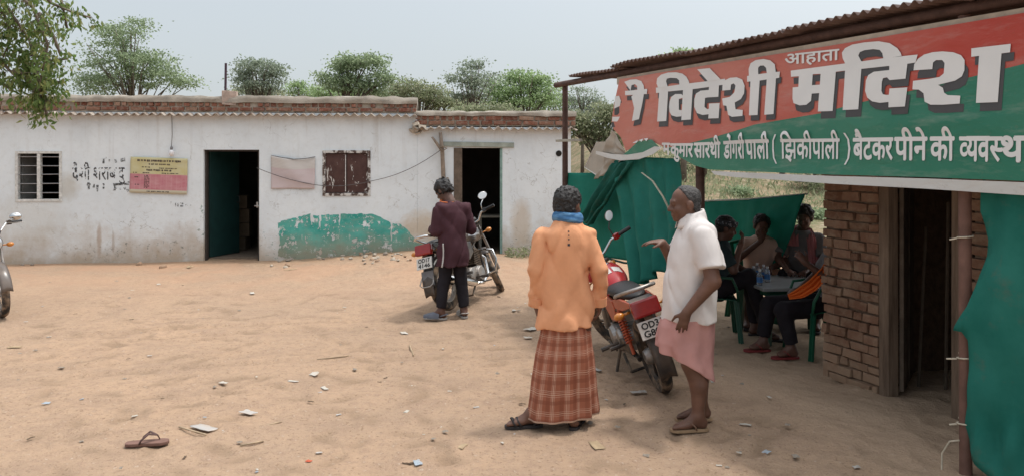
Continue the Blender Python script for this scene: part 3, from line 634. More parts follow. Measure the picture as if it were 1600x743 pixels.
mb = MB(); mb.ball((0, 0, -.02), (.045, .045, .06), 12, 8); mb.build('glass_globe', mat('frosted_glass', (.75, .75, .78), .15, .05, 20, 0, spec=.8), e, True)
mb = MB(); mb.lathe([(.022, .03), (.026, .07), (.012, .10)], 10); mb.build('socket', mat('grey_plastic', (.22, .22, .23), .5), e, True)
mb = MB(); mb.tube([(0, 0, .09), (.005, .02, .3), (-.005, .03, .64)], .006, 6); mb.build('wire', mat('thin_wire', (.12, .11, .11), .8), e)
e, f = wallthing('electric_wire', 'thin grey wire slung from the doorway across the brown shutters to the forked pole', 'wire', 540, 285)
mb = MB()
def sag(x0, y0, x1, y1, s, n=12): return [f(x0 + (x1 - x0) * i / n, y0 + (y1 - y0) * i / n + s * 4 * (i / n) * (1 - i / n), -.06) for i in range(n + 1)]
mb.tube(sag(402, 262, 504, 290, 4) + sag(507, 290, 580, 283, 3)[1:] + sag(583, 282, 692, 232, 8)[1:], .006, 5); mb.build('wire_run', mat('thin_wire', (.12, .11, .11), .8), e); e_w = e
e, f = wallthing('forked_pole', 'crooked forked branch leaning on the wall left of the wooden door frame', 'pole', 694, 330, -.10)
BARK = mat('dry_bark', (.24, .19, .15), .9, .35, 10, .6, 40)
mb = MB(); mb.tube([f(697, 402), f(695, 330), f(693, 280), f(691, 235), f(688, 207)], [.045, .043, .04, .036, .03], 8); mb.tube([f(691, 236), f(684, 226), f(675, 214)], [.03, .027, .02], 7); mb.tube([f(699, 300), f(700, 285), f(699, 277)], [.03, .03, .02], 7)
mb.build('branch', BARK, e, True)
mb = MB(); mb.tube([f(686, 231, -.05), f(692, 229, -.05), f(698, 232, -.05), f(692, 236, -.05)], .014, 6, closed=True); mb.build('rope_lashing', mat('jute', (.2, .16, .12), .9), e)
# dim things inside the two rooms
for k in range(4):
    u = wp(372, 330, 1.6)[0]; p = loc2w(u + random.uniform(-.04, .04), 1.6, .04 + k * .27)
    e = empty('carton', p, bth + random.uniform(-.1, .1), 'dim brown carton, %s of the stack inside the first doorway' % ('bottom', 'second', 'third', 'top')[k], 'carton', 'cartons stacked inside the doorway')
    mb = MB(); mb.box((0, 0, .13), (.42, .34, .26)); b = mb.build('carton_body', mat('brown_card', (.10, .075, .05), .9), e, bevel=.008); mb = MB(); mb.box((0, 0, .263), (.40, .05, .004)); mb.build('tape_strip', mat('pale_tape', (.15, .13, .1), .6), e)
u, _ = wp(770, 300, 1.2); e = empty('wooden_table', loc2w(u, 1.2, .04), bth, 'small dark table standing just inside the wooden framed doorway', 'table')
mb = MB(); mb.box((0, 0, .66), (.6, .5, .04)); mb.build('tabletop', WOODG, e, bevel=.005)
for sx in (-.26, .26):
    for sy in (-.2, .2): mb = MB(); mb.box((sx, sy, .32), (.05, .05, .63)); mb.build('leg', WOODG, e)
# ---------------------------------------------------------------- the roadside shed with its banner
SP = Vector((2.55, 4.38, 0)); sdir = Vector((-.3577, .9338, 0)).normalized(); sth = math.atan2(sdir.y, sdir.x)
SM = Matrix.Translation(SP) @ Matrix.Rotation(sth, 4, 'Z'); SMi = SM.inverted(); SN = SM.to_3x3() @ Vector((0, 1, 0))
# local axes: x runs away along the front, y points out to the yard (negative = inside), z up
def sp(px, py, y=0.0):
    q = SMi @ hit(px, py, SM @ Vector((0, y, 0)), SN); return Vector((q.x, y, q.z))
def s2w(x, y, z=0.0): return SM @ Vector((x, y, z))
shed = empty('roadside_shed', SP, sth, 'low roadside shed with rusty corrugated roof, brick wall and dark doorway behind the painted banner', 'shed')
RUST = mat('rusted_pipe', (.095, .055, .045), .75, .35, 12, .4, 70, .2); PIPE = mat('brown_painted_pipe', (.16, .085, .065), .65, .25, 9, .2, 50)
for px, yt, yb in ((883, 134, 479), (1094, 140, 566)):
    a = sp(px, 300); g = gz(*s2w(a.x, 0).xy); mb = MB(); zt = sp(px, yt).z if px == 883 else 2.62
    mb.tube([(a.x, 0, g - .2), (a.x, 0, zt)], .036 if px == 883 else .04, 10); mb.build('post', RUST, shed, True, auto=50)
XL = sp(883, 134).x
ptop = [sp(868, 135, .02), sp(966, 119, .02), sp(1300, 60, .02)]
mb = MB(); z0 = sp(883, 131).z; mb.tube([(sp(872, 133).x, .03, z0), (3.6, .03, 2.675), (-1.2, .03, 2.60)], .035, 8); mb.build('roof_beam', RUST, shed, True, auto=50)
# corrugated roof: real sheets rising a little to the back
t = NT('rusty_roof_sheet'); o = t.co(); c = t.mix(t.ramp(t.noise(o, 2.5, 5, .7), .35, .65), (.115, .07, .06), (.19, .135, .12)); c = t.mix(t.ramp(t.noise(o, 7, 4, .7), .58, .68), c, (.07, .045, .042)); t.set(c, .7, .25, .4); ROOF = t.m
edge = [(5.05, 2.775), (3.9, 2.735), (3.55, 2.745), (2.2, 2.705), (.8, 2.675), (-.4, 2.65), (-2.5, 2.62)]
def ez(x): return float(np.interp(x, [e[0] for e in edge[::-1]], [e[1] for e in edge[::-1]]))
def sheet(x0, x1, dz, out):
    mb = MB(); n = int(abs(x1 - x0) / .076 * 8)
    f = lambda a, b: (x0 + (x1 - x0) * a, out - b * (out + 3.6), ez(x0 + (x1 - x0) * a) + dz + .014 * math.cos(2 * math.pi * (x0 + (x1 - x0) * a) / .076) + b * .04 + .012 * float(vn3((x0 + (x1 - x0) * a) * 1.7, b * 2, 3)))
    mb.grid(f, n, 6); o = mb.build('roof_sheet', ROOF, shed, True, solid=.004); return o
sheet(5.02, 3.75, -.005, .10); sheet(3.86, 2.55, .012, .17); sheet(2.62, 1.2, .0, .18); sheet(1.28, -.2, .014, .17); sheet(-.1, -1.6, .0, .18); sheet(-1.5, -2.6, .014, .18)
a, b = sp(967, 124, .07), sp(1640, 14, .07)
mb = MB(); P0 = Vector((3.70, .065, 2.635)); mb.bar(sp(966, 127, .065), sp(1700, 8, .065), .035, .075, (0, 0, 1)); mb.build('roof_batten', mat('pale_batten', (.42, .36, .29), .85, .2, 10, .4, 50), shed, bevel=.004)
mb = MB(); q = sp(870, 220, .06); q2 = sp(908, 219, .06); mb.bar(q, q2, .035, .03); mb.build('cross_bar', WOODG, shed, bevel=.004)
for (x0, x1) in ((3.7, -2.4),):
    for y in (-1.3, -2.4): mb = MB(); mb.bar((5.0, y, 2.76), (-2.5, y, 2.66), .06, .06); mb.build('rafter', WOOD, shed)
# brick wall, doorway
WY = -.76
xa = sp(1287, 450, WY).x; xb = sp(1376, 450, WY).x; xc = sp(1391, 450, WY).x; xd = sp(1490, 450, WY).x; xe = -3.0
t = NT('mud_brick'); o = t.co(); g = t.n('NewGeometry').outputs['Random Per Island']; rp = t.n('ValToRGB'); t.l(g, rp.inputs[0]); cr = rp.color_ramp
cr.elements[0].color = (.15, .078, .05, 1); cr.elements[1].color = (.25, .145, .098, 1); e = cr.elements.new(.5); e.color = (.20, .108, .07, 1)
c = t.mix(t.math('MULTIPLY', t.ramp(t.noise(o, 9, 5, .7), .42, .68), .55), rp.outputs[0], (.36, .27, .19)); P = t.sep(o)
c = t.mix(t.math('MULTIPLY', t.ramp(t.math('ADD', P[2], t.math('MULTIPLY', t.noise(o, 4, 3), .5)), .65, .25), .6), c, (.40, .29, .20))
t.set(c, .92, 0, .2); t.bump(t.noise(o, 26, 5, .7), .6, .012); MUDB = t.m
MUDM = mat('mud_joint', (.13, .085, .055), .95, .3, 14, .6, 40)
def brickwall(x0, x1, y, z0, z1, name, th=.22, seed=5, ends=True):
    rnd = random.Random(seed); lo, hi = min(x0, x1), max(x0, x1)
    mb = MB(); mb.box(((lo + hi) / 2, y - th / 2, (z0 + z1) / 2), (hi - lo - .03, th - .035, z1 - z0)); w = mb.build('mud_core', mat('mud_pointing', (.21, .145, .10), .95, .3, 14, .6, 40), shed)
    mb = MB(); z = z0; r = 0
    while z < z1:
        h = rnd.uniform(.070, .084); x = lo
        wl = .09 if r % 2 else .17
        while x < hi - .02:
            w = min(wl + rnd.uniform(-.03, .04), hi - x); 
            if hi - x - w < .06: w = hi - x
            mb.box((x + w / 2, y - .055 + rnd.uniform(-.012, .014), z + h / 2), (w - rnd.uniform(.008, .020), .14, h - rnd.uniform(.008, .018)), (rnd.uniform(-.03, .03), rnd.uniform(-.018, .018), rnd.uniform(-.05, .05)), .006)
            if x + w > hi - .001 and ends: mb.box((hi - .06 + rnd.uniform(-.01, .012), y - .175, z + h / 2), (.13, .10, h - .017), (0, 0, rnd.uniform(-.04, .04)), .007)
            if x <= lo + .001 and ends: mb.box((lo + .06, y - .175, z + h / 2), (.13, .10, h - .017), (0, 0, rnd.uniform(-.04, .04)), .007)
            x += w; wl = rnd.choice([.17, .20, .18, .09]) 
        z += h; r += 1
    return mb.build(name, MUDB, shed, bevel=.005)
brickwall(xa, xb, WY, -.1, 2.62, 'brick_wall', seed=5); brickwall(xd - .13, xe, WY, -.1, 2.55, 'brick_wall', seed=8, ends=False)
# return wall running back from the pier, and the rear wall of the shed room
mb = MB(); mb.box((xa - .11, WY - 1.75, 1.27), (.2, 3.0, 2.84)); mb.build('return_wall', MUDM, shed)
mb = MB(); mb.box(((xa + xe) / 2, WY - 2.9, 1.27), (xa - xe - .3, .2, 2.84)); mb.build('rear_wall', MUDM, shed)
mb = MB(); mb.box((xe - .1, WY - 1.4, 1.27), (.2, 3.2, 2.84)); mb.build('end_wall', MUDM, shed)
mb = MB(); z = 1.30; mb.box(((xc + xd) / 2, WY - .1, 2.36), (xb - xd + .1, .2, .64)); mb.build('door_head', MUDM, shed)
t = NT('brown_door_frame'); o = t.co(); c = t.mix(t.ramp(t.noise(t.map(o, (9, 9, .8)), 1.5, 5, .7), .35, .65), (.10, .068, .048), (.25, .18, .13)); t.set(c, .85, 0, .25); t.bump(t.noise(t.map(o, (60, 60, 3)), 1.0, 4), .4, .006); JAMB = t.m
for x in ((xb + xc) / 2, xd - .055): mb = MB(); mb.box((x, WY - .03, 1.0), (abs(xb - xc) if x > xd else .11, .10, 2.2), None, .004); mb.build('door_frame', JAMB, shed, bevel=.006)
mb = MB(); mb.xf = Matrix.Translation((xc - .01, WY - .10, 0)) @ Matrix.Rotation(R(-55), 4, 'Z'); 
for k in range(4): mb.box((.09 + k * .17, .006 * (k % 2), 1.02), (.163, .03, 1.98))
mb.build('door', WOOD, shed, bevel=.004)
# slim post in front of the doorway, tied with twine
px = sp(1508, 520, .0); g = gz(*s2w(px.x, 0).xy); mb = MB(); mb.tube([(px.x - .005, 0, g - .2), (px.x, .0, 1.2), (px.x + .004, 0, 2.6)], .034, 10); pp = mb.build('post', PIPE, shed, True, auto=50)
TW = mat('pale_twine', (.52, .46, .36), .9, .2, 30)
for py, tail in ((372, .03), (560, .05), (662, .03)):
    z = sp(1508, py).z; mb = MB(); mb.tube([(px.x + .040 * math.cos(a), .040 * math.sin(a), z + .004 * a) for a in np.linspace(0, 2 * math.pi, 14)], .005, 5); mb.tube([(px.x + .02, .04, z), (px.x + tail + .02, .06, z - .01)], .005, 5); mb.build('twine_tie', TW, pp)
mb = MB(); q = sp(1505, 690); z = q.z; mb.tube([(px.x, .045, z + .02), (px.x + .05, .06, z), (px.x + .09, .07, z - .08), (px.x + .085, .08, z - .2)], .005, 5); mb.build('twine_tie', TW, pp)
for i in range(3):
    q = sp((1425, 1452, 1470)[i], 620, WY - .35)
    mb = MB(); mb.tube([(q.x, WY - .42 - .1 * i, 0), (q.x - .04 * i, WY - .5, 1.25 + .2 * i)], .013, 6); mb.build('leaning_cane', mat('dry_cane', (.10, .075, .055), .8), shed)
# ---------------------------------------------------------------- banner
ban = empty('painted_banner', SP, sth, 'large red and green banner with big white lettering strung under the shed roof', 'banner')
BY = .10
def ripple(x, z):
    fold = .016 * math.exp(-((z - (1.955 + .012 * math.sin(3.1 * x))) / .035) ** 2) * (.5 + .5 * float(vn3(x * 1.2, 3, 3)))     # long crease above the small lettering
    slack = max(0.0, 2.0 - z)
    return BY + .010 * float(fbm(x * 1.1, z * 1.6, 2.0, 2)) + fold + .012 * math.sin(9 * x + 7 * z) * max(0, (x - 2.4) / 1.2) * .6 + .05 * slack ** 2
def bpt(px, py, h=0.0, lift=0.0):
    q = sp(px, py, BY); x, z = q.x, q.z; return (x, ripple(x, z) + h + lift, z)
def densify(pts, step=14):
    o = []
    for i, (x, y) in enumerate(pts):
        X, Y = pts[(i + 1) % len(pts)]; m = max(1, int(math.hypot(X - x, Y - y) / step)); o += [(x + (X - x) * k / m, y + (Y - y) * k / m) for k in range(m)]
    return o
def flat(name, polys, m, h, par, dx=0, dy=0, step=14, sub=True, solid=0):
    """polygons traced in photo pixels, laid on the cloth h metres in front of it, following its ripples"""
    bm = bmesh.new()
    for k, poly in enumerate(polys):
        V, F = fill([(x + dx, y + dy) for x, y in densify(poly, step)], step); new = [bm.verts.new(bpt(v.x, v.y, h + k * .0004)) for v in V]
        for f in F: bm.faces.new([new[i] for i in f])
    me = bpy.data.meshes.new(name); bm.to_mesh(me); bm.free(); me.materials.append(m); me.polygons.foreach_set('use_smooth', [True] * len(me.polygons))
    o = bpy.data.objects.new(name, me); COL.objects.link(o); o.parent = par
    if solid: md = o.modifiers.new('thickness', 'SOLIDIFY'); md.thickness = solid; md.offset = -1
    return o
def vinyl(name, c1, c2):
    t = NT(name); o = t.co(); P = t.sep(o)
    f = t.ramp(t.math('ADD', t.math('MULTIPLY', t.noise(o, 1.1, 4, .6), .7), t.math('MULTIPLY', P[0], .10)), .28, .66)
    c = t.mix(f, c1, c2); c = t.mix(t.math('MULTIPLY', t.ramp(t.noise(t.map(o, (2, 2, 9)), 1.4, 5, .7), .52, .72), .22), c, (.55, .50, .46))
    c = t.mix(t.math('MULTIPLY', t.ramp(t.noise(o, 30, 3, .7), .6, .7), .15), c, (.2, .16, .13))
    t.set(c, .42, 0, .35); t.bump(t.noise(t.map(o, (1.2, 1, 2.5)), 2.2, 4, .55, .6), .45, .03); return two_sided(t.m, .12)
RED = vinyl('banner_red', (.50, .07, .05), (.60, .22, .17)); GRN = vinyl('banner_green', (.03, .20, .13), (.07, .25, .17)); BWHT = vinyl('banner_white', (.62, .62, .60), (.68, .68, .66))
# cloth outline: red field, green field below the slanting line, white hem
div = [(1090, 268), (1064, 246), (1040, 232), (1075, 226), (1120, 215), (1180, 196), (1270, 182), (1290, 177), (1330, 164), (1500, 126), (1600, 101), (1760, 61)]
flat('red_field', [[(970, 124), (1300, 71), (1600, 20), (1760, -8), (1760, 61), (1600, 101), (1500, 126), (1330, 165), (1285, 178), (1180, 196), (1120, 215), (1075, 226), (1040, 231), (1022, 222), (1000, 219), (985, 233), (978, 236), (968, 214), (958, 202), (956, 190), (962, 160)]], RED, 0, ban, step=22)
flat('green_field', [[(1041, 232), (1075, 225), (1120, 214), (1180, 195), (1285, 177), (1330, 164), (1500, 125), (1600, 100), (1760, 60), (1760, 293), (1600, 283), (1450, 277), (1300, 273), (1150, 267), (1110, 265), (1088, 259), (1068, 248)]], GRN, .0015, ban, step=22)
flat('white_hem', [[(1112, 267), (1150, 269), (1300, 275), (1450, 279), (1600, 285), (1760, 295), (1760, 315), (1600, 305), (1450, 295), (1300, 287), (1200, 280), (1150, 277), (1118, 273)]], BWHT, .001, ban, step=22)
tB = lambda L: [(1020 + x / 5.714, 80 + y / 5.714) for x, y in L]
tA = lambda L: [(940 + x / 4.369, 110 + y / 4.369) for x, y in L]
tC = lambda L: [(1220 + x / 5.715, 60 + y / 5.715) for x, y in L]
tD = lambda L: [(1400 + x / 5.305, 50 + y / 5.305) for x, y in L]
LA = [tA(p) for p in ([(165, 80), (200, 65), (240, 62), (278, 75), (298, 105), (302, 133), (250, 136), (248, 108), (232, 95), (210, 103), (203, 140), (190, 120)], [(168, 142), (325, 128), (322, 163), (168, 172)], [(222, 168), (302, 162), (288, 235), (262, 335), (210, 347), (228, 260), (208, 180)], [(112, 176), (132, 178), (140, 205), (136, 240), (92, 268)], [(80, 320), (131, 317), (133, 352), (76, 350)])]
LB = [tB(p) for p in ([(62, 325), (50, 290), (57, 245), (90, 212), (150, 193), (220, 190), (275, 203), (312, 230), (332, 265), (340, 292), (250, 302), (247, 262), (225, 243), (170, 240), (140, 248), (132, 270), (145, 318)], [(45, 328), (145, 316), (250, 300), (500, 270), (655, 248), (648, 300), (600, 308), (510, 322), (370, 342), (150, 362), (100, 372), (45, 376)], [(72, 368), (150, 358), (135, 625), (48, 630)], [(285, 400), (270, 385), (215, 385), (180, 410), (165, 450), (160, 500), (165, 545), (185, 575), (230, 588), (272, 583), (276, 530), (250, 525), (248, 430), (280, 420)], [(285, 345), (370, 335), (355, 612), (272, 618)], [(515, 318), (602, 305), (597, 410), (500, 415), (480, 420), (475, 500), (500, 520), (515, 515), (515, 470), (608, 465), (600, 600), (508, 603), (512, 565), (460, 572), (410, 555), (385, 500), (385, 430), (400, 380), (440, 355), (512, 348)], [(410, 165), (520, 153), (618, 255), (505, 272)], [(635, 300), (650, 265), (700, 240), (760, 235), (810, 255), (832, 310), (828, 380), (800, 430), (745, 460), (752, 520), (818, 527), (815, 580), (720, 588), (685, 570), (670, 490), (640, 485), (632, 425), (700, 410), (740, 370), (750, 310), (735, 290), (710, 300), (705, 348), (632, 354)], [(870, 224), (868, 160), (885, 110), (930, 82), (1000, 72), (1060, 85), (1100, 120), (1108, 192), (1030, 202), (1022, 150), (1000, 130), (970, 132), (952, 150), (953, 208)], [(855, 224), (953, 208), (1108, 188), (1145, 185), (1140, 240), (1110, 245), (1030, 255), (965, 265), (855, 275)], [(885, 270), (967, 262), (952, 572), (875, 575)], [(1030, 252), (1112, 243), (1095, 563), (1012, 570)])]
LC = [tC(p) for p in ([(95, 290), (580, 225), (580, 290), (492, 300), (360, 318), (288, 322), (168, 340), (98, 345)], [(168, 335), (290, 320), (285, 420), (362, 415), (357, 490), (285, 495), (280, 560), (240, 595), (180, 600), (125, 580), (115, 540), (115, 440), (165, 435)], [(360, 315), (495, 298), (475, 650), (343, 655)], [(580, 225), (730, 205), (725, 275), (705, 635), (565, 642)], [(580, 230), (555, 180), (548, 130), (575, 90), (640, 58), (750, 38), (880, 28), (980, 45), (1050, 90), (1080, 130), (1090, 158), (925, 184), (915, 135), (890, 105), (830, 98), (750, 108), (710, 125), (697, 155), (722, 205), (730, 212)], [(725, 208), (925, 180), (1233, 147), (1215, 218), (1130, 232), (980, 248), (725, 275)], [(980, 245), (1143, 228), (1128, 362), (985, 375), (960, 350), (925, 358), (915, 390), (912, 470), (925, 500), (960, 508), (980, 505), (985, 450), (1145, 440), (1125, 610), (978, 618), (978, 570), (900, 578), (830, 565), (785, 530), (765, 470), (770, 380), (790, 330), (840, 300), (980, 285)])]
LD = [tD(p) for p in ([(155, 320), (160, 270), (190, 225), (240, 190), (310, 170), (390, 163), (480, 170), (545, 195), (575, 235), (575, 320), (555, 370), (500, 405), (360, 440), (400, 465), (410, 505), (440, 525), (545, 530), (540, 595), (400, 605), (300, 605), (250, 580), (240, 510), (200, 480), (148, 478), (152, 408), (290, 390), (370, 375), (405, 345), (410, 260), (390, 235), (340, 235), (315, 255), (310, 310)], [(630, 138), (955, 100), (950, 170), (880, 180), (855, 583), (675, 590), (695, 200), (630, 208)])]
LWH = mat('lettering_white', (.72, .73, .73), .45, .05, 3, .0, spec=.3); LSH = mat('lettering_shadow_grey', (.075, .075, .08), .45, .08, 3, .0, spec=.3)
flat('letter_shadow', [p for p in LA[:3]], LSH, .003, ban, 2, 8, 9); flat('letter_shadow', [[(963, 160), (972, 158), (975, 168), (966, 180), (961, 180)], [(957, 191), (974, 190), (974, 198), (956, 199)]], LSH, .003, ban, 0, 0, 9); flat('letter_shadow', LB, LSH, .003, ban, 2.1, 8.4, 9); flat('letter_shadow', LC, LSH, .003, ban, 3.9, 11.4, 9); flat('letter_shadow', LD, LSH, .003, ban, 5.3, 12.8, 9)
flat('lettering', LA[:3], LWH, .0065, ban, step=9); flat('lettering', [[(964, 151), (970, 150), (972, 158), (970, 166), (962, 170)], [(958.5, 183), (970, 182.5), (970, 190.5), (957.5, 190)]], LWH, .0065, ban, step=9)
flat('lettering', LB, LWH, .0065, ban, step=9); flat('lettering', LC, LWH, .0065, ban, step=9); flat('lettering', LD, LWH, .0065, ban, step=9)
def word(s, x0, x1, hy0, hy1, by0, by1, bold=.03, name='small_lettering'):
    """headline at hy0 (left) .. hy1 (right), baseline at by0 .. by1, all in photo pixels"""
    mb = MB()
    def f(u, v, h):
        hy = hy0 + (hy1 - hy0) * u; by = by0 + (by1 - by0) * u; return bpt(x0 + (x1 - x0) * u, by + (hy - by) * v, .006 + h)
    if s in '()':
        V = [(1.0, 1.0), (.25, .8), (.0, .5), (.2, .2), (.95, 0), (.55, 0), (-.2, .2), (-.45, .5), (-.15, .8), (.55, 1.0)]
        V = V if s == '(' else [(1 - a, b) for a, b in V]
        V = [((a + .45) / 1.45, b) for a, b in V] if s == '(' else [(a / 1.45, b) for a, b in V]
        q = [0, 1, 8, 9], [1, 2, 7, 8], [2, 3, 6, 7], [3, 4, 5, 6]; mb.add([f(a, b, 0) for a, b in V], q)
    else: put_text(mb, s, f, bold)
    return mb.build(name, LWH, ban)
word('आहाता', 1228, 1311, 86, 77, 101.5, 93.5, .02)
word('म', 1037, 1049, 224, 224, 241, 242); word('कुमार', 1050, 1085, 225, 225, 243.5, 245.5); word('सारथी', 1087, 1127, 224.3, 222.5, 246, 246.5); word('डोंगरी', 1132.5, 1165, 222, 220, 247, 247.5); word('पाली', 1167, 1203.5, 219.8, 218.8, 247.5, 247.5); word('(', 1208, 1216, 211, 210, 256, 256)
word('िझकीपाली', 1222, 1314, 218.5, 217.5, 247.5, 248, .02); word(')', 1321, 1331, 208, 208, 257.5, 257.5); word('बैटकर', 1335.5, 1397.5, 217, 216, 248.5, 249, .025); word('पीने', 1400.5, 1451, 215.6, 215.2, 249.5, 249.8, .025); word('की', 1456.3, 1493.5, 215, 214.7, 250, 250.3, .025)
def half(s, frac, x0, x1, hy, by):
    V, F, I = text_tris(s); xs = [p[0] for p in V]; lim = min(xs) + (max(xs) - min(xs)) * frac; bm = bmesh.new(); vv = [bm.verts.new((x, y, 0)) for x, y in V]
    for f in F: bm.faces.new([vv[i] for i in f])
    bmesh.ops.bisect_plane(bm, geom=bm.verts[:] + bm.edges[:] + bm.faces[:], plane_co=(lim, 0, 0), plane_no=(1, 0, 0), clear_outer=True)
    mb = MB(); xs = [v.co.x for v in bm.verts]; a, b = min(xs), max(xs); bm.verts.index_update()
    for k, (dx, dy) in enumerate(((-.02, 0), (.02, 0), (0, .02), (0, -.02))): mb.add([bpt(x0 + (x1 - x0) * ((v.co.x + dx - a) / (b - a)), by + (hy - by) * (v.co.y + dy) / .622, .0065 + k * .00006) for v in bm.verts], [[v.index for v in f.verts] for f in bm.faces])
    bm.free(); mb.build('small_lettering', LWH, ban)
half('व', .66, 1502, 1514, 214.7, 250.6); word('य', 1513, 1531.5, 214.7, 214.6, 250.8, 251); word('व', 1531, 1549, 214.6, 214.5, 251.2, 251.4); half('स', .72, 1549, 1569, 214.6, 251.6); word('था', 1568, 1616, 214.5, 213.8, 252, 252.6)
# torn lower left corner: curled green flap with its white hem, and the cream back of the cloth
CREAM = two_sided(mat('cream_cloth_back', (.48, .42, .35), .8, .15, 5, .4, 20), .2)
flat('curled_flap', [[(984, 236), (1000, 221), (1022, 218), (1036, 232), (1020, 242), (1000, 246), (975, 243)]], GRN, .02, ban, step=8)
flat('flap_marks', [[(993, 224), (1001, 219), (1000, 223)], [(1003, 219), (1009, 217), (1007, 222)], [(1010, 217), (1017, 216), (1015, 221)]], LWH, .03, ban, step=8)
flat('flap_hem', [[(936, 236), (960, 241), (985, 242), (1008, 238), (1028, 229), (1042, 230), (1026, 241), (1002, 249), (975, 251), (952, 247), (936, 241)]], BWHT, .035, ban, step=7)
def drape(name, quad, m, par, amp=.03, n=16, dy=0.0, freq=9, seed=1, solid=.003):
    q = [Vector(bpt(*p)) for p in quad]; A, B, C, D = q      # tl, tr, br, bl
    mb = MB(); mb.grid(lambda a, b: tuple((A * (1 - a) * b + B * a * b + C * a * (1 - b) + D * (1 - a) * (1 - b)) + Vector((0, dy + amp * math.sin(freq * a + 2 * b + seed) * (.3 + .7 * (1 - b)) + amp * .6 * float(fbm(a * 4, b * 4, seed, 2)), 0))), n, n, None); return mb.build(name, m, par, True, solid=solid)
drape('cloth_back', [(956, 203), (977, 236), (975, 244), (942, 238)], CREAM, ban, .02, dy=.0)
drape('cloth_back', [(945, 238), (976, 246), (950, 272), (928, 280)], CREAM, ban, .03, dy=-.01, seed=3)
e = empty('white_bordered_board', s2w(*sp(935, 248, .03).xyz[:2], 0), sth, 'tilted cream board with a white border hanging from the post beside the torn banner corner', 'board'); e.location.z = 1.5
o_ = SMi @ e.matrix_basis.translation
def bq(px, py, y): return sp(px, py, y) - Vector((o_.x, o_.y, 1.5))
mb = MB(); Q = [bq(933, 222, -.03), bq(957, 221, .0), bq(936, 276, .04), bq(914, 262, .02)]; mb.grid(lambda a, b: tuple(Q[0] * (1 - a) * b + Q[1] * a * b + Q[2] * a * (1 - b) + Q[3] * (1 - a) * (1 - b)), 6, 6); mb.build('board_face', CREAM, e, solid=.006)
mb = MB(); mb.tube([Q[0], Q[3], Q[2]], .012, 6, flat=.5); mb.build('white_border', mat('white_trim', (.70, .70, .68), .7), e)
# ---------------------------------------------------------------- green shade nets
def net_mat(name, c1, c2, tr=.3, grit=.35):
    t = NT(name); o = t.co(); c = t.mix(t.ramp(t.noise(o, 2.2, 5, .65), .35, .68), c1, c2); c = t.mix(t.math('MULTIPLY', t.ramp(t.noise(o, 5, 4, .75), .56, .72), grit), c, (.17, .16, .12))
    w = t.n('TexWave'); w.inputs['Scale'].default_value = 60; t.l(o, w.inputs[0]); t.set(c, .75, 0, .25); t.bump(w.outputs['Color'], .12, .003); t.bump(t.noise(t.map(o, (3, 3, 1)), 3, 4), .4, .02); return two_sided(t.m, tr)
NET = net_mat('green_shade_net', (.018, .19, .15), (.04, .26, .21)); NETD = net_mat('dark_green_net', (.008, .10, .08), (.018, .15, .12), .15)
NETB = net_mat('green_tarpaulin', (.025, .25, .19), (.045, .32, .25), .5, .12)
def cloth(name, P, label, mat_, y0, amp, freq, nu=40, nv=30, sag=0.0, seed=1, edge=None, solid=.0025, fall=1.0):
    """cloth hung between four photo points (tl, tr, br, bl) at depth y0 of the shed front; pleats deepen downwards"""
    c = sp(*P[3], y0); e = empty(name, s2w(c.x, y0, c.z), sth, label, 'shade net'); off = Vector((c.x, y0, c.z)); A, B, C, D = [sp(*p, y0) - off for p in P]
    def f(a, b):
        p = A * (1 - a) * b + B * a * b + C * a * (1 - b) + D * (1 - a) * (1 - b)
        d = amp * (math.sin(freq * a + 1.5 * math.sin(3 * a + seed) + .8 * b) * (.25 + .75 * (1 - b) * fall) + .7 * float(fbm(a * 5, b * 2.5, seed, 3)))
        x, z = (edge(a, b) if edge else (0, 0)); return tuple(p + Vector((x, d, z - sag * math.sin(math.pi * a) * (1 - abs(2 * b - 1) * .0) * b)))
    mb = MB(); mb.grid(f, nu, nv); mb.build('net_sheet', mat_, e, True, solid=solid); return e
e1 = cloth('shade_net', [(889, 270), (1060, 246), (1060, 420), (887, 392)], 'flat green net stretched behind the draped net bundle, bottom edge above the ground', NETB, -.05, .03, 6, sag=.05)
L0 = Vector(e1.location)
mb = MB(); q = lambda px, py: (SMi @ Vector(hit(px, py, SM @ Vector((0, -.04, 0)), SN))) - (SMi @ L0); mb.tube([q(889, 390), q(920, 396), q(945, 402), q(975, 410), q(1005, 413)], .012, 6); mb.build('hem_rope', mat('dark_green_rope', (.01, .05, .04), .8), e1)
cloth('shade_net', [(962, 243), (1056, 248), (1058, 420), (992, 446)], 'thick pleated bundle of green net hanging under the torn banner corner', NET, .06, .055, 24, 90, 40, seed=2, edge=lambda a, b: (0.03 * float(vn3(a * 9, b * 3, 2)) * (1 - b), .05 * float(vn3(a * 6, 1, 7)) * (1 - b)))
cloth('shade_net', [(955, 255), (992, 252), (925, 352), (905, 342)], 'dark twisted net sash slanting down from the banner corner to the post', NETD, .10, .05, 14, 30, 40, seed=4)
e2 = cloth('shade_net', [(1094, 314), (1262, 303), (1216, 425), (1094, 470)], 'bright green tarpaulin hung behind the seated men with a pale top edge', NETB, -1.75, .05, 7, 40, 30, .02, seed=6)
a_, b_ = sp(1094, 314, -1.74), sp(1262, 303, -1.74); c_ = SMi @ e2.location; mb = MB(); mb.tube([a_ - c_, (a_ + b_) / 2 - c_ + Vector((0, 0, -.015)), b_ - c_], .010, 6); mb.build('top_rope', mat('pale_rope', (.5, .5, .46), .9), e2)
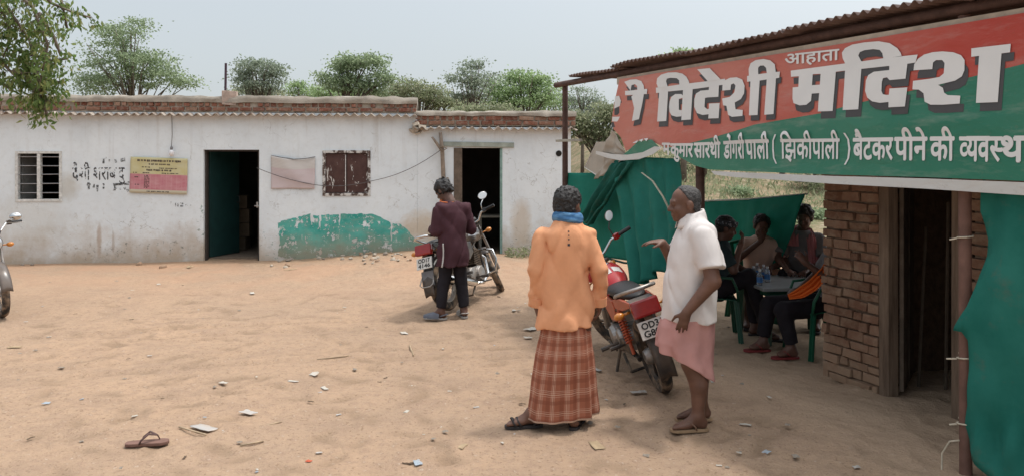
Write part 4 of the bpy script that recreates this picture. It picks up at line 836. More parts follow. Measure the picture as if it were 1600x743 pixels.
# big net on the right, with a ragged left edge
pts = [(1531, 300), (1530, 330), (1536, 352), (1541, 375), (1540, 400), (1530, 440), (1518, 478), (1502, 508), (1500, 514), (1512, 517), (1519, 530), (1519, 580), (1517, 632), (1508, 668), (1504, 682), (1512, 700), (1530, 722), (1552, 746), (1600, 790), (1800, 800), (1800, 290)]
c = sp(1505, 680, .02); e = empty('shade_net', s2w(c.x, .02, c.z), sth, 'large green net at right edge of the shed with a ragged torn side', 'shade net')
bm = bmesh.new(); V, F = fill(densify(pts, 8), 10); vs = [bm.verts.new((v.x, v.y, 0)) for v in V]
for f in F: bm.faces.new([vs[i] for i in f])
for v in bm.verts:
    x, y = v.co.x, v.co.y; q = sp(x, y, .02) - Vector((c.x, .02, c.z)); pull = math.exp(-((x - 1505) / 40) ** 2 - ((y - 512) / 40) ** 2)
    d = .03 * float(fbm(q.x * 2.2, q.z * 1.6, 3, 3)) + .012 * math.sin(26 * q.x + 2 * q.z) + .012 * pull + .04 * math.exp(-((y - 700) / 40) ** 2) * math.sin(x * .12); v.co = (q.x, d + .012, q.z)
me = bpy.data.meshes.new('net_sheet'); bm.to_mesh(me); bm.free(); me.materials.append(NET); me.polygons.foreach_set('use_smooth', [True] * len(me.polygons)); o = bpy.data.objects.new('net_sheet', me); COL.objects.link(o); o.parent = e
md = o.modifiers.new('thickness', 'SOLIDIFY'); md.thickness = .003
# pale bent strip leaning against the bundle
a = sp(1003, 270, .16); b = sp(1055, 342, .16); g = empty('white_strip', s2w(b.x, .16, b.z - .6), sth, 'pale bent plastic strip leaning against the pleated green net', 'strip'); o_ = Vector((b.x, .16, b.z - .6))
mb = MB(); mb.tube([a - o_, sp(1020, 283, .17) - o_, sp(1036, 307, .17) - o_, sp(1047, 330, .16) - o_], .012, 6, flat=.4); mb.build('strip_piece', mat('cream_plastic', (.40, .38, .29), .6), g, True)
# ---------------------------------------------------------------- trees
def leaf_mat(name, c1, c2, c3, tr=.62):
    t = NT(name); g = t.n('NewGeometry').outputs['Random Per Island']; rp = t.n('ValToRGB'); t.l(g, rp.inputs[0]); cr = rp.color_ramp
    cr.elements[0].color = c1 + (1,); cr.elements[1].color = c3 + (1,); e = cr.elements.new(.55); e.color = c2 + (1,)
    t.set(rp.outputs[0], .55, 0, .35); return two_sided(t.m, tr)
LEAF = [leaf_mat('mid_green_leaves', (.20, .26, .15), (.29, .37, .215), (.38, .45, .30)), leaf_mat('fresh_green_leaves', (.22, .32, .14), (.32, .43, .21), (.40, .49, .30)),
        leaf_mat('grey_green_leaves', (.21, .255, .19), (.29, .345, .26), (.38, .42, .34)), leaf_mat('olive_leaves', (.20, .235, .13), (.29, .325, .195), (.38, .375, .26)),
        leaf_mat('branch_leaves', (.09, .15, .04), (.155, .235, .07), (.30, .31, .12))]
TRUNK = mat('tree_bark', (.15, .12, .095), .9, .35, 6, .6, 30)
def leaves(name, pts, dirs, L, Wd, m, parent, rs, fold=.25):
    """one small folded leaf face per point"""
    n = len(pts); d = dirs / np.linalg.norm(dirs, axis=1)[:, None]; r = rs.normal(size=(n, 3)); s = np.cross(d, r); s /= np.linalg.norm(s, axis=1)[:, None]; nn = np.cross(s, d)
    l = (L * rs.uniform(.6, 1.25, n))[:, None]; w = (Wd * rs.uniform(.7, 1.2, n))[:, None]
    V = np.stack([pts, pts + d * l * .45 + s * w + nn * w * fold, pts + d * l, pts + d * l * .45 - s * w + nn * w * fold], 1).reshape(-1, 3)
    me = bpy.data.meshes.new(name); me.vertices.add(4 * n); me.vertices.foreach_set('co', V.astype(np.float32).ravel()); me.loops.add(4 * n); me.loops.foreach_set('vertex_index', np.arange(4 * n, dtype=np.int32)); me.polygons.add(n)
    me.polygons.foreach_set('loop_start', np.arange(0, 4 * n, 4, dtype=np.int32)); me.polygons.foreach_set('loop_total', np.full(n, 4, np.int32)); me.update(calc_edges=True); me.materials.append(m)
    o = bpy.data.objects.new(name, me); COL.objects.link(o); o.parent = parent; return o
def tree(label, px, base_py_top, Y, blobs, m, n=5000, leaf=(.16, .055), clumps=90, csz=.34, name='tree', tr=.10, droop=.2, seed=1, group='trees beyond the buildings', trunk_px=None):
    """blobs: (px, py, rx_px, ry_px, weight) crown masses as seen in the photograph; depth follows the width"""
    rs = np.random.RandomState(seed); k = Y / FPX; tx = trunk_px if trunk_px is not None else px
    base = Vector(((tx - CX) * k, Y, gz((tx - CX) * k, Y))); e = empty(name, base, 0, label, 'tree', group)
    w = np.array([b[4] for b in blobs], float); w /= w.sum(); C = []; 
    for b, wt in zip(blobs, w):
        c = np.array(at(b[0], b[1], Y)) - np.array(base); r = np.array([b[2] * k, max(b[2], b[3]) * k * .8, b[3] * k])
        for _ in range(max(3, int(clumps * 1.15 * wt))):
            v = rs.normal(size=3); v /= np.linalg.norm(v); C.append((c + v * r * rs.uniform(.2, 1.12) ** .6, c, r))
    P = []; D = []
    per = int(n * .95) // len(C)
    for c, bc, br in C:
        cs = csz * rs.choice([.35, .5, .65, .8]); q = rs.normal(size=(per, 3)) * np.array([cs * 1.15, cs * 1.15, cs * .38]) ; P.append(c + q); D.append(q * .6 + rs.normal(size=(per, 3)) * cs + np.array([0, 0, -droop * cs * 2]))
    P = np.concatenate(P); D = np.concatenate(D)
    leaves('crown', P, D, leaf[0] * .56, leaf[1] * .62, m, e, rs)
    mb = MB(); top = np.array(at(px, min(b[1] for b in blobs) + 12, Y)) - np.array(base); h = top[2]
    mid = np.array([0, 0, 0]) * .5 + top * .5 + np.array([rs.uniform(-.2, .2), 0, 0]); mb.tube([(0, 0, -.3), tuple(mid * .5), tuple(mid), tuple(top * .82), tuple(top)], [tr * 1.3, tr, tr * .8, tr * .4, tr * .12], 8)
    for i in rs.permutation(len(C))[:min(len(C), 40)]:
        c = C[i][0]; f = np.clip((c[2] / h) * rs.uniform(.45, .8), .35, .85); s = top * f if f > .5 else mid * (f * 2)
        g = s * .45 + c * .55 + np.array([0, 0, rs.uniform(-.05, .25) * np.linalg.norm(c - s) * .5]); mb.tube([tuple(s), tuple(g), tuple(c)], [tr * .40 * (1.2 - f), tr * .26, tr * .08], 5)
    mb.build('trunk', TRUNK, e, True); return e
tree('feathery green tree with a stepped spreading crown behind the building, left of the roof rod', 205, 30, 27, [(185, 50, 46, 16, 1.2), (170, 75, 45, 16, .9), (218, 38, 18, 8, .4), (225, 100, 60, 22, 2), (180, 115, 55, 26, 1.8), (255, 120, 48, 22, 1.6), (150, 135, 35, 16, .8), (290, 128, 24, 10, .4)], LEAF[0], 11000, (.17, .05), 210, .30, seed=2, droop=.1)
tree('small rounded tree just right of the roof rod', 405, 85, 30, [(405, 105, 32, 16, 1.5), (385, 120, 18, 14, .6), (428, 118, 18, 16, .7), (405, 138, 28, 14, 1)], LEAF[2], 4200, (.18, .06), 80, .26, seed=3, tr=.08)
tree('low pale shrubby tree between the two rounded trees above the roof', 468, 122, 34, [(465, 138, 20, 12, 1), (485, 145, 18, 8, .5)], LEAF[1], 1500, (.17, .06), 30, .26, seed=4, tr=.06)
tree('broad open-crowned tree rising above the middle of the long roof', 545, 82, 28, [(535, 100, 24, 14, 1), (570, 98, 32, 14, 1.3), (600, 118, 18, 14, .6), (520, 125, 22, 18, .9), (555, 130, 26, 18, 1), (590, 140, 20, 12, .5)], LEAF[0], 6500, (.19, .06), 115, .27, seed=5)
tree('dull green bushy tree behind the end of the long roof', 655, 125, 30, [(640, 138, 30, 12, 1), (675, 148, 34, 14, 1.2), (620, 150, 28, 12, .8), (690, 160, 26, 12, .8)], LEAF[3], 5200, (.18, .06), 90, .3, seed=6)
tree('thin sparse tree with a wispy top above the annex roof', 738, 88, 27, [(738, 100, 14, 10, .5), (730, 120, 30, 12, .8), (752, 125, 26, 12, .7), (740, 145, 30, 14, .9), (712, 125, 10, 6, .2)], LEAF[2], 3000, (.17, .05), 60, .26, seed=7, tr=.07)
tree('bright green dense tree behind the annex, left of the shed post', 818, 108, 29, [(822, 122, 28, 14, 1.2), (790, 138, 30, 18, 1.2), (845, 140, 28, 20, 1.2), (818, 158, 44, 18, 1.5), (775, 160, 22, 12, .5)], LEAF[1], 8000, (.18, .06), 130, .3, seed=8)
tree('thin greyish tree just left of the shed beam with bare twigs', 910, 135, 31, [(905, 150, 24, 14, .8), (925, 165, 20, 14, .6), (900, 175, 24, 14, .8)], LEAF[2], 2400, (.17, .05), 50, .28, seed=9, tr=.07)
tree('low mid-green tree filling the gap between annex and banner', 935, 160, 24, [(950, 180, 24, 20, 1), (920, 195, 30, 18, 1.2), (950, 215, 30, 18, 1), (890, 195, 20, 20, .8)], LEAF[3], 6000, (.17, .055), 90, .28, seed=10)
tree('small green tree top showing over the shed roof', 1068, 76, 22, [(1068, 88, 22, 8, 1), (1080, 98, 26, 10, 1), (1050, 100, 20, 8, .6)], LEAF[1], 2200, (.17, .055), 40, .22, seed=11, tr=.08)
tree('yellowish bush in front of the trees behind the annex roof', 760, 150, 23, [(735, 172, 26, 8, 1), (780, 172, 26, 8, 1)], LEAF[3], 2000, (.14, .05), 40, .24, seed=12, tr=.05)
tree('dark low bush far behind the long roof', 620, 150, 40, [(590, 152, 22, 6, 1), (630, 152, 20, 6, 1)], LEAF[0], 900, (.22, .08), 20, .3, seed=13, tr=.06)
for i, (px, Y, w, h, lb) in enumerate([(1060, 24, 26, 16, 'bush on the bank left of the middle post'), (1135, 27, 40, 26, 'bush high on the bank under the banner hem'), (1205, 25, 34, 22, 'thin bush on the bank above the tarpaulin'), (1270, 22, 32, 22, 'bush on the bank beside the brick pier'), (970, 21, 34, 26, 'dense bush on the bank behind the torn banner')]):
    b = at(px, HY, Y); k = Y / FPX; z = gz(b.x, Y); py = HY - (z - EYE) / k
    tree('dry ' + lb, px, 0, Y, [(px, py - h * .8, w, h * .7, 1), (px + w * .4, py - h * 1.4, w * .6, h * .6, .7)], LEAF[3], 1600, (.13, .045), 36, .22, name='bush', seed=30 + i, tr=.05, group='bushes on the bank')
for i, (px, Y, lb) in enumerate([(1100, 23, 'first from the middle post'), (1150, 25, 'second from the middle post'), (1183, 24, 'third from the middle post'), (1222, 23, 'fourth from the middle post'), (1245, 26, 'last before the brick pier')]):
    b = at(px, HY, Y); z = gz(b.x, Y); e = empty('bare_tree', (b.x, Y, z), 0, 'bare thin tree trunk standing on the dry bank, ' + lb, 'tree', 'bare trunks on the bank')
    mb = MB(); mb.tube([(0, 0, -.1), (.06, 0, 1.2), (-.05, .1, 2.2), (.1, 0, 3.2)], [.09, .08, .07, .05], 7); mb.build('stem', TRUNK, e, True)
    mb = MB(); mb.tube([(-.02, .05, 2.0), (.5, .1, 2.5), (.9, .2, 2.9)], [.04, .03, .015], 5); mb.tube([(0, .05, 2.3), (-.5, 0, 2.9)], [.03, .015], 5); mb.build('limb', TRUNK, e, True)
for i, (px, Y, bl, lb) in enumerate([(395, 33, [(390, 142, 30, 8, 1), (425, 145, 24, 7, .8)], 'low scrub at the foot of the small rounded tree'), (515, 32, [(505, 144, 22, 8, 1), (545, 146, 24, 7, .8)], 'low scrub under the broad open-crowned tree'), (700, 31, [(690, 165, 34, 12, 1), (725, 158, 26, 12, .8)], 'scrub between the long roof end and the sparse wispy tree'), (868, 33, [(860, 150, 26, 18, 1), (880, 165, 24, 14, 1), (845, 168, 26, 10, .8)], 'leafy scrub beside the shed post'), (590, 34, [(580, 146, 26, 7, 1), (612, 144, 24, 8, 1)], 'pale scrub right of the broad open-crowned tree')]):
    tree('hazy ' + lb, px, 0, Y, bl, LEAF[(3, 1, 3, 1, 2)[i]], 1700, (.17, .06), 34, .28, name='scrub_bush', seed=50 + i, tr=.05, group='scrub behind the roofs')
rs = np.random.RandomState(77); n_ = 16000; X_ = rs.uniform(1.0, 14, n_); Y_ = rs.uniform(14.5, 30, n_); k_ = (fbm(X_ * .7, Y_ * .7, 4.0, 3) > -.12) & (X_ > 1.2 + (Y_ < 16) * 1.0); X_, Y_ = X_[k_], Y_[k_]; cl = rs.normal(size=(len(X_), 3)) * np.array([.12, .12, 0])
gr_ = empty('bank_grass', (0, 0, 0)); o = leaves('bank_grass', np.stack([X_, Y_, gh(X_, Y_) - .02], 1) + cl, np.stack([rs.normal(size=len(X_)) * .5, rs.normal(size=len(X_)) * .5, np.ones(len(X_))], 1), .20, .022, LEAF[3], None, rs); bpy.data.objects.remove(gr_); o.name = 'bank_grass'; tag(o, kind='stuff')
rb = random.Random(9)
for i in range(12):
    px = rb.choice([rb.uniform(1050, 1300), rb.uniform(1050, 1300), rb.uniform(895, 985)]); Y = rb.uniform(17, 27); b = at(px, HY, Y); k = Y / FPX; py = HY - (gz(b.x, Y) - EYE) / k; w = rb.uniform(12, 26)
    tree('low dry shrub scattered on the grassy bank behind the shed', px, 0, Y, [(px, py - w * .35, w, w * .4, 1)], LEAF[(3, 2, 0)[i % 3]], 700, (.14, .05), 18, .2, name='bank_shrub', seed=80 + i, tr=.03, group='shrubs scattered on the bank')
# branch of a near tree hanging into the picture at the top left
rs = np.random.RandomState(5); Y0 = 9.0; base = Vector((-9.2, Y0, 0)); e = empty('overhanging_tree', base, 0, 'near leafy tree whose drooping branch hangs into the top left corner', 'tree')
mb = MB(); mb.tube([(0, 0, -.2), (.1, 0, 1.8), (.35, .05, 3.2), (.9, 0, 4.2)], [.20, .17, .14, .10], 10)
P = []; D = []
def sprig(pts, dens, cs, seed):
    """a twig along photo points with leaf clusters"""
    q = [np.array(at(x, y, Y0 + d)) - np.array(base) for x, y, d in pts]; mb.tube([tuple(p) for p in q], [max(.006, .022 - .004 * i) for i in range(len(q))], 5)
    for a, b in zip(q, q[1:]):
        m = int(np.linalg.norm(b - a) * dens * .85)
        for _ in range(m):
            p = a + (b - a) * rs.rand(); nl = rs.randint(6, 12); off = rs.normal(size=3) * np.array([cs, cs, cs]); p2 = p + off; dr = np.array([rs.normal() * .4, rs.normal() * .4, -1.0])
            mb.tube([tuple(p), tuple((p + p2) / 2 + np.array([0, 0, .02])), tuple(p2)], [.004, .003, .002], 4, cap=False)
            for k in range(nl): P.append(p2 + rs.normal(size=3) * .035 + dr * rs.uniform(-.05, .08)); D.append(dr + rs.normal(size=3) * .55)
mb.tube([tuple(np.array(at(-330, -180, Y0)) - np.array(base)), tuple(np.array(at(-120, -60, Y0)) - np.array(base)), tuple(np.array(at(30, -40, Y0)) - np.array(base))], [.07, .05, .03], 7)
for i, (pts, dn, cs) in enumerate([([(-60, -50, 0), (10, 10, .1), (45, 60, .1), (60, 120, 0), (70, 175, 0)], 62, .10), ([(-20, -50, 0), (50, 10, -.2), (75, 70, -.2), (60, 140, -.1)], 50, .11), ([(20, -60, 0), (80, 5, .1), (115, 20, .2), (142, 28, .2)], 30, .07), ([(0, -40, .2), (95, -5, .2), (105, 45, .2)], 24, .07), ([(-40, 0, 0), (5, 20, .1), (20, 55, .2), (5, 90, .3)], 45, .10), ([(-50, 60, 0), (0, 95, 0), (30, 125, .1), (35, 140, .1)], 55, .12), ([(30, 80, .2), (80, 95, .2), (105, 92, .2)], 32, .07), ([(20, 110, 0), (75, 125, .1), (98, 130, .2)], 42, .09), ([(60, 20, 0), (85, 60, .1), (95, 88, .1)], 20, .07), ([(-40, 100, .1), (0, 128, .1), (20, 142, .1)], 45, .10), ([(40, 120, 0), (62, 150, 0), (75, 182, 0)], 60, .07)]): sprig(pts, dn, cs, i)
mb.build('trunk', TRUNK, e, True); leaves('crown', np.array(P), np.array(D), .088, .018, LEAF[4], e, rs)
# weeds by the doorways
def weed(px, py, label, n, r, L, m, name='weed'):
    g = gnd(px, py); rs = np.random.RandomState(n); e = empty(name, g, 0, label, 'plant'); p = []; d = []
    for _ in range(n):
        a = rs.rand() * 6.28; q = r * math.sqrt(rs.rand()); p.append((q * math.cos(a), q * .6 * math.sin(a), rs.rand() ** 1.5 * r * .9)); d.append((math.cos(a) * .7, math.sin(a) * .7, rs.uniform(.2, 1)))
    leaves('foliage', np.array(p), np.array(d), L, L * .28, m, e, rs)
weed(432, 402, 'small leafy weed growing at the right foot of the first doorway', 300, .19, .07, LEAF[4])
weed(835, 402, 'low dry grass tuft under the wall right of the wooden door frame', 200, .22, .05, LEAF[3], 'grass_tuft'); weed(806, 402, 'short green grass tuft by the sill of the wooden framed doorway', 160, .18, .06, LEAF[3], 'grass_tuft')
weed(868, 403, 'dry grass tuft near the corner of the annex wall', 180, .22, .06, LEAF[3], 'grass_tuft')
# ---------------------------------------------------------------- people
def skin_mat(name, col):
    t = NT(name); o = t.co(); c = t.mix(t.ramp(t.noise(o, 7, 4, .6), .35, .65), tuple(x * .82 for x in col), tuple(x * 1.2 for x in col)); t.set(c, .5, 0, .4); t.bump(t.noise(o, 120, 3), .15, .002); return t.m
SK1 = skin_mat('brown_skin', (.135, .066, .044)); SK2 = skin_mat('dark_brown_skin', (.115, .058, .042))
def cloth_mat(name, col, var=.14, weave=300, wr=.5, col2=None):
    t = NT(name); o = t.co(); c = t.mix(t.ramp(t.noise(o, 4.5, 5, .6), .35, .65), tuple(x * (1 - var) for x in col), tuple(min(.9, x * (1 + var)) for x in col))
    if col2: c = t.mix(t.math('MULTIPLY', t.ramp(t.noise(o, 2.5, 4, .6), .5, .68), .6), c, col2)
    t.set(c, .85, 0, .2); t.bump(t.noise(t.map(o, (1, 1, .55)), 9, 3, .5, .4), wr * .55, .02); t.bump(t.noise(o, weave, 2), .2, .001); rn = t.n('TexNoise', noise_type='RIDGED_MULTIFRACTAL'); t.l(t.map(o, (1, 1, .5), rot=(.2, .35, .1)), rn.inputs['Vector']); rn.inputs['Scale'].default_value = 6; rn.inputs['Detail'].default_value = 1.5; t.bump(rn.outputs[0], wr * .45, .03); return t.m
def hair_mat(name, col):
    t = NT(name); o = t.co(); c = t.mix(t.ramp(t.noise(o, 60, 3, .7), .4, .7), col, tuple(x * 2.6 + .01 for x in col)); t.set(c, .55, 0, .4); t.bump(t.noise(o, 90, 3, .7), .8, .01); return t.m
HBLK = hair_mat('black_hair', (.010, .009, .009)); HGRY = hair_mat('greying_hair', (.035, .033, .033))
V3 = lambda *a: np.array(a, float)
def nrm(v): v = np.array(v, float); return v / np.linalg.norm(v)
def frame(f, u=(0, 0, 1)):
    f = nrm(f); u = np.array(u, float); r = nrm(np.cross(f, u)); u = np.cross(r, f); return np.stack([r, f, u], 1)      # columns right, forward, up
def head(s, c, f, neck, u=(0, 0, 1), k=1.0, nr=.056):
    Q = frame(f, u); p = lambda *a: c + Q @ (np.array(a) * k); e = lambda a, r, kk=.015, op='+': s.ell(p(*a), [x * k for x in r], kk, op, Q)
    e((0, -.012, .035), (.073, .092, .078)); e((0, .022, -.042), (.056, .066, .068), .03); e((0, .060, -.094), (.024, .022, .018), .02)
    s.cone(p(-.034, .078, .020), p(.034, .078, .020), .012 * k, .012 * k, .015)
    for x in (-1, 1): e((x * .036, .058, -.034), (.022, .022, .022), .02); e((x * .030, .096, .004), (.014, .011, .009), .008, '-'); e((x * .030, .078, .003), (.013, .012, .010), .004); e((x * .077, -.012, -.008), (.013, .025, .034), .006)
    s.cone(p(0, .084, .010), p(0, .106, -.030), .008 * k, .013 * k, .012); e((-.012, .094, -.034), (.009, .011, .008), .008); e((.012, .094, -.034), (.009, .011, .008), .008)
    s.cone(p(-.019, .082, -.058), p(.019, .082, -.058), .008 * k, .008 * k, .006); s.cone(p(-.016, .080, -.070), p(.016, .080, -.070), .009 * k, .009 * k, .006)
    s.cone(p(0, -.022, -.055), neck, nr * k, (nr + .004) * k, .03)
def eyes(par, c, f, u=(0, 0, 1), k=1.0):
    Q = frame(f, u)
    for x in (-1, 1):
        mb = MB(); mb.ball(tuple(c + Q @ (V3(x * .030, .0795, .004) * k)), (.0095, .0085, .006), 8, 6); mb.build('eye', mat('eye_dark', (.10, .085, .075), .3, .05, 10, 0), par, True)
def hair(par, c, f, m, u=(0, 0, 1), k=1.0, t=.016, curl=.010, cf=70, low=-.035, front=.058, h=.0065, tilt=.9, name='hair', top=0.0, back=-.07):
    Q = frame(f, u); s = SDF(c - .19, c + .19, h); p = lambda *a: c + Q @ (np.array(a) * k)
    s.ell(p(0, -.016, .036), [(.073 + t) * k, (.092 + t) * k, (.078 + t + top) * k], 0, '+', Q); s.ell(p(0, -.045, -.02), [(.064 + t) * k, (.052 + t) * k, .055 * k], .02, '+', Q)
    s.warp(lambda X, Y, Z: fbm(X * cf, Y * cf, Z * cf, 2), curl)
    s.clip(p(0, front, .055), Q @ nrm((0, 1, -.55)))         # hairline over the brow
    s2 = p(0, .02, low); s.clip(s2, Q @ nrm((0, tilt, -1.0)))
    s.clip(p(0, -.05, back), Q @ V3(0, 0, -1.0))
    return s.mesh(name, m, par, 1)
def hand(s, w, d, n, side, curl=.5, k=1.0, spread=.12, L=1.0):
    """w wrist, d pointing direction, n the way the palm faces, side +1/-1: which side the thumb is on along cross(d, n)"""
    d = nrm(d); n = np.array(n, float); n = nrm(n - d * (n @ d)); x = np.cross(d, n) * side; k *= .95
    pal = w + d * .050 * k
    s.cone(w, w + d * .03 * k, .026 * k, .028 * k, .015)
    Q = np.stack([x, d, n], 1); s.ell(pal, [.038 * k, .052 * k, .017 * k], .015, '+', Q)
    for i, (o, l) in enumerate(((.029, .068), (.010, .078), (-.009, .073), (-.027, .056))):
        q = w + d * (.088 - .006 * abs(i - 1)) * k + x * o * k; a = curl * (.55 + .18 * i); dd = nrm(d + x * spread * (1.2 - i) * .5); r = .0098 * k
        for j, fr in enumerate((.45, .31, .24)):
            dd = nrm(dd * math.cos(a) + n * math.sin(a)); q2 = q + dd * l * L * fr * k; s.cone(q, q2, r, r * .92, .004); q = q2; r *= .92; a = curl * .9
    q = w + d * .025 * k + x * .030 * k; dd = nrm(d * .62 + x * .72 + n * .25); q2 = q + dd * .042 * k; s.cone(q - dd * .01, q2, .014 * k, .012 * k, .012); dd = nrm(d * .85 + x * .3 + n * .35); s.cone(q2, q2 + dd * .045 * k, .0115 * k, .009 * k, .006)
def foot(s, an, f, k=1.0, toes=True):
    """an ankle joint, f the way the toes point (level)"""
    f = nrm((f[0], f[1], 0)); r = V3(f[1], -f[0], 0); g = an[2] - .075
    b = lambda a, c, z: V3(an[0] + f[0] * a + r[0] * c, an[1] + f[1] * a + r[1] * c, g + z)
    s.cone(an, b(-.028, 0, .032), .034 * k, .034 * k, .02); s.cone(an, b(.07, 0, .035), .034, .028, .03); s.cone(b(-.025, 0, .03), b(.11, .0, .022), .030, .022, .02)
    s.cone(b(.07, -.022, .025), b(.115, -.026, .02), .02, .018, .02); s.cone(b(.07, .022, .025), b(.11, .028, .018), .02, .016, .02)
    if toes:
        for c, a, rr in ((-.030, .172, .0135), (-.010, .168, .010), (.008, .160, .0095), (.024, .150, .009), (.038, .138, .0085)): s.cone(b(.11, c * .9, .02), b(a, c, .013), rr * 1.15, rr, .008)
def sandal(par, an, f, m, strap, name='sandal', kind='thong', L=.27, k=1.0, z0=None):
    f = nrm((f[0], f[1], 0)); r = V3(f[1], -f[0], 0); g = (an[2] - .075) if z0 is None else z0
    out = [(-.072, 0), (-.065, .026), (-.03, .036), (.03, .034), (.09, .045), (.14, .047), (.175, .034), (.188, .005), (.180, -.026), (.15, -.042), (.09, -.042), (.03, -.034), (-.03, -.036), (-.065, -.026)]
    P = lambda a, c, z: tuple(V3(an[0], an[1], 0) + f * a * k + r * c * k + V3(0, 0, g + z))
    mb = MB(); mb.prism(out, -.020, .0, lambda a, c, h: P(a, c, h)); so_ = mb.build(name, m, par, bevel=.004)
    mb = MB()
    if kind == 'thong':
        for c in (-.038, .040): mb.tube([P(.128, -.016, .004), P(.115, -.012, .032), P(.07, c * .6, .052), P(.03, c, .018), P(.02, c, -.004)], [.006, .008, .010, .009, .008], 6, flat=.6)
    elif kind == 'strap':
        for a in (.10, .135): mb.tube([P(a - .02, -.044, -.002), P(a, -.036, .030), P(a, 0, .046), P(a, .036, .030), P(a - .02, .046, -.002)], .013, 6, flat=.5)
        mb.tube([P(-.0, -.038, .0), P(-.045, -.03, .045), P(-.068, 0, .052), P(-.045, .03, .045), P(0, .038, .0)], .010, 6, flat=.6)
    else:
        pts = [(.02, .056), (.08, .060), (.14, .048), (.18, .03)]
        mb.grid(lambda u, v: P(.01 + .18 * u, (.047 + .006 * math.sin(3 * u)) * (1 - .45 * u ** 3) * math.cos(math.pi * v), -.005 + (.072 - .040 * u * u) * math.sin(math.pi * v) ** .7), 8, 10)
        mb.tube([P(.0, -.042, .02), P(-.05, -.034, .038), P(-.076, 0, .04), P(-.05, .034, .038), P(0, .042, .02)], .011, 6, flat=.6)
    mb.build('strap' if kind != 'clog' else 'clog_upper', strap, so_, True)
def ridge(X, Y, Z, seed, f=5.0):
    a = vn3(X * f + Z * f * .55 + seed, Y * f, Z * f * .42); b_ = vn3(X * f * 1.9 - Z * f * .8 + seed, Y * f * 1.9, Z * f * .7); return (1 - np.abs(a) * 2.2).clip(0, 1) ** 2 + .6 * (1 - np.abs(b_) * 2.2).clip(0, 1) ** 2 - .5
def wr(seed, fx=9, fz=5):
    return lambda X, Y, Z: fbm(X * fx + seed, Y * fx, Z * fz + .6 * fbm(X * 4, Y * 4, Z * 4 + seed, 2), 3)
def skirt(name, m, par, prof, pleats, seed, zlow=None, n=96, nz=36, fold=.012):
    """wrapped cloth: prof rows (t, z, cx, cy, rx, ry), t=0 hem .. 1 waist"""
    q = np.array(prof, float); mb = MB()
    def f(u, v):
        a = 2 * math.pi * u; z, cx, cy, rx, ry = [float(np.interp(v, q[:, 0], q[:, i])) for i in range(1, 6)]
        if zlow: z = z + zlow(a) * (1 - v)
        w = 1 - v * .75; pl = fold * w * (math.sin(pleats * a + 2.2 * math.sin(2 * a + seed) + 1.2 * v) + .6 * math.sin(pleats * 2.3 * a + seed + v * 2)) + .010 * w * float(fbm(math.cos(a) * 2, math.sin(a) * 2, v * 3 + seed, 2))
        return (cx + (rx + pl) * math.cos(a), cy + (ry + pl) * math.sin(a), z)
    per = 2 * math.pi * (q[0, 4] + q[0, 5]) / 2; hgt = q[-1, 1] - q[0, 1]
    mb.grid(f, n, nz, lambda u, v: (u * per, v * hgt)); return mb.build(name, m, par, True, solid=.006)
def ribbon(name, m, par, pts, wid, across, folds=4, amp=.012, seed=1):
    '''a length of gathered cloth: centre line pts, half widths wid, sideways direction across'''
    P = np.array(pts, float); t0 = np.linspace(0, 1, len(P)); mb = MB()
    def f(u, v):
        c = V3(*[np.interp(u, t0, P[:, i]) for i in range(3)]); w = float(np.interp(u, t0, wid)); d = V3(*[np.interp(min(1, u + .03), t0, P[:, i]) - np.interp(max(0, u - .03), t0, P[:, i]) for i in range(3)]); x = nrm(np.array(across, float) - nrm(d) * (np.array(across, float) @ nrm(d))); n = np.cross(nrm(d), x)
        s_ = 2 * v - 1; return tuple(c + x * w * s_ + n * (amp * math.sin(folds * 3.14 * s_ + 2 * u + seed) - .35 * w * s_ * s_ + .01 * float(fbm(u * 6, s_ * 2, seed, 2))))
    mb.grid(f, 40, 16); return mb.build(name, m, par, True, solid=.006)
def person(X, Y, th, label, z=None):
    return empty('person', (X, Y, gz(X, Y) if z is None else z), th, label, 'person')
def body(par, s, m): return s.mesh('body', m, par, 2)

# ---- man in the orange shirt, back to us
p = person(.36, 5.12, R(2), 'man in an orange shirt and brown checked lungi with a blue scarf, seen from behind'); H = V3(.02, .035, 1.465); hf = nrm((.62, .78, -.05)); hu = (0, -.02, 1)
s = SDF((-.42, -.3, -.02), (.42, .3, 1.68), .0075)
head(s, H, hf, V3(.01, -.005, 1.36), hu); s.column([(.72, 0, 0, .15, .11), (1.0, 0, 0, .14, .10), (1.22, 0, -.01, .15, .09), (1.32, .0, -.01, .08, .065)], .03)
for sx, el, wr_ in ((-1, V3(-.200, -.03, 1.035), V3(-.190, .02, .815)), (1, V3(.212, -.03, 1.04), V3(.228, .03, .82))):
    s.chain([V3(sx * .152, -.01, 1.265), el, wr_], [.044, .040, .026]); hand(s, wr_, (-.02 * sx, .10, -1), (-sx, .1, 0), sx, .55)
    s.chain([V3(sx * .09, 0, .75), V3(sx * .10, .01, .42), V3(sx * .11, -.02, .095)], [.085, .06, .042])
foot(s, V3(-.225, -.02, .095), (-.75, -.1, 0)); foot(s, V3(.055, -.05, .095), (.18, -.9, 0) if False else (.28, .9, 0))
s.cone(V3(-.11, -.02, .16), V3(-.225, -.02, .095), .045, .036, .03); s.cone(V3(.07, -.02, .16), V3(.055, -.05, .095), .045, .036, .03)
b = body(p, s, SK1); eyes(p, H, hf, hu)
hair(p, H, hf, hair_mat('salt_and_pepper_curls', (.012, .011, .011)), hu, t=.016, curl=.009, cf=80, low=-.045, back=-.085)
ORG = cloth_mat('orange_shirt_cloth', (.68, .325, .175), .08, wr=.8)
s = SDF((-.42, -.3, .60), (.42, .3, 1.46), .0075)
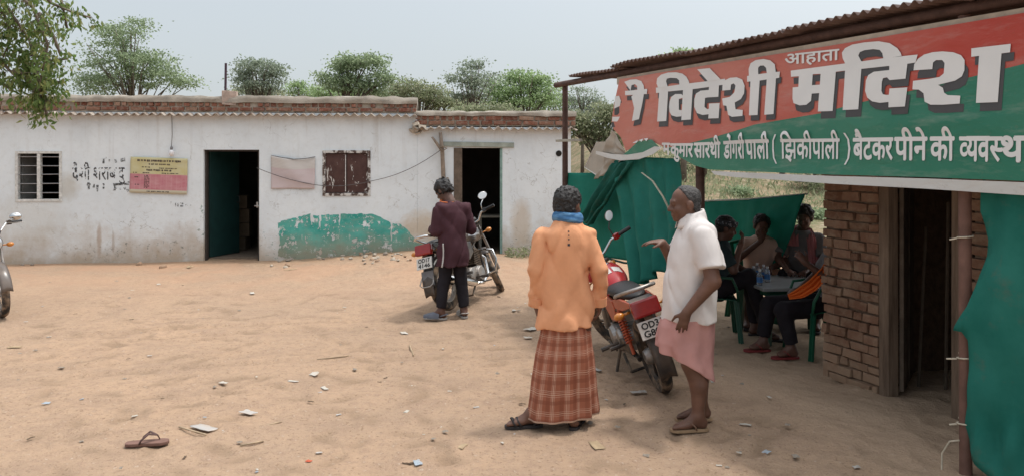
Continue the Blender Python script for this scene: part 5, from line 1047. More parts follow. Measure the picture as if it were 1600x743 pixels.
s.column([(.655, .0, 0, .195, .146), (.78, .0, 0, .180, .136), (.95, .0, 0, .164, .124), (1.10, 0, 0, .166, .122), (1.21, .0, -.005, .172, .116), (1.285, .0, -.01, .150, .100), (1.345, .01, -.01, .100, .08), (1.395, .01, -.01, .066, .066)], .03, pw=2.3)
for sx, el, wr_ in ((-1, V3(-.200, -.03, 1.035), V3(-.190, .02, .80)), (1, V3(.212, -.03, 1.04), V3(.228, .03, .80))): s.chain([V3(sx * .146, -.01, 1.268), el, wr_], [.066, .055, .046], .014, '+', True)
s.warp(lambda X, Y, Z: 1.7 * ridge(X, Y, Z, 3.0) + .3 * fbm(X * 8, Y * 8, Z * 4.5, 3) + .55 * np.sin(26 * X + 9 * Z + 2 * fbm(X * 5, Y * 5, Z * 3, 2)) * np.clip((1.2 - Z) * 2, 0, 1) + .35 * np.sin(60 * Z + 40 * np.abs(X) + 4 * fbm(X * 9, Y * 9, Z * 5, 2)) * np.clip((np.abs(X) - .17) * 12, 0, 1), .011)
sh = s.mesh('shirt', ORG, p, 2)
for sx, el, wr_ in ((-1, V3(-.200, -.03, 1.035), V3(-.190, .02, .80)), (1, V3(.212, -.03, 1.04), V3(.228, .03, .80))):
    d = nrm(wr_ - el); mb = MB(); mb.tube([wr_ - d * .055, wr_ - d * .02, wr_ + d * .004], [.052, .051, .050], 14); mb.build('cuff', ORG, sh, True, auto=50)
import mathutils.bvhtree as bt
def stick(o, pts, m, name, par, frm, d, r):
    t_ = bt.BVHTree.FromPolygons([v.co for v in o.data.vertices], [tuple(f.vertices) for f in o.data.polygons]); mb = MB()
    for x, z in pts:
        hv, n_, i_, q_ = t_.ray_cast(Vector((x, frm, z)), Vector((0, d, 0)))
        if hv is not None:
            y = hv.y - d * .003; mb.add([(x - r, y, z - r), (x + r, y, z - r), (x + r, y, z + r), (x - r, y, z + r)], [(0, 1, 2, 3)])
    return mb.build(name, m, par)
for zz, rr in ((1.30, .005), (1.275, .004), (1.25, .0045), (1.215, .008)): stick(sh, [(.005, zz)], mat('shirt_print', (.05, .05, .06), .6), 'back_print', sh, -.6, 1, rr)
t = NT('checked_lungi'); U = t.sep(t.co('UV')); c = t.mix(t.ramp(t.noise(t.co(), 4, 4), .35, .65), (.27, .095, .055), (.35, .13, .08)); base_c = c
def stripe(ax, per, off, wd, col, amt):
    global c
    f = t.math('FRACT', t.math('ADD', t.math('DIVIDE', U[ax], per), off)); c = t.mix(t.math('MULTIPLY', t.math('LESS_THAN', f, wd / per), amt), c, col)
for ax in (0, 1):
    pz = (.078, .115)[ax]; stripe(ax, pz, .0, .024, (.19, .06, .035), .5); stripe(ax, pz, .5, .0035, (.58, .40, .30), .7); stripe(ax, pz, .60, .003, (.55, .36, .27), .5); stripe(ax, pz, .40, .003, (.55, .36, .27), .5); stripe(ax, pz * 2, .16, .003, (.55, .38, .29), .5)
U2 = t.math('LESS_THAN', U[1], .010); c = t.mix(t.math('MULTIPLY', U2, .7), c, (.70, .55, .45))
t.set(c, .85, 0, .2); t.bump(t.noise(t.map(t.co(), (1, 1, .25)), 16, 3), .35, .015); LUN = t.m
skirt('lungi', LUN, p, [(0, .078, -.03, -.005, .226, .150), (.25, .24, -.025, -.005, .212, .148), (.6, .48, -.015, 0, .188, .142), (.85, .62, -.005, 0, .166, .124), (1, .70, -.005, 0, .150, .110)], 5, 1.0, lambda a: .018 * math.sin(a + .8), fold=.012)
s = SDF((-.2, -.2, 1.28), (.25, .25, 1.52), .006); N = V3(.012, .01, 1.382)
for rr, zz, k_ in ((.082, -.008, .022), (.077, .018, .018)): s.chain([N + V3(rr * math.cos(a), rr * .95 * math.sin(a), zz + .014 * math.sin(a - .4) - .012 * math.sin(a)) for a in np.linspace(0, 2 * math.pi, 17)], [k_] * 17, .012)
s.warp(lambda X, Y, Z: np.sin(150 * Z + 40 * X) * .5 + fbm(X * 25, Y * 25, Z * 40, 2), .004)
t = NT('blue_scarf_cloth'); o = t.co(); t.set(t.mix(t.ramp(t.noise(t.map(o, (8, 8, 40)), 1.2, 4), .4, .62), (.045, .13, .27), (.12, .26, .44)), .85, 0, .2); s.mesh('scarf', t.m, p, 1)
BLKR = mat('black_rubber_sandal', (.035, .03, .03), .7, .2, 30)
sandal(p, V3(-.225, -.02, .095), (-.75, -.1, 0), BLKR, BLKR, kind='strap'); sandal(p, V3(.055, -.05, .095), (.28, .9, 0), BLKR, BLKR, kind='strap')

# ---- man in the white shirt, in profile
p = person(1.165, 5.12, R(90), 'grey-haired man in a short-sleeved white shirt and pink lungi gesturing with one hand'); H = V3(.0, .015, 1.475); hf = nrm((-.10, 1, -.06))
LE, LW_, RE, RW = V3(-.262, -.105, 1.00), V3(-.235, .055, .80), V3(.25, .03, 1.06), V3(.19, .125, 1.195)
s = SDF((-.42, -.36, -.02), (.42, .36, 1.66), .0075)
head(s, H, hf, V3(0, -.05, 1.34), k=1.03); s.column([(.72, 0, -.02, .15, .13), (1.0, 0, -.02, .155, .13), (1.25, 0, -.055, .17, .10), (1.34, .0, -.055, .12, .075)], .03)
s.chain([V3(-.185, -.075, 1.285), LE, LW_], [.056, .050, .030]); hand(s, LW_, (.05, .30, -1), (.9, -.3, -.1), -1, .42)
s.chain([V3(.185, -.055, 1.285), RE, RW], [.056, .050, .030]); hand(s, RW, (-.15, 1, .12), (.1, -.1, -1), 1, .38, spread=.25)
AL, AR = V3(-.105, -.05, .098), V3(.10, -.125, .098)
s.chain([V3(-.085, -.02, .76), V3(-.10, -.005, .44), V3(-.105, -.055, .30), AL], [.085, .062, .058, .037]); s.chain([V3(.085, -.03, .76), V3(.09, -.03, .44), V3(.095, -.115, .30), AR], [.085, .062, .056, .037])
foot(s, AL, (-.10, 1, 0)); foot(s, AR, (-.05, 1, 0)); body(p, s, SK1); eyes(p, H, hf, k=1.03)
hair(p, H, hf, HGRY, k=1.03, t=.006, curl=.004, cf=60, low=-.045, front=.010, tilt=1.6, back=-.085)
t = NT('grey_moustache'); t.set((.06, .055, .05), .8); Q = frame(hf); mb = MB(); mb.tube([tuple(H + Q @ V3(x * .024, .088 - .010 * abs(x), -.049 - .010 * abs(x))) for x in (-1, -.5, 0, .5, 1)], [.003, .006, .006, .006, .003], 6); mb.build('moustache', t.m, p, True)
WSH = cloth_mat('white_shirt_cloth', (.66, .62, .605), .05, wr=.6); 
s = SDF((-.42, -.36, .68), (.42, .36, 1.46), .0075)
s.column([(.715, 0, -.018, .182, .180), (.85, 0, -.014, .184, .178), (.98, 0, -.02, .188, .170), (1.10, 0, -.035, .200, .160), (1.22, 0, -.052, .200, .134), (1.30, 0, -.06, .178, .108), (1.36, 0, -.055, .115, .084), (1.405, 0, -.042, .070, .072)], .03, pw=2.2)
s.cone(V3(-.165, -.07, 1.285), V3(-.245, -.10, 1.075), .088, .086, .035, '+', True); s.cone(V3(.165, -.055, 1.285), V3(.232, .012, 1.10), .086, .082, .035, '+', True)
s.warp(lambda X, Y, Z: 1.5 * ridge(X, Y, Z, 8.0) + .3 * fbm(X * 7, Y * 7, Z * 4.5, 3) + .45 * np.sin(38 * Y - 22 * Z + 3 * fbm(X * 4, Y * 4, Z * 3, 2)) * np.clip((1.25 - Z) * 2, 0, 1), .010)
sh = s.mesh('shirt', WSH, p, 2); N = V3(0, -.030, 1.395)
mb = MB(); mb.grid(lambda u, v: tuple(N + V3((.066 + .030 * v * (1.15 if v > .5 else .6)) * math.sin(2 * math.pi * (u * .90 + .05)), (.070 + .036 * v) * math.cos(2 * math.pi * (u * .90 + .05)),   .026 * (1 - abs(2 * v - .7)) - .050 * v * v - .03 * math.cos(2 * math.pi * (u * .9 + .05)) * .9)), 40, 6); mb.build('collar', WSH, sh, True, solid=.004)
PNK = cloth_mat('pink_lungi_cloth', (.50, .265, .245), .08, wr=.5, col2=(.46, .25, .20))
skirt('lungi', PNK, p, [(0, .42, 0, .01, .172, .180), (.35, .52, 0, .015, .178, .186), (.7, .65, 0, .0, .178, .178), (1, .76, 0, -.02, .170, .165)], 4, 2.0, lambda a: .105 * math.sin(a) - .01 * math.cos(3 * a), fold=.014)
TAN = mat('tan_rubber_sandal', (.30, .20, .12), .75, .15, 30); BRN2 = mat('brown_strap', (.16, .09, .06), .7)
sandal(p, AL, (-.10, 1, 0), TAN, BRN2); sandal(p, AR, (-.05, 1, 0), TAN, BRN2)

# ---- young man in the long dark maroon shirt by the far motorcycle
p = person(-.665, 8.70, R(28), 'young man in a long maroon shirt and black trousers bent over the dark motorcycle'); H = V3(-.06, .15, 1.435); hf = nrm((-.45, .80, -.62)); hu = (-.25, .42, .9)
s = SDF((-.40, -.28, -.02), (.40, .45, 1.62), .0085)
head(s, H, hf, V3(-.01, .05, 1.30), hu); s.column([(.65, 0, 0, .14, .10), (1.0, 0, .01, .145, .10), (1.2, 0, .02, .14, .085), (1.28, .0, .03, .08, .06)], .03)
LE, LW_, RE, RW = V3(-.205, .02, .99), V3(-.15, .24, .99), V3(.235, .03, 1.00), V3(.13, .24, 1.05)
for a, b_, c_, sd_ in ((V3(-.15, .02, 1.235), LE, LW_, -1), (V3(.15, .02, 1.235), RE, RW, 1)): s.chain([a, b_, c_], [.038, .038, .025]); hand(s, c_, (-.1 * sd_, 1, .05), (0, .2, -1), sd_, .7)
AL, AR = V3(-.155, -.01, .098), V3(.115, -.035, .098)
for a, b_, c_ in ((V3(-.08, 0, .72), V3(-.105, .02, .42), AL), (V3(.08, 0, .72), V3(.10, .01, .42), AR)): s.chain([a, b_, c_], [.075, .05, .036])
foot(s, AL, (-.75, .6, 0), toes=False); foot(s, AR, (.1, 1, 0), toes=False); body(p, s, SK2); eyes(p, H, hf, hu)
hair(p, H, hf, HBLK, hu, t=.022, curl=.020, cf=30, low=-.05, front=.075, h=.007, top=.008)
MAR = cloth_mat('maroon_cotton', (.062, .026, .034), .15, wr=.6); BLK = cloth_mat('black_trouser_cloth', (.016, .014, .018), .2, wr=.7)
s = SDF((-.40, -.28, .52), (.40, .42, 1.40), .008)
s.column([(.59, .0, 0, .198, .138), (.75, 0, 0, .190, .134), (.95, 0, .005, .164, .116), (1.1, 0, .01, .166, .112), (1.2, 0, .02, .168, .104), (1.27, 0, .03, .140, .088), (1.32, 0, .045, .085, .07)], .03, pw=2.2)
for a, b_, c_ in ((V3(-.155, .02, 1.235), LE, LW_), (V3(.155, .02, 1.235), RE, RW)): s.chain([a, b_, c_ - .12 * (c_ - b_)], [.076, .064, .052], .03, '+', True)
s.warp(lambda X, Y, Z: 1.6 * ridge(X, Y, Z, 5.0) + .4 * fbm(X * 9, Y * 9, Z * 5, 3), .011); sh = s.mesh('shirt', MAR, p, 2)
mb = MB(); mb.grid(lambda u, v: (-.164 - .020 * v + .012 * math.sin(3 * v), -.075 - .03 * u - .012 * v + .002, .86 - .262 * v), 3, 14); mb.build('side_stripe', mat('white_stripe', (.55, .54, .53), .8), sh, True, solid=.004)
mb = MB(); mb.tube([(-.05 + .085 * math.cos(a), .055 + .07 * math.sin(a), 1.318 + .012 * math.sin(a)) for a in np.linspace(0, 6.28, 16)], .008, 6); mb.build('orange_neckline', mat('orange_thread', (.55, .15, .05), .8), sh, True)
s = SDF((-.36, -.25, .05), (.36, .25, .80), .008)
for a, b_, c_ in ((V3(-.082, 0, .72), V3(-.105, .02, .42), AL + V3(0, 0, .03)), (V3(.082, 0, .72), V3(.10, .01, .42), AR + V3(0, 0, .03))): s.chain([a, b_, c_], [.086, .070, .058], .02, '+', True)
s.warp(wr(9, 12, 9), .009); s.mesh('trousers', BLK, p, 2)
GRB = mat('blue_grey_clog', (.12, .13, .16), .7, .15, 30); GRT = mat('grey_clog_lining', (.36, .34, .32), .8)
sandal(p, AL, (-.75, .6, 0), GRT, GRB, 'clog', 'clog', k=1.05); sandal(p, AR, (.1, 1, 0), GRT, GRT, 'clog', 'clog', k=1.05)

# ---- plastic chairs, table, bottles and the seated men under the shed
CHG = mat('green_plastic', (.010, .10, .055), .45, .12, 6, .05, 60, spec=.45); CHD = mat('dark_green_plastic', (.012, .075, .045), .45, .15, 6, .05)
def chair(X, Y, th, label, m, zs=.42):
    e = empty('plastic_chair', (X, Y, gz(X, Y)), th, label, 'chair', 'green plastic chairs round the table')
    mb = MB(); mb.grid(lambda u, v: (-.21 + .42 * u, -.20 + .42 * v, zs - .018 * math.sin(math.pi * u) * math.sin(math.pi * v) - .02 * v ** 6), 10, 10); mb.build('seat', m, e, True, solid=.012)
    mb = MB()
    for k in range(5): u = -.17 + k * .085; mb.grid(lambda a, b: (u - .026 + .052 * a + u * .12 * b, -.20 - .10 * b - .05 * math.sin(math.pi * (u / .44 + .5)), zs + .03 + .38 * b), 2, 6)
    mb.tube([(-.23, -.20, zs + .02), (-.25, -.28, zs + .30), (-.20, -.33, zs + .42), (0, -.36, zs + .46), (.20, -.33, zs + .42), (.25, -.28, zs + .30), (.23, -.20, zs + .02)], .018, 7, flat=.7); mb.build('backrest', m, e, True, solid=.006)
    for sx in (-1, 1):
        mb = MB(); mb.tube([(sx * .25, -.25, zs + .24), (sx * .27, -.05, zs + .23), (sx * .27, .16, zs + .21), (sx * .25, .21, zs + .10), (sx * .24, .22, zs - .01)], .02, 7, flat=.7); mb.build('armrest', m, e, True)
        for sy in (-1, 1):
            mb = MB()
            for o in (0, 1): mb.bar((sx * (.215 + .004 * o), sy * .20, zs - .005), (sx * (.255 + .004 * o), sy * .245, 0), .065 if o == 0 else .012, .010 if o == 0 else .05, (0, 1, 0))
            mb.build('leg', m, e)
    return e
chair(2.02, 7.72, R(-100), 'dark green plastic chair under the man with the patterned headband', CHD); chair(2.74, 8.62, R(180), 'green plastic chair behind the table under the man in the pinkish shirt', CHG); chair(3.20, 8.50, R(160), 'green plastic chair under the man with the pink towel', CHG); chair(2.86, 7.06, R(95), 'green plastic chair nearest the brick pier under the man with the orange scarf', CHG)
TZ = .565; e = empty('plastic_table', (2.80, 7.72, gz(2.80, 7.72)), R(4), 'low dark grey table with water bottles on it', 'table'); TT = mat('grey_table_top', (.27, .285, .29), .35, .2, 5, .1, 40, spec=.5)
mb = MB(); mb.box((0, 0, TZ - .015), (.92, .88, .03)); mb.build('tabletop', TT, e, bevel=.010); mb = MB(); mb.box((0, 0, TZ - .06), (.80, .76, .055)); mb.build('apron', CHD, e)
for sx in (-.36, .36):
    for sy in (-.34, .34): mb = MB(); mb.bar((sx, sy, TZ - .09), (sx * 1.08, sy * 1.08, 0), .06, .05); mb.build('leg', CHD, e)
t = NT('clear_bottle'); t.set((.80, .88, .95), .08, 0, .5); t.b.inputs['Transmission Weight'].default_value = .85; t.b.inputs['IOR'].default_value = 1.2; BOT = t.m; LBL = mat('blue_label', (.05, .17, .42), .5, .2, 20); WCAP = mat('white_cap', (.62, .65, .68), .5)
for (px, py, s_, d) in ((1177, 440, 1.0, 'leftmost of the small water bottles on the table'), (1187, 446, 1.0, 'small blue-labelled water bottle nearest the front of the table'), (1193, 438, .95, 'small water bottle second from the right on the table'), (1199, 441, .95, 'rightmost of the small water bottles on the table'), (1183, 435, .9, 'small water bottle at the back of the bottle cluster')):
    k = (EYE - TZ - gz(2.8, 7.7)) / (py - HY); Y = FPX * k; X = (px - CX) * k; e = empty('water_bottle', (X, Y, TZ + gz(2.8, 7.7)), 0, d, 'bottle', 'water bottles on the table')
    mb = MB(); mb.lathe([(.001, 0), (.026, .002), (.028, .02), (.027, .10), (.024, .115), (.012, .135), (.011, .145)], 12); mb.build('bottle_body', BOT, e, True); mb = MB(); mb.lathe([(.0286, .035), (.0286, .085)], 12, cap=False); mb.build('label', LBL, e, True); mb = MB(); mb.lathe([(.013, .143), (.013, .160)], 10); mb.build('cap', WCAP, e)
def seated(X, Y, th, label, skin, H, hf, sh, hip, knees, ankles, elbows, wrists, hdirs, shirt, trouser, sleeve='short', hairkw={}, hu=(0, 0, 1), hairm=HBLK, tw=.165, bare_leg=False, fdir=(0, 1, 0), belly=.105):
    p = person(X, Y, th, label); h = .0095
    s = SDF((-.55, -.40, -.02), (.55, .75, 1.45), h); head(s, H, hf, sh + V3(0, .01, .06), hu); cx = lambda t_: hip[1] + (sh[1] - hip[1]) * t_
    rings = [(hip[2] + (sh[2] - hip[2]) * t_, 0, cx(t_), tw * w_, belly * w2) for t_, w_, w2 in ((0, .92, 1.15), (.3, .88, 1.08), (.6, .95, 1.02), (.85, 1.0, .95), (1.0, .72, .75))]; s.column([(a, b, c, d * .9, e_ * .9) for a, b, c, d, e_ in rings], .03)
    for i, sx in enumerate((-1, 1)):
        S0 = sh + V3(sx * tw * .98, -.005, -.05); s.chain([S0, elbows[i], wrists[i]], [.048, .040, .026]); hand(s, wrists[i], hdirs[i][0], hdirs[i][1], hdirs[i][2], .6)
        s.chain([hip + V3(sx * .09, .03, 0), knees[i], ankles[i]], [.085, .055, .036]); foot(s, ankles[i], fdir, toes=False)
    body(p, s, skin); eyes(p, H, hf, hu)
    if hairkw is not None: hair(p, H, hf, hairm, hu, h=.008, **hairkw)
    s = SDF((-.50, -.40, .30), (.50, .60, 1.25), h); s.column([(a, b, c, d + .022, e_ + .022) for a, b, c, d, e_ in rings] + [(sh[2] + .045, 0, sh[1] + .005, .068, .066)], .03, pw=2.2)
    for i, sx in enumerate((-1, 1)):
        S0 = sh + V3(sx * tw * .92, -.005, -.055)
        if sleeve == 'short': s.cone(S0, S0 + (elbows[i] - S0) * .78, .076, .070, .03, '+', True)
        elif sleeve == 'long': s.chain([S0, elbows[i], elbows[i] + (wrists[i] - elbows[i]) * .9], [.072, .060, .046], .03, '+', True)
    s.warp(wr(X * 9, 10, 7), .010); s.mesh('shirt', shirt, p, 2)
    s = SDF((-.50, -.35, .02), (.50, .75, .85), h)
    s.column([(hip[2] - .10, 0, hip[1], tw * .95, .12), (hip[2] + .06, 0, hip[1], tw * .95, .115)], .03)
    for i, sx in enumerate((-1, 1)):
        q = [hip + V3(sx * .09, .03, 0), knees[i]] + ([] if bare_leg else [ankles[i] + V3(0, 0, .04)]); s.chain(q, [.10, .078, .06][:len(q)], .03, '+', True)
    s.warp(wr(X * 5 + 2, 11, 9), .009); s.mesh('trousers', trouser, p, 2); return p
DT = cloth_mat('dark_teal_cloth', (.025, .042, .048), .2); PKB = cloth_mat('pinkish_beige_cloth', (.60, .43, .36), .1); GRY = cloth_mat('charcoal_cloth', (.17, .165, .17), .15); PCH = cloth_mat('peach_cloth', (.50, .28, .20), .12)
RSD = mat('red_rubber_sandal', (.20, .03, .03), .6, .15, 30); GD = [(0, 1, -.3), (0, 0, -1)]
# A: headband man, facing right, drinking
pA = seated(2.03, 7.72, R(-97), 'man with a patterned headband sitting left of the table and raising his hand', SK2, V3(0, .12, 1.095), nrm((0, 1, -.28)), V3(0, .06, .93), V3(0, -.02, .48), [V3(-.11, .36, .60), V3(.11, .33, .63)], [V3(-.10, .42, .10), V3(.14, .48, .10)], [V3(-.21, .20, .72), V3(.20, .16, .70)], [V3(-.12, .40, .62), V3(.12, .24, .94)], [((.2, 1, 0), (0, 0, -1), -1), ((-.1, .3, 1), (0, -1, .2), 1)], DT, BLK, hairkw=dict(t=.012, curl=.010, cf=60, low=-.04))
t = NT('patterned_headband_cloth'); o = t.co(); t.set(t.mix(t.ramp(t.vor(o, 45), .25, .45), (.22, .24, .28), (.03, .035, .045)), .8); H = V3(0, .12, 1.095); Q = frame(nrm((0, 1, -.28)))
mb = MB(); mb.grid(lambda u, v: tuple(H + Q @ V3((.092 - .006 * abs(v - .5)) * math.cos(6.2832 * u), -.010 + (.108 - .006 * abs(v - .5)) * math.sin(6.2832 * u), .020 + .055 * v + .012 * math.sin(6.28 * u))), 32, 4); mb.build('headband', t.m, pA, True, solid=.008)
# B: pinkish shirt, facing us, hand to mouth
pB = seated(2.74, 8.50, R(172), 'man in a pinkish-beige shirt seated behind the table with a hand at his mouth', SK2, V3(.0, .13, 1.07), nrm((0, 1, -.30)), V3(0, .07, .915), V3(0, -.05, .49), [V3(-.24, .34, .56), V3(.24, .34, .57)], [V3(-.20, .36, .10), V3(.20, .36, .10)], [V3(-.24, .13, .68), V3(.25, .16, .72)], [V3(-.06, .30, .64), V3(.03, .25, .92)], [((.4, 1, -.2), (0, 0, -1), -1), ((-.3, .1, 1), (0, -1, .2), 1)], PKB, PCH, hairkw=dict(t=.016, curl=.012, cf=50, low=-.03), bare_leg=True, belly=.11)
# C: charcoal shirt with pink towel
pC = seated(3.18, 8.40, R(158), 'man in a charcoal shirt with a pink towel round his neck leaning on the table', SK2, V3(-.02, .15, 1.165), nrm((.25, 1, -.42)), V3(0, .07, .98), V3(0, -.06, .49), [V3(-.14, .36, .56), V3(.16, .36, .56)], [V3(-.14, .38, .10), V3(.16, .38, .10)], [V3(-.22, .20, .72), V3(.24, .20, .72)], [V3(-.05, .38, .62), V3(.14, .44, .63)], [((.5, 1, -.1), (0, 0, -1), -1), ((-.4, 1, -.1), (0, 0, -1), 1)], GRY, BLK, hairkw=dict(t=.020, curl=.016, cf=40, low=-.035, top=.01))
TOW = cloth_mat('pink_towel_cloth', (.42, .17, .18), .15); ribbon('towel', TOW, pC, [(-.13, .19, .64), (-.12, .205, .80), (-.10, .17, .95), (-.07, .06, 1.03), (0, -.01, 1.05), (.07, .06, 1.03), (.10, .17, .96), (.10, .20, .86)], [.06, .06, .055, .045, .04, .045, .055, .06], (1, .2, .1), 4, .010)
# D: nearest, behind the pier, orange scarf over the shoulder
pD = seated(2.90, 7.06, R(95), 'man in black trousers and red sandals with an orange scarf, half behind the brick pier', SK2, V3(0, -.13, 1.17), nrm((.3, 1, -.2)), V3(0, -.14, .99), V3(0, -.08, .45), [V3(-.13, .48, .43), V3(.13, .50, .44)], [V3(-.16, .42, .10), V3(.12, .56, .10)], [V3(-.25, .10, .70), V3(.24, -.02, .70)], [V3(-.20, .30, .86), V3(.17, .20, .56)], [((.1, .5, .6), (1, 0, 0), -1), ((-.2, 1, -.1), (0, 0, -1), 1)], GRY, BLK, hairkw=dict(t=.014, curl=.010, cf=60, low=-.03))
ORS = cloth_mat('orange_scarf_cloth', (.72, .16, .03), .12); ribbon('scarf', ORS, pD, [(-.10, -.27, .78), (-.12, -.22, .98), (-.13, -.12, 1.035), (-.19, .03, .93), (-.245, .15, .78), (-.25, .27, .665), (-.235, .37, .60), (-.215, .47, .565)], [.05, .05, .045, .042, .045, .05, .045, .02], (.5, .5, .8), 3, .018)
for an, f_ in ((V3(-.16, .42, .10), (0, 1, 0)), (V3(.12, .56, .10), (0, 1, 0))): sandal(pD, an, f_, RSD, RSD)
for q_, an in ((pA, V3(-.10, .42, .10)), (pA, V3(.14, .48, .10)), (pB, V3(-.20, .36, .10)), (pB, V3(.20, .36, .10)), (pC, V3(-.14, .38, .10)), (pC, V3(.16, .38, .10))): sandal(q_, an, (0, 1, 0), BLKR, BLKR)
# ---------------------------------------------------------------- motorcycles
TYR = mat('tyre_rubber', (.028, .026, .025), .85, .3, 20, .3, 60, dust=.7); CHR = mat('chrome', (.62, .62, .62), .18, .08, 8, 0, metal=1.0); ALU = mat('cast_aluminium', (.34, .33, .32), .45, .2, 12, .15, 50, .8, dust=.35)
BLKP = mat('black_bike_plastic', (.022, .022, .024), .4, .2, 8, .05, 60, spec=.5, dust=.25); BLKM = mat('black_bike_metal', (.03, .028, .027), .5, .3, 12, .1, 60, .4, dust=.45); SEAT = mat('black_seat_vinyl', (.020, .019, .02), .5, .2, 10, .2, 120)
TLR = mat('red_tail_lens', (.26, .012, .012), .15, .1, 20, 0, spec=.7); AMB = mat('amber_lens', (.55, .20, .03), .2, .1, 20, 0, spec=.7); GLS = mat('mirror_glass', (.85, .88, .92), .03, .01, 3, 0, metal=1.0); PLW = mat('plate_white', (.62, .62, .60), .5, .1, 20, .0, dust=.2); PLK = mat('plate_black', (.02, .02, .02), .6); LENS = mat('headlamp_glass', (.6, .62, .64), .08, .05, 5, 0, spec=.8, metal=.5)
def motorcycle(X, Y, th, lean, steer, label, tank_m, panel_m, lines, patches=None, guard=True, alloy=True, foot_loop=False, z=None, mz=1.215):
    e = empty('motorcycle', (X, Y, gz(X, Y) if z is None else z), th, label, 'motorcycle'); e.rotation_euler = (0, R(lean), th)
    RW, FW = Vector((0, -.62, .30)), Vector((0, .64, .30)); HD = Vector((0, .37, .84)); ax = (Vector((0, -.45, .90))).normalized()
    ST = Matrix.Translation(HD) @ Matrix.Rotation(R(steer), 4, ax) @ Matrix.Translation(-HD)
    def wheel(c, r, rt, xf, nm):
        M = Matrix.Translation(c) @ Matrix.Rotation(R(90), 4, 'Y'); mb = MB(); mb.xf = xf; pr = [(r - rt * 1.9, -rt * .55), (r - rt * 1.2, -rt * .95), (r - rt * .4, -rt * .85), (r, -rt * .3), (r + .004, 0), (r, rt * .3), (r - rt * .4, rt * .85), (r - rt * 1.2, rt * .95), (r - rt * 1.9, rt * .55)]
        mb.lathe(pr, 40, M, cap=False); w = mb.build(nm, TYR, e, True, auto=40)
        mb = MB(); mb.xf = xf; mb.lathe([(r - rt * 1.85, -rt * .6), (r - rt * 2.05, -rt * .6), (r - rt * 2.5, -rt * .2), (r - rt * 2.5, rt * .2), (r - rt * 2.05, rt * .6), (r - rt * 1.85, rt * .6)], 40, M, cap=False); mb.build('rim', ALU if not alloy else BLKM, w, True, auto=40)
        mb = MB(); mb.xf = xf; mb.lathe([(.012, -.07), (.05, -.06), (.065, -.03), (.065, .03), (.05, .06), (.012, .07)], 16, M); mb.build('hub', ALU, w, True, auto=40)
        mb = MB(); mb.xf = xf; ri = r - rt * 2.4
        if alloy:
            for k in range(5):
                a = 6.2832 * k / 5
                for d in (-.13, .13): mb.bar(c + Vector((0, .05 * math.cos(a), .05 * math.sin(a))), c + Vector((0, ri * math.cos(a + d), ri * math.sin(a + d))), .02, .016, (1, 0, 0))
        else:
            for k in range(24): a = 6.2832 * k / 24; b_ = a + (.35 if k % 2 else -.35); mb.tube([c + Vector(((.03 if k % 4 < 2 else -.03), .06 * math.cos(a), .06 * math.sin(a))), c + Vector((0, ri * math.cos(b_), ri * math.sin(b_)))], .0028, 4)
        mb.build('spokes', BLKM if alloy else ALU, w); return w
    wheel(RW, .298, .050, None, 'rear_wheel'); wheel(FW, .298, .042, ST, 'front_wheel')
    # frame, swing arm, engine
    mb = MB()
    for s in (-1, 1):
        mb.tube([HD + Vector((s * .03, 0, -.05)), (s * .09, .05, .66), (s * .11, -.30, .64), (s * .10, -.62, .72), (s * .09, -.82, .74)], .016, 8); mb.tube([(s * .07, .30, .70), (s * .09, .24, .38), (s * .11, -.05, .24), (s * .11, -.28, .32)], .016, 8)
        mb.tube([(s * .10, -.22, .34), RW + Vector((s * .10, 0, 0))], .020, 8)
    mb.tube([HD, (0, .25, .74), (0, -.05, .66)], .026, 8); mb.build('frame', BLKM, e, True, auto=40)
    mb = MB(); mb.box((0, .04, .32), (.20, .34, .20)); mb.lathe([(.01, -.15), (.085, -.145), (.10, -.11), (.10, .11), (.085, .145), (.01, .15)], 20, Matrix.Translation((0, .08, .33)) @ Matrix.Rotation(R(90), 4, 'Y')); mb.lathe([(.01, -.13), (.07, -.125), (.08, -.1), (.08, .1), (.07, .125), (.01, .13)], 18, Matrix.Translation((0, -.10, .35)) @ Matrix.Rotation(R(90), 4, 'Y')); en = mb.build('engine', ALU, e, bevel=.006)
    mb = MB()
    for k in range(9): mb.box((0, .13 + .010 * k, .44 + k * .022), (.17 - .004 * k, .17, .011), (R(-18), 0, 0))
    mb.box((0, .17, .54), (.12, .12, .22), (R(-18), 0, 0)); mb.build('cylinder_fins', BLKM, en)
    mb = MB(); mb.box((0, -.09, .52), (.08, .10, .09)); mb.tube([(0, .06, .55), (0, -.06, .54)], .025, 8); mb.build('carburettor', ALU, en)
    mb = MB(); mb.tube([(.04, .26, .58), (.09, .33, .50), (.11, .30, .30), (.13, .10, .21), (.15, -.15, .22)], .020, 8); mb.build('exhaust_pipe', CHR, e, True)
    mb = MB(); mb.tube([(.15, -.12, .22), (.155, -.22, .24), (.165, -.60, .33), (.168, -.80, .37), (.168, -.82, .372)], [.024, .042, .046, .040, .028], 14); mb.build('muffler', CHR, e, True, auto=40)
    mb = MB(); mb.box((-.115, -.30, .335), (.025, .50, .09), (R(-4), 0, 0)); mb.build('chain_cover', BLKM, e, bevel=.008)
    for s in (-1, 1):
        a, b_ = Vector((s * .125, -.58, .34)), Vector((s * .115, -.46, .68)); d = (b_ - a); mb = MB(); mb.tube([a, b_], .014, 8); mb.tube([a + d * (.25 + .5 * t_ / 60) + (d.orthogonal().normalized() * math.cos(t_ * .9) + d.cross(d.orthogonal()).normalized() * math.sin(t_ * .9)) * .030 for t_ in range(61)], .0065, 5); mb.tube([a + d * .75, b_ - d * .05], .030, 10); mb.build('shock_absorber', panel_m if patches else ALU, e, True, auto=40)
        mb = MB(); mb.tube([(s * .09, -.02, .30), (s * .21, -.02, .29)], .010, 6); mb.tube([(s * .18, -.02, .29), (s * .28, -.02, .285)], .019, 8); mb.build('footrest', BLKP, e)
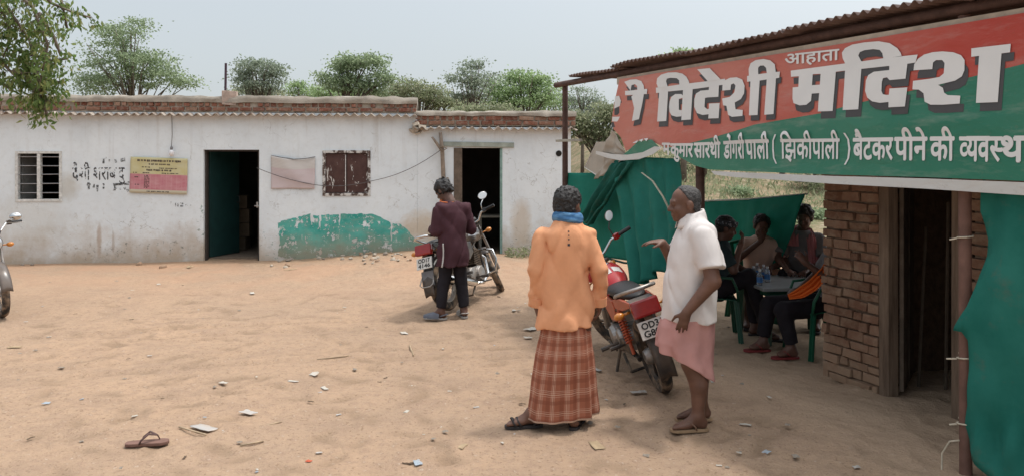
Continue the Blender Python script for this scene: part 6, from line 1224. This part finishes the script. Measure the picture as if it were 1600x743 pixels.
        mb = MB(); mb.tube([(s * .11, -.34, .36), (s * .21, -.36, .37)], .010, 6); mb.tube([(s * .17, -.36, .37), (s * .26, -.37, .37)], .017, 8); mb.build('footrest', BLKP, e)
    mb = MB(); L = .345; mb.tube([(-.10, .02, .26), (-.235, -.02, .02 + .235 * math.tan(R(abs(lean)))* .0)], .013, 8); mb.box((-.245, -.02, .015), (.07, .045, .012)); mb.build('side_stand', BLKM, e)
    mb = MB(); mb.tube([(-.12, -.10, .22), (-.13, -.24, .10)], .012, 6); mb.tube([(.12, -.10, .22), (.13, -.24, .10)], .012, 6); mb.tube([(-.13, -.24, .10), (.13, -.24, .10)], .012, 6); mb.build('centre_stand', BLKM, e)
    mb = MB(); mb.tube([(.10, .02, .28), (.17, .06, .22), (.19, .20, .22)], .010, 6); mb.build('brake_pedal', BLKM, e)
    mb = MB(); mb.tube([(-.10, .00, .30), (-.16, .04, .26), (-.17, .16, .29), (-.17, -.12, .27)], .009, 6); mb.build('gear_lever', BLKM, e)
    if guard:
        mb = MB(); mb.tube([(-.06, .28, .62), (-.24, .30, .58), (-.27, .29, .46), (-.24, .27, .32), (-.08, .25, .28), (.08, .25, .28), (.24, .27, .32), (.27, .29, .46), (.24, .30, .58), (.06, .28, .62)], .013, 8); mb.build('crash_guard', CHR, e, True)
    # tank, panels, seat, tail
    s = SDF((-.22, -.35, .55), (.22, .50, 1.02), .010); s.ell((0, .12, .815), (.135, .255, .10), .02); s.ell((0, .22, .83), (.125, .16, .095), .05); s.ell((0, -.08, .775), (.085, .14, .06), .05); s.cone((-.10, .10, .76), (.10, .10, .76), .04, .04, .05); s.clip((0, 0, .70), (0, 0, -1)); tk = s.mesh('fuel_tank', tank_m, e, 2)
    mb = MB(); mb.lathe([(.04, 0), (.042, .012), (.03, .018), (.001, .02)], 16, Matrix.Translation((0, .17, .915))); mb.build('fuel_cap', CHR, tk, True, auto=40)
    tr = bt.BVHTree.FromPolygons([v.co for v in tk.data.vertices], [tuple(f.vertices) for f in tk.data.polygons])
    def decal(pts, axis, m, nm):
        mb = MB(); 
        def f(u, v):
            (a0, a1, b0, b1) = pts; a, b2 = a0 + (a1 - a0) * u, b0 + (b1 - b0) * v
            o_, d_ = (Vector((a, b2, 1.3)), Vector((0, 0, -1))) if axis == 'z' else (Vector((axis * .5, a, b2)), Vector((-axis, 0, 0)))
            hv = tr.ray_cast(o_, d_)[0]; return tuple((hv if hv is not None else o_ + d_ * .45) - d_ * .003)
        mb.grid(f, 10, 8); mb.build(nm, m, tk, True)
    if patches:
        wm = mat('white_tank_patch', (.66, .62, .58), .4, .1, 10, 0)
        decal((-.095, .0, -.06, .06), 'z', wm, 'tank_patch'); decal((-.09, -.02, .14, .27), 'z', wm, 'tank_patch'); decal((-.10, .18, .79, .82), -1, wm, 'tank_stripe'); decal((.02, .09, -.05, .05), 'z', wm, 'tank_patch')
    else:
        for s_ in (-1, 1): decal((-.02, .24, .80, .825), s_, mat('silver_stripe', (.4, .4, .42), .3, .1, 8, 0, metal=.6), 'tank_stripe')
    for s_ in (-1, 1):
        mb = MB(); mb.prism([(-.02, .74), (.00, .60), (-.12, .52), (-.28, .54), (-.36, .66), (-.34, .73)], 0, .028, lambda x, y, h: (s_ * (.105 + h - .10 * max(0, -(x + .2)) * .3), x, y)); mb.build('side_panel', panel_m, e, bevel=.01)
        mb = MB(); mb.prism([(-.36, .74), (-.38, .67), (-.60, .69), (-.86, .76), (-.87, .80), (-.60, .79)], 0, .024, lambda x, y, h: (s_ * (.100 + h - .05 * max(0, -(x + .5))), x, y)); mb.build('tail_panel', panel_m, e, bevel=.009)
    s = SDF((-.2, -.95, .65), (.2, .12, .95), .010); s.ell((0, -.22, .775), (.120, .20, .045), .02); s.ell((0, -.55, .805), (.105, .23, .042), .05); s.ell((0, -.36, .785), (.115, .2, .042), .04); s.clip((0, 0, .765), (0, 0, -1)); s.mesh('seat', SEAT, e, 2)
    mb = MB(); mb.tube([(-.115, -.48, .78), (-.14, -.66, .83), (-.125, -.86, .88), (-.06, -.93, .895), (.06, -.93, .895), (.125, -.86, .88), (.14, -.66, .83), (.115, -.48, .78)], .015, 8, up=(0, 1, 0)); mb.build('grab_rail', CHR if not patches else ALU, e, True)
    mb = MB(); mb.box((0, -.83, .755), (.20, .12, .10)); mb.build('tail_housing', BLKP, e, bevel=.02)
    mb = MB(); mb.box((0, -.912, .745), (.215, .06, .125), (R(-14), 0, 0)); mb.build('tail_light', TLR, e, bevel=.016)
    mb = MB(); mb.grid(lambda u, v: ((v - .5) * .15 * (1 - .15 * u) , -.78 - .17 * math.sin(1.15 * u) - .02 * abs(v - .5), .72 - .34 * u + .035 * (1 - abs(2 * v - 1)) * .5), 10, 6); mb.grid(lambda u, v: ((v - .5) * .13, RW.y + .355 * math.cos(.6 + 1.75 * u + 1.0), RW.z + .355 * math.sin(.6 + 1.75 * u + 1.0) - .02 * abs(2 * v - 1)), 14, 4); mb.build('rear_mudguard', BLKP, e, True, solid=.004)
    for s_ in (-1, 1):
        mb = MB(); mb.tube([(s_ * .09, -.80, .72), (s_ * .15, -.82, .72)], .010, 6); mb.ball((s_ * .19, -.825, .72), (.042, .028, .028), 10, 7); mb.build('indicator', AMB, e, True)
    pc = Matrix.Translation((0, -.965, .60)) @ Matrix.Rotation(R(-17), 4, 'X'); mb = MB(); mb.xf = pc; mb.box((0, .012, 0), (.205, .014, .130)); pl = mb.build('number_plate', PLW, e, bevel=.003)
    mb = MB(); mb.xf = pc; mb.bar((0, .018, .05), (0, .06, .18), .06, .02); mb.build('plate_bracket', BLKM, e)
    for i, ln in enumerate(lines): mb = MB(); mb.xf = pc; z0 = .008 - i * .058; put_text(mb, ln, lambda u, v, h: (-.078 + .156 * u, .0035 - h, z0 + .044 * v), .03, ref=.69); mb.build('plate_lettering', PLK, pl)
    if foot_loop:
        mb = MB(); mb.tube([(-.07, -.93, .46), (-.09, -1.00, .36), (-.05, -1.01, .33), (.05, -1.01, .33), (.09, -1.00, .36), (.07, -.93, .46)], .008, 6); mb.build('rear_guard_loop', ALU, e, True); mb = MB(); mb.box((0, -.945, .42), (.16, .012, .17), (R(-10), 0, 0)); mb.build('mud_flap', mat('grey_mud_flap', (.16, .16, .17), .7, .2, 10), e, bevel=.01)
    # steering group
    for s_ in (-1, 1):
        mb = MB(); mb.xf = ST; mb.tube([FW + Vector((s_ * .085, 0, 0)), FW + Vector((s_ * .085, -.10, .20))], .026, 10); mb.tube([FW + Vector((s_ * .085, -.10, .20)), HD + Vector((s_ * .085, .03, .06))], .017, 10); mb.build('fork_leg', ALU, e, True, auto=40)
        mb = MB(); mb.xf = ST; mb.tube([(s_ * .25, .24, 1.035), (s_ * .375, .19, 1.03)], .018, 10); mb.build('handle_grip', SEAT, e, True, auto=40)
        mb = MB(); mb.xf = ST; mb.box((s_ * .235, .245, 1.035), (.05, .045, .05)); mb.build('switch_block', TLR if patches and s_ > 0 else BLKP, e, bevel=.006)
        mb = MB(); mb.xf = ST; mb.tube([(s_ * .22, .27, 1.035), (s_ * .27, .285, 1.03), (s_ * .38, .25, 1.02)], .006, 6, flat=.6); mb.build('lever', ALU, e)
        mb = MB(); mb.xf = ST; c = Vector((s_ * .30, .27, mz)); mb.tube([(s_ * .215, .25, 1.05), (s_ * .235, .28, 1.05 + (mz - 1.05) * .45), c + Vector((0, .012, -.03))], .006, 6); Mm = Matrix.Translation(c) @ Matrix.Rotation(R(90 + 6), 4, 'X') @ Matrix.Rotation(R(s_ * 12), 4, 'Y'); mb.lathe([(.001, -.030), (.035, -.022), (.052, -.004), (.055, .0)], 18, Mm @ Matrix.Diagonal((1.15, .85, 1, 1))); mr = mb.build('mirror', CHR if not patches else BLKP, e, True)
        mb = MB(); mb.xf = ST; mb.lathe([(.001, .0025), (.051, .002)], 18, Mm @ Matrix.Diagonal((1.15, .85, 1, 1)), cap=False); mb.build('mirror_glass', mat('pale_mirror', (.75, .79, .83), .25, .02, 3, 0), mr)
        mb = MB(); mb.xf = ST; mb.tube([(s_ * .09, .42, .80), (s_ * .15, .43, .80)], .008, 6); mb.ball((s_ * .185, .44, .80), (.04, .028, .028), 10, 7); mb.build('indicator', AMB, e, True)
    mb = MB(); mb.xf = ST; mb.tube([(-.26, .24, 1.035), (-.19, .28, 1.03), (-.12, .36, .96), (0, .37, .945), (.12, .36, .96), (.19, .28, 1.03), (.26, .24, 1.035)], .012, 8); mb.build('handlebar', CHR, e, True)
    mb = MB(); mb.xf = ST; mb.box((0, .36, .83), (.21, .05, .03)); mb.box((0, .35, .90), (.19, .06, .03)); mb.build('fork_clamp', BLKM, e, bevel=.005)
    mb = MB(); mb.xf = ST; mb.lathe([(.02, -.13), (.075, -.10), (.095, -.04), (.098, .0)], 20, Matrix.Translation((0, .53, .84)) @ Matrix.Rotation(R(-90), 4, 'X')); hl = mb.build('headlight', tank_m, e, True, auto=50); mb = MB(); mb.xf = ST; mb.lathe([(.092, .0), (.075, .02), (.001, .030)], 20, Matrix.Translation((0, .53, .84)) @ Matrix.Rotation(R(-90), 4, 'X'), cap=False); mb.build('lens', LENS, hl, True)
    mb = MB(); mb.xf = ST; mb.box((0, .43, .975), (.20, .07, .09), (R(35), 0, 0)); mb.build('instrument_panel', BLKP, e, bevel=.015)
    mb = MB(); mb.xf = ST; mb.grid(lambda u, v: ((v - .5) * .115, FW.y + .345 * math.cos(.15 + 2.2 * u), FW.z + .345 * math.sin(.15 + 2.2 * u) - .018 * abs(2 * v - 1)), 16, 4); mb.build('front_mudguard', tank_m, e, True, solid=.004)
    return e
t = NT('red_tank_paint'); o = t.co(); t.set(t.mix(t.ramp(t.noise(o, 3, 4), .4, .65), (.42, .012, .022), (.46, .05, .045)), .28, 0, .5); REDP = t.m
GRYP = mat('dark_grey_paint', (.05, .05, .055), .3, .15, 5, 0, spec=.5, dust=.3)
motorcycle(1.105, 6.53, R(6), -18, 32, 'red motorcycle with white tank patches parked between the two talking men', REDP, mat('orange_red_panel', (.40, .075, .03), .35, .12, 6, 0, spec=.5), ['OD31', 'G809'], True, guard=False)
motorcycle(-.46, 9.52, R(-25), -14, 32, 'dark grey motorcycle with chrome rails on its stand before the wooden framed doorway', GRYP, BLKP, ['OD17', '4146'], None, alloy=False, foot_loop=True)
motorcycle(-6.36, 9.12, R(235), 0, -10, 'motorcycle at the left edge showing its front wheel and round mirror', GRYP, BLKP, ['OD17', '4146'], None, alloy=False, guard=False, mz=1.10)
# ---------------------------------------------------------------- litter and odds and ends on the ground
PAPER = two_sided(mat('white_paper', (.52, .49, .44), .9, .12, 9, .3, 40, dust=.5), .1); FOIL = mat('clear_plastic_scrap', (.42, .40, .38), .4, .15, 10, .3, 40, spec=.5, dust=.5); BLUEP = mat('blue_wrapper', (.30, .36, .42), .5, .2, 12, .2, dust=.5); CARD = mat('brown_card_scrap', (.36, .27, .17), .9, .25, 12, .4); STRAW = mat('dry_straw', (.36, .27, .18), .9, .3, 12); STONE = mat('grey_stone', (.27, .23, .19), .95, .25, 18, .5, 50); REDC = mat('red_scrap', (.45, .09, .04), .7, .2, 12); DARKB = mat('dark_leaf_scrap', (.11, .075, .05), .9, .3, 12)
def scrap(px, py, w, m, label, name='paper_scrap', cat='litter', group=None, asp=.6, crumple=.35, rz=None, seed=None, P=None):
    g = P if P is not None else gnd(px, py); rnd = random.Random(seed if seed is not None else int(px * 7 + py * 13)); rz = rnd.uniform(0, 6.28) if rz is None else rz
    e = MB(); n, k = 7, 5; rim = [rnd.uniform(.72, 1.08) for _ in range(12)]; ph = rnd.uniform(0, 60)
    def f(u, v):
        a, b = 2 * u - 1, 2 * v - 1; an = math.atan2(b, a) % 6.2832; i = int(an / 6.2832 * 12) % 12; fr = an / 6.2832 * 12 - int(an / 6.2832 * 12); q = rim[i] * (1 - fr) + rim[(i + 1) % 12] * fr
        x, y = a * w / 2 * q, b * w * asp / 2 * q; return (x, y, .006 + crumple * w * .35 * (1 + float(vn3(a * 2.3 + ph, b * 2.3, ph))) * (1.0 - .5 * max(abs(a), abs(b))))
    e.grid(f, n, k); o = e.build(name, m, None, crumple < .3, solid=.002); o.location = g; o.rotation_euler = (0, 0, rz)
    return tag(o, label, cat, group)
for px, py, w, m, lb, asp, cr in [(491, 586, .085, PAPER, 'crumpled white paper lump in the middle of the yard', .75, .7), (319, 669, .20, FOIL, 'wide flat piece of clear plastic near the lone slipper', .42, .06), (389, 646, .12, FOIL, 'crinkled clear plastic bag right of the flat plastic sheet', .6, .35), (350, 599, .085, PAPER, 'white paper scrap in the left middle of the yard', .5, .3), (458, 596, .09, PAPER, 'flat pale paper strip left of the crumpled lump', .4, .12), (507, 607, .10, PAPER, 'long pale paper strip below the crumpled lump', .42, .15), (649, 603, .07, PAPER, 'rounded white scrap straight below the dark motorcycle', .65, .3), (631, 521, .13, PAPER, 'white rag of paper in front of the maroon-shirted man', .5, .25), (932, 696, .16, CARD, 'flat beige card by the feet of the orange-shirted man', .45, .05), (999, 614, .13, FOIL, 'crumpled clear wrapper under the red motorcycle', .5, .3), (1165, 664, .085, PAPER, 'small white wrapper right of the tan sandals', .35, .2), (455, 421, .30, CARD, 'broken board lying in front of the turquoise wall patch', .22, .05), (1198, 708, .06, BLUEP, 'crumpled blue wrapper in the right foreground', .7, .6), (1338, 731, .05, FOIL, 'tiny clear cap near the slim tied post', .7, .5), (830, 515, .16, PAPER, 'white bag half hidden by the orange-shirted man', .6, .35), (825, 528, .09, PAPER, 'small white scrap beside the orange sleeve', .6, .3), (803, 486, .07, PAPER, 'white scrap on the loose earth right of the dark motorcycle', .7, .6), (932, 578, .11, FOIL, 'clear plastic scrap under the front wheel of the red motorcycle', .5, .2), (722, 698, .09, CARD, 'torn yellowish label in the lower middle foreground', .5, .1), (652, 724, .08, BLUEP, 'bluish plastic scrap at the lower middle edge', .6, .3), (482, 722, .04, REDC, 'small red scrap at the bottom of the yard', .8, .6), (73, 631, .06, BLUEP, 'bluish plastic scrap in the left foreground', .7, .5), (296, 388 + 30, .16, CARD, 'reddish brick fragment at the wall foot left of the first doorway', .5, .5), (22, 544, .13, CARD, 'brown dry leaf near the left edge of the yard', .35, .3), (248, 444, .11, PAPER, 'white paper patch near the first doorway on the left', .5, .1), (394, 458, .17, PAPER, 'long white scrap in front of the turquoise patch', .35, .1), (1113, 596, .09, PAPER, 'white scrap on the shaded earth right of the pink lungi', .35, .1)]:
    scrap(px, py, w, m, lb, asp=asp, crumple=cr)
rnd = random.Random(21)
KINDS = [('white paper scrap lying loose on the sandy yard', PAPER, 'paper_scrap', 24, (.02, .06), .5, .25, 'white scraps across the yard'), ('small clear plastic scrap glinting on the sandy yard', FOIL, 'plastic_scrap', 14, (.02, .05), .55, .3, 'plastic scraps across the yard'), ('bluish wrapper scrap trodden into the sandy yard', BLUEP, 'wrapper_scrap', 8, (.02, .045), .55, .3, 'bluish wrappers across the yard'), ('dry brown leaf or twig bit on the sandy yard', DARKB, 'dry_leaf', 22, (.02, .06), .3, .3, 'dry leaf bits across the yard'), ('small grey stone lying on the sandy yard', STONE, 'small_stone', 40, (.02, .05), .8, .8, 'small stones across the yard')]
for lb, m, nm, n, (a, b), asp, cr, grp in KINDS:
    k = 0
    while k < n:
        px = rnd.uniform(5, 1250); py = 425 + 315 * rnd.random() ** .9
        if px > 1150 and py < 600: continue
        if nm == 'paper_scrap' and px < 350 and rnd.random() < .5: continue
        scrap(px, py, rnd.uniform(a, b), m, lb, nm, 'stone' if m is STONE else ('leaf' if m is DARKB else 'litter'), grp, asp, cr, seed=rnd.randrange(9999)); k += 1
# rubble along the foot of the long wall
k = 0
for i in range(58):
    if i < 26: px, py = rnd.uniform(560, 650), rnd.uniform(390, 412)
    elif i < 50: px, py = rnd.uniform(440, 640), rnd.uniform(396, 408)
    else: px, py = rnd.choice([rnd.uniform(20, 315), rnd.uniform(410, 450)]), rnd.uniform(413, 419)
    g = gnd(px, py); uz = (BMi @ g)
    if uz.y > -.05: g = BM @ Vector((uz.x, -.06 - rnd.random() * .2, 0)); g.z = gz(g.x, g.y)
    r = rnd.uniform(.018, .06); mb = MB(); mb.ball((0, 0, r * .3), (r, r * rnd.uniform(.6, .9), r * .55), 7, 5); ph = rnd.uniform(0, 50)
    mb.v = [p + Vector((vn3(p.x / r + ph, p.y / r, 1), vn3(p.x / r, p.y / r + ph, 2), vn3(p.x / r, ph, p.z / r))) * r * .35 for p in mb.v]
    o = mb.build('rubble_stone', rnd.choice([STONE, MORTAR, MUDB, MORTAR]), None, False); o.location = g; o.rotation_euler = (0, 0, rnd.uniform(0, 6)); tag(o, 'lump of rubble lying along the foot of the whitewashed wall', 'stone', 'rubble along the wall foot')
# fallen stick, plank by the turquoise patch, single slipper
def stick_(pts, r, label, m=STRAW, name='stick'):
    P = [gnd(*q) for q in pts]; c = P[0]; mb = MB(); mb.tube([tuple(p - c + Vector((0, 0, r * 1.2))) for p in P], r, 6); o = mb.build(name, m, None, True); o.location = c; tag(o, label, 'stick')
stick_([(600, 384), (622, 378), (640, 385), (652, 388)], .03, 'dark broken stick on the earth heap by the turquoise patch', WOOD); stick_([(495, 562), (530, 558), (548, 556)], .006, 'thin pale straw in the middle of the yard'); stick_([(405, 668), (440, 660)], .006, 'short straw right of the clear plastic'); stick_([(375, 697), (412, 690)], .006, 'straw in the lower left foreground'); stick_([(640, 540), (646, 556)], .008, 'bent dry twig below the white rag of paper'); stick_([(280, 668), (322, 680)], .006, 'thin straw beside the flat clear plastic')
g = gnd(228, 694); e = empty('slipper', g, R(-78), 'single worn brown flip-flop lying alone in the left foreground', 'slipper'); an = V3(0, -.05, .095)
sandal(e, an, (0, 1, 0), mat('brown_foam_sole', (.17, .095, .075), .85, .2, 20, .3), mat('dark_brown_strap', (.09, .05, .045), .7), name='sole', z0=.022)
